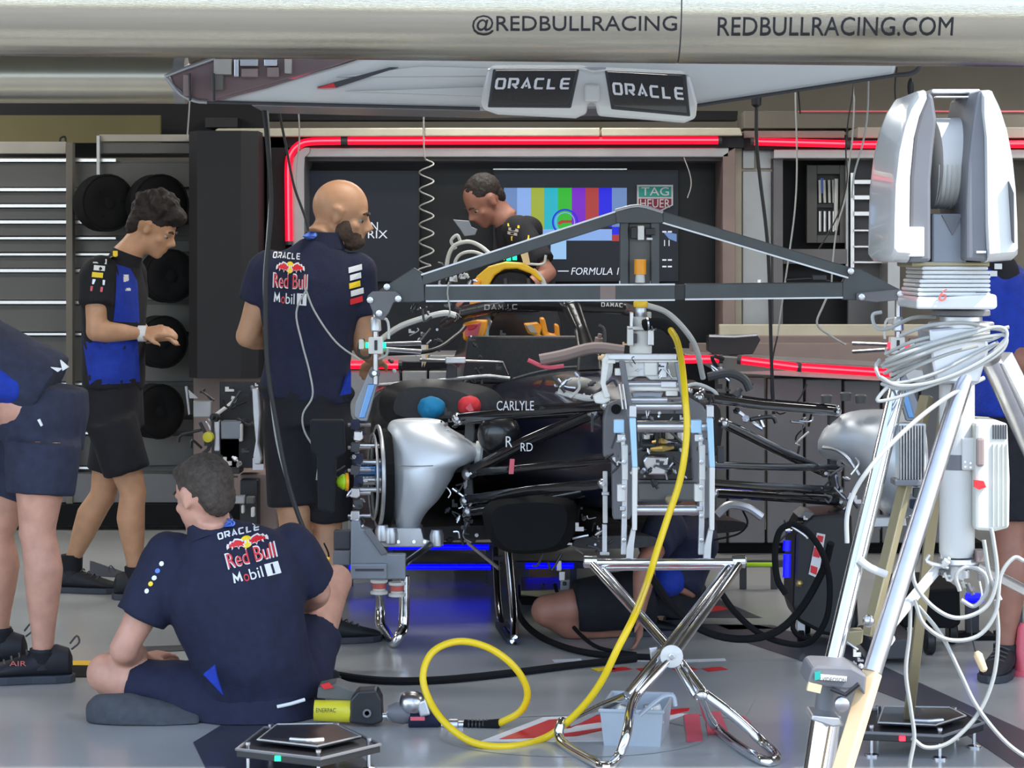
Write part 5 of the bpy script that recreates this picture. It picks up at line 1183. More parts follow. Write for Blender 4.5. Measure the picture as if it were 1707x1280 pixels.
for pts, m_, r_ in (([(930,652),(960,660),(990,664),(1010,650)],'white_warm',.012), ([(925,655),(950,672),(975,676)],'steel',.010), ([(1000,640),(1015,625),(1018,600)],'hose_clear',.010), ([(1130,650),(1160,640),(1190,652),(1200,668)],'hose_clear',.007),
                    ([(1180,628),(1215,622),(1240,632),(1250,650)],'dark_grey',.016), ([(900,600),(940,592),(990,580),(1040,585)],'panel_brown',.022), ([(880,600),(910,612),(940,610)],'red_faded',.008)):
    ob('brake_pipe', B().tube([P(x,y,9.0) for x,y in pts], r_, 8, sm=4), m_, car, smooth=True)
ob('mirror', B().ell(P(965,638,9.1), (.055,.03,.022)), 'panel_warm', car, smooth=True)
# ================================================================ TRUSS GAUGE BEAM
db2 = 8.75
tr = thing('alignment_beam', 'wide dark grey triangular truss beam spanning above the car', 'beam', P(1060,502,db2))
def sq(name, p, q, w, h, mat='graphite', par=None, d=db2, d2=None):
    o = ob(name, B().bar(P(*p, d), P(*q, d2 or d), w, h, up=V((0,1,0))), mat, par or tr, bevel=.003); return o
def beamface(name, pxl, par=tr, mat='graphite', t=.055, d=db2): return ob(name, B().pp(pxl, d, t), mat, par, bevel=.0035)
beamface('lower_rail', [(708,476),(1125,474),(1125,500),(708,502)]); beamface('lower_rail', [(1142,473),(1405,470),(1405,496),(1142,499)])
ob('rail_joint', B().pp([(1125,475),(1142,474),(1142,499),(1125,500)], db2+.008, .04), 'black_plastic', tr)
beamface('lower_rail_tape', [(1000,474),(1026,474),(1026,501),(1000,501)], mat='panel_brown', d=db2-.003, t=.004)
beamface('upper_rail', [(700,458),(1028,352),(1034,371),(706,476)]); beamface('upper_rail', [(1104,352),(1420,446),(1414,464),(1104,372)])
for p, q in (((702,458),(1028,352)), ((1104,371),(1414,463)), ((710,476),(1125,474)), ((710,502),(1125,500)), ((1142,499),(1405,496))):
    ob('edge_highlight', B().bar(P(*p, db2-.002), P(*q, db2-.002), .006, .006), 'steel_satin', tr)  # bright strips in place of the highlights along the rail edges
beamface('apex_cap', [(1026,352),(1064,344),(1104,352),(1106,372),(1028,372)], d=db2-.012, t=.08); ob('apex_edge', B().tube([P(1026,351,db2-.015), P(1064,343,db2-.015), P(1105,354,db2-.015)], .006, 8, sm=3), 'steel_satin', tr, smooth=True)
beamface('end_gusset', [(622,492),(640,478),(690,446),(706,456),(708,502),(700,504),(640,504)]); beamface('end_gusset', [(1405,470),(1418,446),(1432,448),(1504,484),(1504,492),(1480,500),(1405,500)])
beamface('end_plate', [(612,494),(620,486),(660,486),(668,492),(668,500),(656,504),(648,522),(638,534),(626,530),(618,512)], mat='mid_grey', d=db2-.02, t=.02); beamface('end_plate', [(1428,488),(1500,482),(1508,490),(1500,500),(1460,504),(1428,500)], mat='mid_grey', d=db2-.02, t=.02)
for x, y in ((617,500),(664,498),(632,522),(645,478),(1500,490),(1436,495),(1418,452)): ob('bolt', B().lathe(P(x,y,db2-.02), (0,-1,0), [(0,.012),(.008,.012),(.009,.006)], 8), 'steel', tr)
for x in (1041, 1092): beamface('king_post', [(x-7,370),(x+7,370),(x+7,476),(x-7,476)])
beamface('post_web', [(1048,372),(1085,372),(1085,476),(1048,476)], mat='wall_grey', d=db2+.02, t=.02)
for q, m_ in (((1052,378,1062,398),'black_plastic'),((1063,376,1074,400),'white_warm'),((1076,380,1092,392),'black_plastic'),((1078,396,1088,400),'white_print')): ob('sensor_block', rect3(*q, db2-.02, .04), m_, tr, bevel=.003)
ob('orange_fitting', B().lathe(P(1067,432,db2-.04), (0,0,-1), [(0,.020),(.0,.022),(.055,.022),(.056,.018)], 16), 'orange', tr, smooth=True, label='orange fitting')
ob('clear_cup', B().lathe(P(1067,457,db2-.04), (0,0,-1), [(0,.016),(.03,.018),(.032,.012)], 14), 'hose_clear', tr, smooth=True)
for x, y in ((1035,473),(1086,473),(1265,471)): ob('bolt', B().cyl(P(x,y,db2+.02), P(x,y-5,db2+.02), .008, 8), 'steel', tr)
ob('zip_wire', B().tube([P(748,470,db2-.03), P(746,490,db2-.04), P(750,515,db2-.03), P(748,528,db2)], .003, 6, sm=3), 'cable_grey', tr)
ob('inline_cable', B().tube([P(1310,466,db2-.01), P(1345,464,db2-.01), P(1360,464,db2-.01), P(1385,468,db2-.01)], .004, 6), 'cable_black', tr); ob('cable_connector', rect3(1355,458,1378,467,db2-.02,.03), 'black_plastic', tr, bevel=.003)
clutter(tr, (680,505,760,516), db2+.05, 8, ['dark_grey','steel','black_plastic'], (8,16), .04); clutter(tr, (730,455,800,470), db2+.3, 8, ['steel','white_warm'], (6,12), .05)
# white central column under the beam
ctr = thing('lifting_clamp', 'white metal clamp column with yellow collar hanging from the truss centre', 'clamp', P(1068,590,8.5))
for p, q, r_, m_ in (((1068,502),(1068,512),.026,'kevlar_yellow'),((1068,512),(1068,532),.020,'steel_satin'),((1068,528),(1068,552),.036,'white_warm'),((1068,550),(1068,590),.040,'white_warm')):
    ob('column_stage', B().lathe(P(*p, 8.6), (0,0,-1), [(0,r_*.9),(.004,r_),((q[1]-p[1])*8.6/F-.004,r_),((q[1]-p[1])*8.6/F,r_*.9)], 20), m_, ctr, smooth=True)
for q, m_ in (((1046,546,1056,576),'white_warm'),((1080,546,1090,576),'steel'),((1056,556,1062,572),'dark_grey'),((1050,520,1056,546),'steel'),((1079,520,1086,545),'panel_warm'),((1046,544,1090,550),'white_warm')): ob('clamp_plate', rect3(*q, 8.54, .05), m_, ctr, bevel=.003)
ob('hose_elbow', B().tube([P(1074,542,8.52), P(1092,538,8.50), P(1108,542,8.48), P(1120,552,8.47)], .021, 10, sm=4), 'rubber', ctr, smooth=True)
for x in (1078, 1084, 1090): ob('hose_band', B().lathe(P(x,540,8.51), (1,.1,.1), [(0,.024),(.006,.024)], 16), 'steel', ctr)
# side gauges
def gauge(x, label, mir, d=8.9):
    g = thing('wheel_gauge', label, 'gauge', P(x, 640, d), 'gauge rods at the ends of the truss')
    s = mir
    ob('rod', B().cyl(P(x,500,d), P(x,640,d), .012, 12), 'steel', g, smooth=True); ob('rod_sleeve', B().lathe(P(x,528,d), (0,0,-1), [(0,.014),(.01,.02),(.05,.022),(.055,.014)], 14), 'steel_satin', g, smooth=True)
    ob('head_block', rect3(x-12,562,x+12,590,d-.03,.06), 'white_warm', g, bevel=.004); ob('head_slot', rect3(x-2,567,x+3,584,d-.034,.01), 'black_plastic', g, bevel=.002)
    for k in (-1, 1): ob('status_light', rect3(x+k*14-3,571,x+k*14+3,580,d-.02,.03), 'led_green' if s > 0 else 'led_red', g, bevel=.002)
    ob('side_block', rect3(x-24*s-4,566,x-24*s+4,582,d-.02,.04), 'white_warm', g, bevel=.003)
    ob('loop_wire', B().tube([P(x-18*s,566,d), P(x-27*s,572,d), P(x-27*s,592,d), P(x-12*s,596,d), P(x-8*s,588,d)], .005, 6, sm=2), 'cable_black', g)
    ob('loop_wire', B().tube([P(x+4*s,530,d), P(x+18*s,532,d), P(x+22*s,545,d), P(x+22*s,565,d)], .005, 6, sm=2), 'hose_clear', g)
    ob('loop_wire', B().tube([P(x+20*s,580,d), P(x+18*s,592,d), P(x+4*s,598,d)], .006, 6, sm=2), 'cable_grey', g)
    for yy, yz in ((574,572),(582,586)): ob('cross_rod', B().cyl(P(x+15*s,yy,d), P(x+75*s,yz,d+.1), .008, 8), 'steel', g)
    ob('clevis', B().ell(P(x-2*s,622,d), (.022,.014,.022)), 'mid_grey', g, smooth=True)
    ob('slanted_link', B().prism([P(x+a*s,b_,d-.005) for a, b_ in ((-8,612),(3,612),(6,630),(-14,702),(-26,702),(-36,695),(-34,672))], (0,.03,0)), 'grey_plate', g, bevel=.004)
    ob('blue_insert', B().prism([P(x+a*s,b_,d-.012) for a, b_ in ((-12,640),(0,640),(-18,697),(-28,697))], (0,.02,0)), 'blue_anodised', g, bevel=.003, label='blue insert')
    ob('joint_pin', B().cyl(P(x-2*s,622,d-.03), P(x-2*s,622,d+.03), .009, 10), 'steel', g)
    # articulated chain of links down to the hub
    yy = 700
    for k in range(9):
        x1 = x-34*s+(k % 2)*5*s
        ob('link', B().pp([(x1-7,yy),(x1+7,yy),(x1+8,yy+13),(x1+3,yy+17),(x1-8,yy+15)], d-.02+.006*(k % 3), .035), rr.choice(['steel','navy_grey','steel_satin','dark_grey']), g, bevel=.003)
        if k % 2 == 0: ob('link_pin', B().cyl(P(x1-12,yy+8,d), P(x1+16*s+(10 if s>0 else 0),yy+8,d), .007, 8), 'steel', g)
        yy += 19
    if s > 0:
        ob('upright_arm', B().pp([(585,868),(600,868),(602,882),(612,882),(642,924),(676,924),(676,966),(584,966)], d-.03, .05), 'grey_plate', g, bevel=.005)
        ob('brace_plate', B().pp([(606,884),(616,880),(646,922),(636,926)], d-.045, .02), 'mid_grey', g, bevel=.003)
        ob('foot_box', rect3(585,940,645,966,d-.06,.08), 'grey_plate', g, bevel=.005); ob('foot_slot', rect3(592,948,640,952,d-.063,.01), 'dark_grey', g)
        ob('side_drawer', rect3(555,918,584,942,d,.06), 'mid_grey', g, bevel=.004); ob('side_drawer', rect3(556,885,584,916,d+.02,.06), 'dark_grey', g, bevel=.004)
        ob('warning_cone', B().lathe(P(576,803,d), (-1,-.2,0), [(0,.028),(.01,.03),(.03,.016),(.035,.004)], 14), 'lime', g, smooth=True, label='yellow-green round cap')
        ob('warning_cone_base', B().lathe(P(580,803,d), (-1,-.2,0), [(0,.034),(.01,.034)], 14), 'orange', g, smooth=True)
        for xx, y0 in ((632,966),(662,970)):
            ob('foot_clamp', B().lathe(P(xx,y0,9.35), (0,0,-1), [(0,.034),(.01,.034),(.015,.024),(.04,.024),(.045,.034),(.055,.034)], 16), 'white_warm', g, smooth=True)
            ob('foot_band', B().lathe(P(xx,y0+6,9.35), (0,0,-1), [(0,.026),(.02,.026)], 16), 'red_rubber', g)
        a0, a1 = G(634,1046,.02), G(662,1074,.02)
        ob('foot_loop', B().tube([P(632,985,9.4), a0+V((0,0,.10)), a0+V((0,-.01,.02)), a0+V((.02,-.06,0)), a1+V((-.02,.05,0)), a1+V((.005,.01,.03)), P(673,1040,9.42), P(674,960,9.42)], .021, 12, sm=4), 'chrome', g, smooth=True)
        ob('diagonal_tube', B().cyl(P(674,940,9.0), P(722,905,9.3), .013, 10), 'carbon', g)
        clutter(g, (575,700,605,880), d-.03, 22, ['steel','navy_grey','dark_grey','black_plastic','steel_satin'], (6,14), .05)
    return g
gauge(626, 'silver gauge rod with green lights hanging at the left end of the truss', 1)
gauge(1497, 'silver gauge rod with a red light hanging at the right end of the truss', -1, 8.95)
sd = ob('side_box', B().pp([(516,700),(572,700),(575,755),(560,765),(556,856),(530,850),(528,760),(518,750)], 8.85, .06), 'black_cloth', label='dark hanging tool pouch at the bald man\'s right hip', cat='pouch', bevel=.008)
# ================================================================ NOSE JIG AND CROSSED STAND
jg = thing('nose_jig', 'silver metal jig frame with two uprights coloured with blue sky reflection, clamped to the car nose', 'jig', P(1110,940,8.3))
dj = 8.34
def R3(name, x0, y0, x1, y1, mat, d=dj, t=.03, par=jg, bev=.003): return ob(name, rect3(x0,y0,x1,y1,d,t), mat, par, bevel=bev)
def T3(name, p, q, r, mat='steel_satin', d=dj, d2=None, par=jg): return ob(name, B().cyl(P(*p, d), P(*q, d2 or d), r, 14), mat, par, smooth=True)
R3('top_plate',1008,590,1128,600,'steel_satin'); R3('top_plate',1020,600,1128,604,'white_warm',dj+.01)
R3('window_panel',1042,604,1064,628,'white_warm',dj+.02); R3('window_panel',1074,604,1096,626,'white_warm',dj+.02); R3('window_panel',1098,604,1112,630,'steel_satin',dj+.01); R3('window_panel',1114,602,1128,628,'panel_warm',dj+.01)
ob('arch_plate', B().pp([(1036,600),(1130,600),(1130,634),(1084,634),(1076,628),(1062,628),(1052,634),(1036,634)], dj+.04, .02), 'steel_satin', jg, bevel=.003)
T3('cross_tube',(1044,640),(1132,640),.010); T3('cross_tube',(1044,648),(1132,648),.008,'white_warm'); T3('cross_tube',(1052,666),(1112,666),.009); T3('cross_tube',(1050,677),(1136,677),.016,'steel'); T3('cross_tube',(1062,711),(1178,711),.021,'steel'); T3('cross_tube',(1060,850),(1172,850),.019,'steel')
ob('side_bracket', B().pp([(1004,598),(1012,590),(1016,604),(1010,640),(1018,662),(1008,664),(1001,640)], dj-.01, .03), 'white_warm', jg, bevel=.004)
R3('corner_block',1012,600,1026,606,'white_warm',dj-.02); R3('corner_block',1025,614,1036,626,'white_warm',dj-.02); R3('corner_block',1102,636,1128,646,'steel_satin',dj-.02); R3('hinge',1110,644,1130,660,'white_warm',dj)
ob('strut', B().pp([(1032,602),(1042,602),(1056,690),(1055,700),(1046,700)], dj-.03, .03), 'mid_grey', jg, bevel=.003); ob('strut', B().pp([(1124,604),(1131,604),(1146,670),(1152,700),(1143,700)], dj-.03, .03), 'grey_plate', jg, bevel=.003)
for x in (1032, 1038): T3('thin_rod',(x,640),(x+6,682),.004,'steel',dj-.04)
ob('cradle', B().pp([(1052,654),(1106,654),(1100,668),(1090,662),(1064,662),(1056,668)], dj, .05), 'grey_plate', jg, bevel=.004)
ob('pale_casting', B().pp([(988,660),(1000,654),(1016,656),(1018,668),(1006,674),(992,672)], dj, .05), 'white_warm', jg, bevel=.006)
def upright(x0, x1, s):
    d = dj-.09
    ob('upright', B().pp([(x0,697),(x0+11,697),(x0+14,779),(x0+5,779)], d, .03), 'sky_blue', jg, bevel=.003, label='upper section coloured as reflected blue sky')  # polished metal: blue sky reflection put into the upper section's colour
    ob('upright', B().pp([(x0+5,779),(x0+14,779),(x0+13,884),(x0+5,884)], d, .03), 'white_warm', jg, bevel=.003)  # same metal, its cream reflection put into the lower section's colour
    ob('upright_foot', B().pp([(x0+5,884),(x0+11,884),(x0+8,908),(x0+6,944),(x0-6,944),(x0-4,914),(x0+4,880)], d+.02, .03), 'white_gloss', jg, bevel=.003)
    ob('side_rail', B().pp([(x0-14,720),(x0-8,718),(x0-3,800),(x0-4,925),(x0-14,925),(x0-12,830)], dj-.03, .03), 'steel_satin', jg, bevel=.003)
    for k, (a, b_, c_, e) in enumerate(((-26,700,-8,722),(-20,724,-6,736),(-12,742,-2,800),(-20,808,-6,836),(-16,844,-6,852),(0,676,12,696))):
        R3('slide_block' if k else 'roller_block', x0+a, b_, x0+c_, e, ['sky_blue','steel_satin','white_warm','white_warm','steel','steel_satin'][k], dj-.05, .04)
    for y in (732, 770, 812, 860, 900): ob('bolt', B().lathe(P(x0-9,y,dj-.05), (0,-1,0), [(0,.008),(.006,.008),(.007,.004)], 8), 'steel', jg)
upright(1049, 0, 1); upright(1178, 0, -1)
R3('left_ladder',1005,786,1013,872,'white_warm',8.7); R3('left_ladder',1003,820,1016,826,'steel',8.69); R3('left_ladder',1004,874,1012,922,'steel_satin',8.7); R3('left_ladder',1000,920,1016,926,'steel',8.69)
clutter(jg, (1060,684,1140,700), dj, 8, SM, (6,14), .03); clutter(jg, (1020,700,1046,780), dj-.02, 10, SM+['white_warm'], (6,14), .03); clutter(jg, (1150,700,1178,790), dj-.02, 10, SM+['white_warm'], (6,14), .03); clutter(jg, (1050,755,1120,800), 8.5, 10, SM+['white_warm'], (8,18), .03)
clutter(jg, (1040,606,1125,640), dj, 8, ['steel','dark_grey'], (6,12), .02)
st = thing('crossed_stand', 'shiny chrome X-shaped folding stand with white centre disc under the car nose', 'stand', V((P(1110,0,7.6).x, 7.6, 0)))
def ctube(name, pts, r=.0165, mat='chrome', sm=0, par=st): return ob(name, B().tube(pts, r, 14, sm=sm), mat, par, smooth=True)
dt = 8.1
ctube('top_tube', [P(984,938,dt), P(1232,938,dt)], .015); ctube('top_tube', [P(1000,946,dt+.2), P(1215,944,dt+.2)], .012)
for x in (980, 1236): ob('tube_cap', B().lathe(P(x,936,dt), (-1 if x < 1100 else 1,0,0), [(-.03,.021),(.012,.022),(.016,.016)], 18), 'chrome', st, smooth=True)
hc = P(1118,1090,7.62)
def legpair(top, foota, footb, cornr, off):
    """two parallel tubes from the top through the hub, then a looped foot on the floor"""
    pass
# strand one: top left -> bottom right ; strand two: top right -> bottom left
for k in (0, 1):
    o_ = V((.0, .0, 0))
    ctube('leg_tube', [P(988+8*k,942-2*k,dt-.02+.05*k), hc+V((-.012+.022*k,.02+.02*k,.022-.02*k)), P(1160+14*k,1160-4*k,7.52-.02*k)], .0135)
    ctube('leg_tube', [P(1232-10*k,942-6*k,dt-.02+.05*k), hc+V((.022-.03*k,-.01+.02*k,.015+.012*k)), P(1060-14*k,1160-2*k,7.50-.02*k)], .0135)
zf = .016
A0, A1 = G(936,1236,zf), G(1010,1278,zf); B0, B1 = G(1196,1215,zf), G(1290,1266,zf)
ctube('foot_loop', [P(1046,1160,7.50), P(1000,1180,7.6), P(948,1206,7.68), A0+V((0,.05,.05)), A0, A1+V((-.03,.06,0)), A1, P(1030,1262,7.28), P(1044,1225,7.30), P(1052,1180,7.42), P(1060,1160,7.48)], .0155, sm=4)
ctube('foot_loop', [P(1166,1160,7.50), P(1178,1190,7.6), P(1188,1205,7.66), B0, (B0+B1)/2+V((-.02,-.05,0)), B1+V((-.03,-.02,0)), B1+V((.012,.03,.0)), P(1270,1236,7.42), P(1222,1192,7.46), P(1174,1156,7.5)], .0155, sm=4)
ob('hub_disc', B().lathe(hc+V((0,-.035,0)), (0,-1,0), [(0,.034),(.004,.036),(.012,.036),(.014,.033)], 32), 'white_gloss', st, smooth=True)
ob('hub_bolt', B().lathe(hc+V((0,-.049,0)), (0,-1,0), [(0,.011),(.004,.011),(.005,.007)], 6), 'steel', st); ob('hub_axle', B().cyl(hc+V((0,-.03,0)), hc+V((0,.1,0)), .012, 12), 'steel', st)
ob('hub_clamp', B().pp([(1082,1080),(1096,1078),(1100,1100),(1086,1104)], 7.66, .03), 'steel', st, bevel=.003)
for x, y in ((1058,1160),(1170,1158)): ob('knuckle', B().ell(P(x,y,7.49), (.022,.02,.018)), 'chrome', st, smooth=True)
# rear tube stand under the tub
rs = thing('support_stand', 'slim chrome tube stand under the middle of the car', 'stand', V((P(845,0,9.8).x, 9.8, 0)))
g0, g1 = G(836,1040,.016), G(856,1069,.016)
ob('frame_loop', B().tube([P(826,915,10.2), P(830,1000,10.0), g0, (g0+g1)/2, g1, P(856,1020,9.6), P(846,905,9.7)], .015, 10, sm=4), 'chrome', rs, smooth=True)
ob('brace', B().cyl(P(780,905,9.9), P(832,948,9.8), .008, 8), 'steel', rs); ob('cross_piece', B().cyl(P(826,930,10.1), P(850,930,9.8), .01, 8), 'dark_grey', rs); ob('foot_pad', B().bar(g0, g1, .05, .02), 'navy_grey', rs)
# ================================================================ HOSES
yh = thing('air_hose', 'bright yellow air hose falling from the clamp and looping on the floor', 'hose', G(850,1246))
hp = [(1118,550,8.46),(1129,570,8.3),(1137,610,8.1),(1142,660,7.98),(1145,710,7.95),(1141,760,7.93),(1131,810,7.93),(1114,860,7.92),(1096,915,7.88),(1079,970,7.80),(1058,1025,7.52),(1030,1080,7.46),(1000,1140,7.50),(962,1188,7.55),(912,1228,7.60),(850,1244,7.50),(790,1238,7.50),(745,1208,7.55),(716,1168,7.62),(705,1125,7.66),(722,1086,7.7),(765,1069,7.74),(815,1080,7.76),(858,1112,7.76),(879,1152,7.78),(868,1185,7.80),(832,1206,7.82)]
ob('hose_line', B().tube([P(*q) for q in hp], .0115, 12, sm=6), 'yellow_hose', yh, smooth=True)
ob('hose_sleeve', B().tube([P(832,1207,7.82), P(800,1210,7.83), P(774,1208,7.84)], .018, 12), 'rubber', yh, smooth=True)
for i in range(7): ob('sleeve_rib', B().lathe(P(780+i*6,1208.5,7.83), (1,0,0), [(0,.0195),(.005,.0195)], 14), 'black_plastic', yh)
ob('hose_coupling', B().lathe(P(774,1208,7.84), (-1,0,0), [(0,.013),(.02,.013),(.022,.02),(.05,.02),(.055,.014),(.075,.014)], 14), 'steel', yh, smooth=True)
at_ = thing('air_wrench', 'silver and dark pneumatic tool lying on the floor at the yellow hose end', 'tool', G(690,1216))
ob('motor_body', B().lathe(P(735,1198,7.84), (-1,0,.02), [(0,.022),(.01,.030),(.10,.034),(.105,.028)], 18), 'navy_cloth', at_, smooth=True)
ob('label_patch', rect3(684,1195,708,1201,7.775,.004), 'red_faded', at_); ob('front_housing', B().lathe(P(684,1190,7.84), (-1,0,.1), [(0,.03),(.02,.036),(.05,.034),(.075,.02)], 16), 'mid_grey', at_, smooth=True)
ob('gauge_dome', B().lathe(P(686,1180,7.84), (.15,-.25,1), [(0,.040),(.01,.043),(.035,.041),(.05,.028),(.055,.004)], 20), 'steel', at_, smooth=True); ob('pistol_grip', B().pp([(694,1172),(710,1166),(718,1192),(700,1196)], 7.80, .04), 'steel_satin', at_, bevel=.006)
ob('drive_nose', B().lathe(P(655,1194,7.84), (-1,0,0), [(0,.016),(.02,.016),(.022,.011),(.05,.011)], 12), 'steel', at_, smooth=True); ob('brown_collar', B().lathe(P(764,1207,7.84), (-1,0,0), [(0,.018),(.05,.018)], 12), 'panel_brown', at_)
yt = thing('hydraulic_pump', 'yellow cylinder tool with black end block beside the seated man', 'tool', G(580,1208))
ob('yellow_body', B().lathe(P(524,1184,7.86), (1,0,-.03), [(0,.03),(.0,.034),(.125,.036),(.13,.030)], 20), 'tool_yellow', yt, smooth=True)
ob('end_block', B().pp([(584,1166),(596,1152),(628,1150),(636,1166),(638,1204),(620,1210),(582,1206)], 7.82, .09), 'black_plastic', yt, bevel=.008); ob('block_ring', B().lathe(P(612,1188,7.815), (0,-1,0), [(0,.014),(.01,.014),(.01,.008),(0,.008)], 14), 'mid_grey', yt)
cardec('ENERPAC', 527, 1180, 560, 1187, 7.81, 'black_plastic', .02, par=yt)
pk = thing('parts_box', 'grey printed cardboard box lying on top of the yellow cylinder tool', 'box', P(566,1170,7.9))
ob('box_body', B().pp([(530,1146),(560,1140),(602,1156),(600,1170),(528,1164)], 7.88, .12), 'wall_grey', pk, bevel=.004); ob('red_label', B().pp([(534,1141),(548,1138),(556,1146),(540,1149)], 7.87, .01), 'red_paint', pk)
for i, (pts, r_, lb) in enumerate([
    ([(520,1118,8.9),(560,1134,8.72),(640,1142,8.6),(740,1140,8.62),(860,1128,8.77),(960,1115,8.93),(1060,1104,9.07)], .014, 'long black hose running along the floor behind the yellow loop'),
    ([(855,985,10),(868,1030,9.8),(900,1065,9.6),(950,1085,9.3),(1010,1095,9.15),(1085,1100,9.1)], .013, 'black hose curving from under the car to the chrome hub'),
    ([(925,975,9.9),(940,1020,9.7),(965,1055,9.5),(1000,1080,9.3),(1060,1090,9.2)], .008, 'thin black cable crossing in front of the crouching knee'),
    ([(1085,960,8.9),(1120,1010,9.0),(1170,1050,9.05),(1230,1065,9.1),(1290,1055,9.1),(1335,1015,9.1),(1372,950,9.05),(1385,905,9.0)], .015, 'thick dark hose sagging from the stand to the black case'),
    ([(1200,985,9.1),(1225,1020,9.1),(1265,1055,9.12),(1310,1072,9.14),(1350,1070,9.1),(1378,1030,9.05),(1383,970,9.0),(1370,920,8.95),(1345,885,8.95),(1320,872,8.95)], .012, 'dark hose looping round the front of the black case'),
    ([(1320,872,8.9),(1300,885,8.9),(1292,920,8.9),(1296,965,8.9),(1310,990,8.9)], .012, 'dark hose bending down the left side of the black case'),
    ([(540,905,8.6),(548,925,8.6),(545,945,8.6),(552,975,8.6),(540,985,8.6),(560,1000,8.6),(552,1020,8.6),(535,1028,8.6)], .003, 'thin tangled wire with yellow tags beside the seated man\'s arm'),
    ([(1238,850,9.4),(1246,872,9.4),(1230,890,9.4),(1190,900,9.4)], .004, 'thin curved cable below the right suspension arms'),
    ([(1195,858,9.3),(1215,842,9.3),(1245,846,9.3),(1270,862,9.3)], .016, 'grey curved pipe behind the right jig upright')]):
    pts = [P(*q) for q in pts]; pts = [V((p.x, p.y, max(p.z, r_))) for p in pts]
    cable(pts, r_, 'rubber' if i != 8 else 'steel_satin', lb, name='floor_hose' if i < 6 else 'cable', cat='hose' if i < 6 else 'cable')
for i, (x, y) in enumerate(((543,930),(537,948),(558,975),(527,1029))):
    ob('cable_tag', B().cyl(P(x-6,y,8.58), P(x+6,y+2,8.58), .007, 8), 'logo_yellow' if i < 2 else 'peach', label='%s small %s tag on the wire at the seated man\'s right elbow' % (('uppermost','second from top','third from top','lowest')[i], ('yellow','pale')[i > 1]), cat='tag', group='wire tags')
# ================================================================ FLOOR THINGS
cr = thing('crate', 'small pale grey plastic crate with tools under the crossed stand', 'crate', G(1060,1243))
c0, c1, c2, c3 = G(1003,1243), G(1103,1246), G(1118,1215), G(1022,1212)
def up(p, h, g=0): return p+V((0,0,h))
cen = (c0+c1+c2+c3)/4
H_ = .112; base_ = [cen+(p-cen)*.94 for p in (c0,c1,c2,c3)]; rim_ = [cen+(p-cen)*1.05+V((0,0,H_)) for p in (c0,c1,c2,c3)]
for i in range(4):
    j = (i+1) % 4; b = B(); n = (base_[j]-base_[i]).cross(V((0,0,1))).normalized()*.006
    b.raw([base_[i], base_[j], rim_[j], rim_[i], base_[i]-n, base_[j]-n, rim_[j]-n, rim_[i]-n], [(0,1,2,3),(4,5,6,7),(0,1,5,4),(1,2,6,5),(2,3,7,6),(3,0,4,7)]); ob('side_wall', b, 'crate_grey', cr)
ob('bottom', B().prism([p+V((0,0,.002)) for p in base_], (0,0,.006)), 'crate_grey', cr); ob('rim', B().tube([p for p in rim_], .006, 8, closed=True), 'crate_grey', cr)
ob('carry_handle', B().tube([P(1066,1192,7.45), P(1090,1172,7.45), P(1108,1160,7.45), P(1122,1160,7.45), P(1126,1176,7.45)], .014, 10, sm=3, flat=.5), 'crate_grey', cr, smooth=True)
for i, (x, m_) in enumerate(((1030,'white_warm'),(1050,'crate_grey'),(1085,'steel_satin'),(1100,'white_warm'))):
    b = B().lathe(P(x,1206,7.55), (.3-.2*i,0,1), [(0,.014),(.04,.014),(.04,.02),(.06,.018)], 12); ob('spray_bottle', b, m_, label='pale tool handle standing in the small grey crate, %s' % ('leftmost','second from left','third from left','rightmost')[i], cat='tool', group='tools in the crate')
def plate(label, C, dots, zt=.075):
    t = thing('setup_plate', label, 'plate', sum([G(x,y,zt) for x,y in C], V((0,0,0)))/len(C)*1.0); t.location.z = 0; WL[t.name] = V((t.location.x, t.location.y, 0))
    pts = [G(x,y,zt) for x,y in C]; c = sum(pts, V((0,0,0)))/len(pts)
    ob('base_plate', B().prism(pts, (0,0,-.022)), 'black_plastic', t, bevel=.003)
    ob('edge_frame', B().tube([p+V((0,0,.002)) for p in pts], .005, 6, closed=True), 'mid_grey', t)
    inn = [c+(p-c)*.72+V((0,.02,.012)) for p in pts]; ob('turn_table', B().prism(inn, (0,0,.008)), 'carbon', t, bevel=.002); ob('turn_table_edge', B().tube([p+V((0,0,.008)) for p in inn], .003, 6, closed=True), 'steel_satin', t)
    for p in pts:
        q = c+(p-c)*.84
        ob('levelling_foot', B().lathe(V((q.x,q.y,0)), (0,0,1), [(0,.022),(.006,.022),(.01,.006),(zt+.012,.006),(zt+.012,.009),(zt+.02,.009)], 12), 'steel', t, smooth=True)
    ob('grip_slot', B().tube([c+V((-.05,-.06,.02)), c+V((0,-.075,.02)), c+V((.05,-.06,.02))], .006, 8, sm=3), 'steel_satin', t)
    f = (pts[0]+pts[1])/2; ob('indicator_light', B().box(f+V((0,-.004,-.010)) , (.018,.01,.014)), dots, t)
    return t
plate('black wheel set-up plate with green light in front of the seated man', [(394,1250),(534,1266),(634,1242),(570,1212),(440,1214)], 'led_green')
plate('black wheel set-up plate with red light behind the mast legs', [(1436,1222),(1572,1228),(1640,1206),(1600,1186),(1450,1184)], 'led_red')
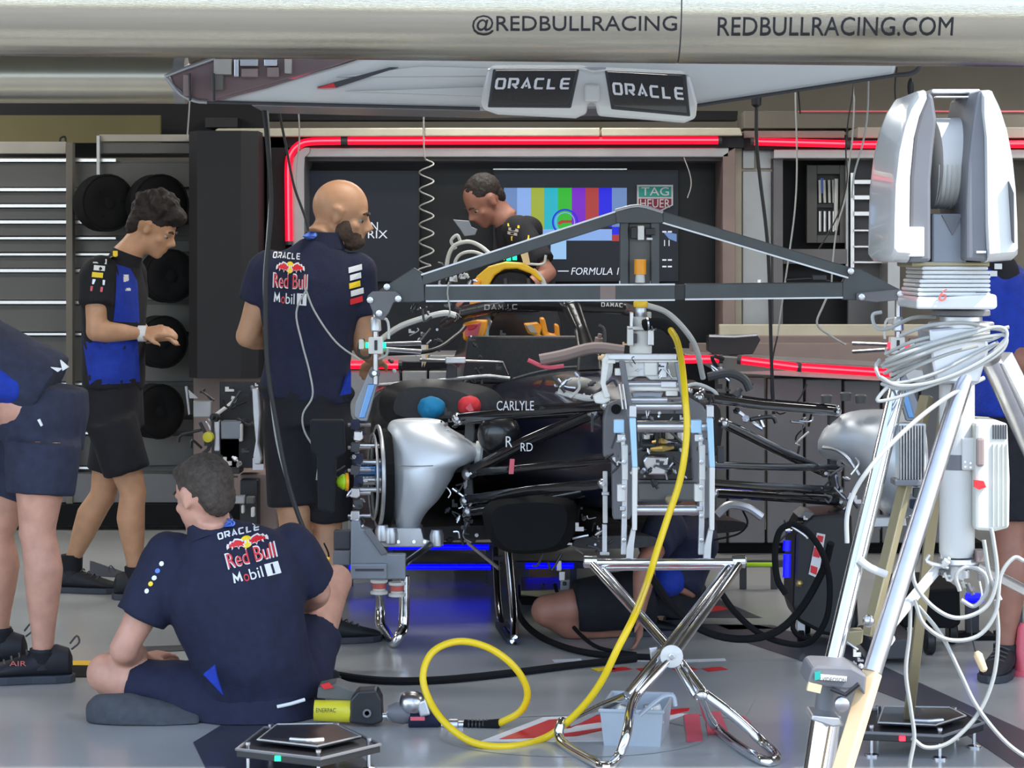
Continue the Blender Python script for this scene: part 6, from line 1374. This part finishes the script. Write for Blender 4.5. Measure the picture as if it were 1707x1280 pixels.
# black case on castors with red and white label
cs = thing('equipment_case', 'tall black wheeled case with a red and white label behind the mast legs', 'case', V((P(1380,0,9.5).x, 9.5, 0)))
ob('case_body', B().prism([P(x,y,9.45) for x,y in ((1326,892),(1340,868),(1352,860),(1420,856),(1432,1040),(1424,1066),(1372,1058),(1330,1036),(1322,1010),(1324,950))], (0,.35,0)), 'black_plastic', cs, bevel=.015)
ob('case_lid', B().prism([P(x,y,9.43) for x,y in ((1330,862),(1344,852),(1358,856),(1348,866))], (0,.2,0)), 'mid_grey', cs, bevel=.004)
ob('warning_label', B().pp([(1362,888),(1376,891),(1364,964),(1348,957)], 9.44, .004), 'white_print', cs)
for q in ([(1363,892),(1373,894),(1371,904),(1361,902)], [(1358,912),(1369,915),(1366,930),(1355,927)], [(1352,942),(1363,946),(1361,958),(1351,954)]): ob('red_square', B().pp(q, 9.436, .004), 'red_paint', cs)
for y0, y1 in ((901,918),(924,962)): ob('blue_light', B().tube([P(1312,y0,9.42), P(1311,y1,9.42)], .015, 10), 'led_blue', cs, smooth=True)
ob('brass_valve', B().lathe(P(1332,976,9.42), (0,-.2,1), [(0,.012),(.01,.016),(.02,.010)], 10), 'gold', cs, smooth=True); ob('handle', B().tube([P(1324,1030,9.44), P(1322,1048,9.42), P(1334,1062,9.42), P(1352,1064,9.44)], .010, 8, sm=3), 'rubber', cs, smooth=True)
for x, dd in ((1335,9.5),(1418,9.5),(1345,9.75),(1410,9.75)):
    ob('castor', B().lathe(V((P(x,0,dd).x-.012, dd, .028)), (1,0,0), [(0,.026),(.004,.028),(.02,.028),(.024,.026)], 16), 'rubber', cs, smooth=True); ob('castor_fork', B().bar(V((P(x,0,dd).x, dd, .03)), V((P(x,0,dd).x, dd, .10)), .03, .02), 'steel', cs)
clutter(cs, (1300,865,1340,885), 9.36, 6, ['steel','white_warm','black_plastic'], (8,14), .04)
# blue light bars under the car, lime strip
def lbar(x0, x1, y, d, lab, mat='led_blue', r=.012):
    t = thing('floor_light_bar', lab, 'light', P((x0+x1)/2, y, d), 'blue light bars under the car' if mat == 'led_blue' else None)
    ob('light_tube', B().tube([P(x0,y,d), P(x1,y,d)], r, 10), mat, t, smooth=True); z = P(x0,y,d).z
    ob('carrier', B().box((P((x0+x1)/2,y,d).x, d+.04, z), ((x1-x0)*d/F+.1, .04, .03)), 'dark_grey', t)
    for x in (x0, x1):
        q = P(x, y, d); ob('leg', B().box((q.x, d+.04, z/2), (.03,.03,z)), 'dark_grey', t)
for a in ((648,815,912,11.2,'long blue light bar highest under the left of the car'),(582,818,945,11.1,'lower blue light bar just above the grey floor'),(876,956,943,11.0,'blue light bar right of the slim chrome stand'),(548,560,914,10.6,'small blue light near the seated man\'s elbow')): lbar(*a)
lbar(1240, 1292, 941, 11.0, 'lime green light strip right of the crossed stand', 'lime', .010)
tt = thing('low_trolley', 'low tan metal ramp under the car behind the slim stand', 'ramp', V((P(905,0,10.6).x, 10.6, 0)))
ob('ramp_top', B().prism([P(868,984,10.5), P(905,968,11.0), P(942,984,10.5)], (0,.02,-.03)), 'tan_metal', tt, bevel=.003); ob('ramp_front', B().pp([(868,984),(942,982),(942,990),(915,998),(868,992)], 10.48, .4), 'tan_metal', tt, bevel=.004); ob('ramp_base', B().pp([(864,996),(940,994),(930,1010),(870,1008)], 10.5, .4), 'rubber', tt)
ob('ramp_bolt', B().cyl(P(905,972,10.6), P(905,978,10.6), .006, 8), 'dark_grey', tt)
tc = thing('tool_clamp', 'grey vertical clamp hanging under the car front', 'clamp', P(935,990,9.7))
for q, m_ in (((928,934,936,952),'steel_satin'),((932,952,942,968),'steel'),((934,966,950,984),'grey_plate'),((938,970,944,976),'black_plastic')): ob('clamp_piece', rect3(*q, 9.7-.01*(m_=='black_plastic'), .03), m_, tc, bevel=.003)
# machine behind the seated man
mc = thing('bench_machine', 'dark gearbox machine on a pink-grey stand between the standing men', 'machine', V((P(395,0,10.9).x, 10.9, 0)))
dm = 10.9
for q, m_, t_ in (((366,636,432,780),'carbon_matt',.2),((352,700,400,760),'dark_grey',.15),((357,700,367,752),'steel',.05),((368,702,402,732),'grey_plate',.1),((398,706,404,736),'white_warm',.04),((370,752,400,790),'dark_grey',.15),((322,668,352,696),'silver_paint',.05),((388,826,408,840),'silver_paint',.05),((410,828,424,840),'wall_grey',.05),((402,842,407,856),'white_warm',.04),((418,846,424,862),'white_warm',.04),((400,800,430,880),'black_plastic',.2)):
    ob('machine_block', rect3(*q, dm-(.12 if t_ < .12 else 0), t_), m_, mc, bevel=.005)
ob('pale_support', B().pp([(400,790),(444,790),(462,860),(466,920),(430,920),(424,860),(408,836)], dm+.1, .3), 'panel_brown', mc, bevel=.006); ob('base', B().box((P(420,0,dm).x, dm+.25, .1), (.35,.3,.2)), 'dark_grey', mc)
ob('connecting_rod', B().pp([(420,648),(430,646),(434,690),(431,740),(437,765),(434,774),(424,774),(422,760),(426,735),(422,690)], dm-.2, .04), 'steel_satin', mc, bevel=.006); ob('blade', B().pp([(308,644),(312,644),(316,690),(314,692)], dm-.2, .02).pp([(314,650),(330,664),(316,664)], dm-.2, .02), 'silver_paint', mc)
ob('yellow_cap', B().lathe(P(349,728,dm-.15), (-.3,-1,0), [(0,.024),(.02,.024),(.022,.018)], 14), 'tool_yellow', mc, smooth=True)
clutter(mc, (330,636,425,800), dm-.18, 34, ['black_plastic','black_plastic','dark_grey','steel','white_warm','dark_grey'], (8,24), .1)
# ================================================================ INSTRUMENT MAST
mm = 6.25
ms = thing('instrument_mast', 'white twin-finned instrument head on a chrome tripod at the right, partly in sunlight', 'tripod', V((P(1585,0,mm).x, mm, 0)))
def fin(outline, d0, t, mat='white_gloss'):
    c = P(sum(x for x,y in outline)/len(outline), sum(y for x,y in outline)/len(outline), d0)
    pts = [P(x,y,d0) for x,y in outline]; rings = []
    for k, (o, s) in enumerate(((0,.90),(.02,.97),(.06,1.0),(t-.06,1.0),(t-.02,.97),(t,.9))): rings.append([c+(p-c)*s+V((0,o,0)) for p in pts])
    return B().loft(rings)
ol = [(1534,150),(1520,172),(1508,205),(1498,250),(1491,310),(1489,370),(1488,428),(1494,436),(1518,438),(1516,380),(1517,300),(1524,225),(1534,185),(1548,152),(1546,147)]
f1 = ob('fin', fin(ol, mm-.22, .44), 'white_gloss', ms, smooth=True)
ob('fin_face', B().prism([P(x,y,mm-.20) for x,y in ((1548,152),(1534,187),(1524,225),(1518,300),(1516,438),(1552,436),(1552,300),(1556,250),(1562,200),(1556,160))], (0,.38,0)), 'mid_grey', ms, bevel=.01)
ol2 = [(1638,148),(1656,147),(1668,172),(1680,210),(1690,262),(1696,320),(1699,380),(1700,428),(1694,434),(1648,438),(1645,380),(1644,300),(1643,225),(1638,180)]
f2 = ob('fin', fin(ol2, mm-.22, .44), 'white_gloss', ms, smooth=True)
ob('fin_face', B().prism([P(x,y,mm-.20) for x,y in ((1630,152),(1640,150),(1644,220),(1646,300),(1646,436),(1611,434),(1611,340),(1614,270),(1622,200))], (0,.38,0)), 'mid_grey', ms, bevel=.01)
ob('fin_strap', rect3(1553,148,1634,156,mm-.05,.2), 'steel_satin', ms, bevel=.004); ob('fin_strap', rect3(1560,160,1628,163,mm-.08,.03), 'white_gloss', ms, bevel=.002)
ob('fin_label', rect3(1514,378,1541,428,mm-.215,.02), 'white_warm', ms, bevel=.003); ob('fin_label', rect3(1628,418,1644,422,mm-.212,.02), 'white_gloss', ms); ob('fin_vent', B().pp([(1682,302),(1690,322),(1691,405),(1688,400)], mm-.235, .02), 'dark_grey', ms)
dc_ = P(1583,272,mm)
ob('drum_head', B().lathe(dc_+V((-.055,0,0)), (1,.12,0), [(0,.10),(.004,.118),(.09,.120),(.10,.112),(.11,.112),(.115,.09)], 48), 'white_warm', ms, smooth=True)
for i in range(7): ob('drum_rib', B().tube([dc_+V((-.048+i*.011, -.1205*math.cos(a), .1205*math.sin(a))) for a in [-1.45+k*.06 for k in range(24)]], .0014, 5), 'white_ribbed', ms)
ob('drum_fork', B().pp([(1553,356),(1612,356),(1612,440),(1553,440)], mm-.12, .24), 'grey_plate', ms, bevel=.006); ob('fork_notch', B().pp([(1570,358),(1604,358),(1588,392)], mm-.126, .01), 'mid_grey', ms)
ob('neck_plate', rect3(1520,436,1650,445,mm-.12,.24), 'tan_metal', ms, bevel=.004)
for i in range(9):
    y0 = 444+i*7.2; w_ = 0 if i < 3 else 3; ob('bellows_ring', rect3(1537-w_*1.5-(i>4)*3,y0,1652-(0 if i else 4),y0+6.4,mm-.13-.002*i,.26), 'white_gloss', ms, bevel=.006)
ob('neck_base', B().pp([(1528,498),(1654,490),(1662,492),(1663,512),(1657,516),(1528,515)], mm-.16, .30), 'white_gloss', ms, bevel=.008)
decal('number_mark', textmesh('6', .0, .3), P(1564,502,mm-.165), V((.022,0,0)), V((.0,0,.032)), 'red_rubber', ms, lift=.004)
ob('neck_slot', rect3(1628,486,1646,488,mm-.165,.01), 'dark_grey', ms)
for y0, r_, m_ in ((516,.075,'mid_grey'),(526,.055,'steel_satin'),(536,.085,'steel_satin'),(548,.07,'mid_grey')):
    ob('turntable', B().lathe(P(1602,y0,mm), (0,0,-1), [(0,r_*.95),(.003,r_),(.014,r_),(.016,r_*.95)], 32), m_, ms, smooth=True)
ob('column_head', B().pp([(1548,548),(1640,540),(1650,580),(1632,640),(1560,640),(1552,600)], mm-.08, .18), 'steel_satin', ms, bevel=.008)
ob('column', B().lathe(P(1595,600,mm), (0,0,-1), [(0,.044),(.06,.044),(.062,.046),(.5,.046),(.512,.040)], 40), 'white_gloss', ms, smooth=True)
ob('column_band', B().lathe(P(1595,756,mm), (0,0,-1), [(0,.0465),(.04,.0465)], 32), 'mid_grey', ms); ob('column_plate', rect3(1604,730,1626,784,mm-.055,.03), 'white_gloss', ms, bevel=.004)
for x, y in ((1609,770),(1618,772),(1609,778),(1618,779)): ob('bolt', B().cyl(P(x,y,mm-.056), P(x,y,mm-.06), .003, 8), 'steel', ms)
bx = ob('power_unit', B().prism([P(x,y,mm-.08) for x,y in ((1626,705),(1648,703),(1680,705),(1684,800),(1683,880),(1660,886),(1626,884))], (0,.22,0)), 'white_ribbed', ms, bevel=.008)
for i in range(6): ob('vent_slot', rect3(1655+i*4.2,708,1657+i*4.2,732,mm-.084,.006), 'dark_grey', bx)
for x in (1655, 1663, 1671, 1678): ob('rib', rect3(x,740,x+2,878,mm-.086,.008), 'white_ribbed', bx, bevel=.001)
ob('carry_grip', rect3(1628,730,1641,778,mm-.092,.015), 'panel_brown', bx, bevel=.006); ob('red_tab', B().pp([(1624,800),(1640,802),(1644,812),(1632,816),(1624,812)], mm-.09, .01), 'red_paint', bx)
hs = ob('heat_sink', rect3(1498,706,1544,808,mm-.02,.06), 'white_gloss', ms, bevel=.004)
for i in range(9): ob('cooling_fin', rect3(1501+i*4.8,710,1503+i*4.8,800,mm-.04,.03), 'silver_paint', hs)
ob('sink_base', rect3(1492,800,1536,810,mm-.05,.08), 'mid_grey', hs, bevel=.003)
def leg_(name, p, q, r, mat, par=ms, d0=mm, d1=None, n=20): return ob(name, B().cyl(P(*p, d0), P(*q, d1 or d0), r, n), mat, par, smooth=True)
def toground(p0, p1, z=.0):
    t = (z-p0.z)/(p1.z-p0.z); return p0+(p1-p0)*t
# front leg: upper tube, clamp, lower tube and flat rail
a0, a1 = P(1608,628,mm-.06), P(1454,1120,5.95); ob('leg', B().cyl(a0, a1, .024, 20), 'steel', ms, smooth=True)
lo = toground(a1, P(1405,1280,5.86), .03); ob('lower_leg', B().bar(a1, lo, .045, .03), 'peach', ms, bevel=.004, label='cream painted lower rail')
b0, b1 = P(1496,650,mm+.02), P(1384,1120,6.05); ob('leg', B().cyl(b0, b1, .023, 20), 'chrome', ms, smooth=True)
ob('leg', B().bar(P(1545,660,mm+.06), P(1448,1060,6.2), .035, .022), 'tan_metal', ms, bevel=.003)
lo2 = toground(b1, P(1362,1285,6.0), .03); ob('lower_leg', B().cyl(P(1378,1190,6.03), lo2, .038, 24), 'chrome', ms, smooth=True); ob('lower_leg_core', B().cyl(b1, P(1376,1200,6.03), .030, 20), 'mid_grey', ms, smooth=True)
for q in (lo, lo2): ob('foot', B().lathe(V((q.x, q.y, 0)), (0,0,1), [(0,.05),(.02,.05),(.05,.02)], 20), 'rubber', ms, smooth=True)
c0_, c1_ = P(1652,600,mm), P(1790,900,6.5); lo3 = toground(c0_, c1_, .02); ob('leg', B().cyl(c0_, lo3, .028, 20), 'steel', ms, smooth=True); ob('foot', B().lathe(V((lo3.x, lo3.y, 0)), (0,0,1), [(0,.05),(.02,.05),(.05,.02)], 20), 'rubber', ms, smooth=True)
ob('leg_side_rail', B().bar(P(1672,596,mm), P(1720,690,6.32), .03, .05), 'steel_satin', ms, bevel=.003)
ob('leg', B().bar(P(1580,640,mm+.1), toground(P(1580,640,mm+.1), P(1540,980,7.0), .02), .03, .03), 'tan_metal', ms, bevel=.003)
ob('leg_clamp', B().prism([P(x,y,5.90) for x,y in ((1353,1114),(1360,1110),(1420,1112),(1445,1126),(1442,1160),(1432,1148),(1410,1150),(1345,1140))], (0,.16,0)), 'mid_grey', ms, bevel=.006)
ob('clamp_badge', B().pp([(1368,1124),(1412,1128),(1411,1136),(1367,1133)], 5.892, .006), 'white_warm', ms); ob('clamp_badge', B().pp([(1358,1121),(1368,1119),(1368,1132),(1358,1134)], 5.892, .006), 'logo_green', ms)
decal('clamp_lettering', textmesh('VIDEOSON', .02), P(1370,1135,5.89), P(1410,1137,5.89)-P(1370,1135,5.89), V((0,0,.010)), 'dark_grey', ms, lift=.003)
ob('clamp_edge', B().bar(P(1346,1143,5.9), P(1368,1148,5.9), .02, .02), 'peach', ms); ob('lower_clamp', B().pp([(1354,1192),(1400,1196),(1408,1210),(1388,1212),(1352,1200)], 5.93, .12), 'steel_satin', ms, bevel=.004)
ob('clamp_lever', B().tube([P(1386,1148,5.9), P(1410,1158,5.88), P(1432,1140,5.87)], .006, 8), 'black_plastic', ms); ob('clamp_knob', B().lathe(P(1402,1172,5.9), (0,-1,0), [(0,.018),(.02,.018),(.025,.010)], 14), 'steel', ms, smooth=True)
ob('tan_bracket', B().pp([(1412,1052),(1440,1050),(1438,1072),(1425,1078),(1410,1074)], 6.12, .05), 'tan_metal', ms, bevel=.004)
ob('spreader', B().cyl(P(1562,948,mm), P(1478,1050,6.08), .014, 14), 'white_gloss', ms, smooth=True); ob('spreader', B().cyl(P(1625,940,mm), P(1720,990,6.45), .014, 14), 'steel', ms, smooth=True)
ob('spreader_joint', B().pp([(1470,1064),(1488,1054),(1494,1066),(1486,1078),(1466,1082)], 6.0, .05), 'white_gloss', ms, bevel=.005); ob('spreader_joint', B().ell(P(1448,1035,6.1), .016), 'steel', ms, smooth=True)
ob('column_foot', B().lathe(P(1597,930,mm), (0,0,-1), [(0,.05),(.012,.052),(.02,.03),(.05,.03)], 24), 'steel_satin', ms, smooth=True)
ob('cable_guard', B().tube([P(1432,932,6.1), P(1450,946,6.1), P(1478,958,6.1)], .010, 10, sm=3), 'white_warm', ms, smooth=True)
clutter(ms, (1548,930,1640,975), mm-.05, 16, ['steel','steel_satin','mid_grey','white_warm'], (10,22), .08); clutter(ms, (1410,1080,1440,1110), 6.1, 5, ['white_gloss','steel_satin'], (10,20), .05)
ob('side_bracket', rect3(1628,918,1644,938,mm-.05,.05), 'panel_brown', ms, bevel=.003)
# coil of cables round the mast
def wires(label, lst, d=mm-.12, r=.006, mat='cable_grey'):
    t = thing('cable_coil', label, 'cable', P(*lst[0][0], d) if len(lst[0][0]) < 3 else P(*lst[0][0]))
    for i, pts in enumerate(lst): ob('cable_strand', B().tube([P(q[0], q[1], (q[2] if len(q) > 2 else d)+.006*i) for q in pts], r, 8, sm=6), mat, t, smooth=True)
    return t
wires('bundle of grey-white cables wound round the neck of the mast', [
    [(1475,605,6.2),(1500,592),(1560,572),(1620,556),(1660,545),(1678,552),(1672,575),(1640,600),(1590,625),(1540,640),(1495,642),(1468,628)],
    [(1472,612,6.2),(1520,596),(1580,575),(1640,562),(1676,560),(1670,585),(1630,610),(1580,632),(1530,650),(1490,664),(1463,668),(1470,655),(1480,645)],
    [(1480,618,6.2),(1540,590),(1600,570),(1655,565)], [(1490,602,6.2),(1550,580),(1610,562),(1650,556)], [(1466,600,6.2),(1460,612),(1470,632),(1500,638),(1560,622),(1620,592),(1660,572)],
    [(1500,560,6.2),(1550,542),(1610,538),(1660,548),(1682,545)], [(1470,610,6.2),(1530,582),(1590,560),(1640,550)], [(1485,635,6.2),(1530,610),(1580,590),(1630,576)], [(1478,600,6.25),(1530,575),(1590,566),(1650,552)],
    [(1476,590,6.2),(1520,570),(1580,556),(1650,548),(1676,552)], [(1484,626,6.18),(1540,604),(1600,584),(1652,566),(1674,556)], [(1500,648,6.16),(1560,630),(1620,600),(1664,570)],
    [(1474,622,6.2),(1520,606),(1570,588),(1624,572)], [(1470,640,6.2),(1500,648),(1545,640),(1600,618),(1650,590),(1676,566)]], r=.0048)
wires('single grey cable slanting from the mast coil down to the left leg', [[(1640,630,6.2),(1590,655,6.15),(1540,690,6.1),(1490,735,6.05),(1450,780,6.0),(1424,820,6.0),(1412,860,6.0),(1412,905,6.0)]])
wires('grey cables hanging in wide loops below the mast column', [
    [(1520,930),(1526,975),(1560,1015),(1600,1030),(1645,1010),(1662,960),(1656,900),(1652,880)], [(1525,1000),(1540,1040),(1580,1066),(1630,1060),(1660,1020),(1668,960),(1690,930),(1707,935)],
    [(1518,1010),(1516,1060),(1510,1120),(1518,1180),(1524,1230),(1516,1280),(1520,1330)], [(1530,1010),(1570,1060),(1600,1120),(1630,1180),(1680,1240),(1740,1280)],
    [(1660,1000),(1664,1060),(1656,1130),(1630,1190),(1585,1236),(1545,1246),(1520,1230)], [(1600,985),(1594,960),(1612,945),(1640,955),(1645,985),(1625,1010),(1602,1000)], [(1640,900),(1650,960),(1668,1000)]], r=.0055)
ob('cable_plug', B().lathe(P(1628,1086,mm-.1), (.4,0,-1), [(0,.006),(.01,.012),(.05,.010),(.055,.005)], 12), 'peach', label='cream plug dangling on a thin wire below the mast', cat='plug', smooth=True)
cable(px([(1618,1030),(1620,1060),(1626,1086)], mm-.1), .002, 'cable_black', 'thin dark wire holding the cream plug')
cable(px([(1470,520),(1455,525),(1460,545),(1480,548),(1520,530),(1560,528)], 6.35), .005, 'cable_grey', 'grey cable hooked left of the mast neck')
# blue lamps and wheels right of the tripod, boxes behind
for x, y, lb in ((1625,996,'blue lamp framed by the looping cables under the mast'),(1698,992,'blue lamp at the right edge of the picture')):
    t = thing('floor_lamp', lb, 'light', V((P(x,0,9.6).x, 9.6, 0)), 'blue lamps on the right'); ob('lamp_head', B().tube([P(x-14,y,9.6), P(x+14,y,9.6)], .02, 12), 'led_blue', t, smooth=True)
    z = P(x,y,9.6).z; ob('lamp_stand', B().box((P(x,y,9.6).x, 9.66, z/2), (.05,.04,z)), 'dark_grey', t); ob('lamp_base', B().box((P(x,y,9.6).x, 9.64, .01), (.16,.14,.02)), 'rubber', t, bevel=.003)
tb = thing('wheeled_base', 'dark wheeled trolley base behind the mast legs', 'trolley', V((P(1550,0,9.3).x, 9.3, 0)))
ob('trolley_body', B().pp([(1500,985),(1600,980),(1602,1040),(1590,1048),(1505,1046)], 9.3, .5), 'rubber', tb, bevel=.01); ob('trolley_step', B().pp([(1455,1070),(1526,1064),(1528,1098),(1455,1100)], 9.0, .4), 'dark_grey', tb, bevel=.006)
for x, dd in ((1548,9.25),(1585,9.5),(1470,9.1),(1500,9.6)): ob('castor', B().lathe(V((P(x,0,dd).x-.015, dd, .05)), (1,0,0), [(0,.045),(.006,.05),(.03,.05),(.036,.045)], 18), 'black_plastic', tb, smooth=True)
rc = ob('warning_cone', B().lathe(G(1706,1125,0), (0,0,1), [(0,.05),(.02,.05),(.02,.035),(.17,.022),(.19,.012)], 20), 'red_faded', label='red bottle-shaped object standing by the shoe at the right edge', cat='bottle', smooth=True)
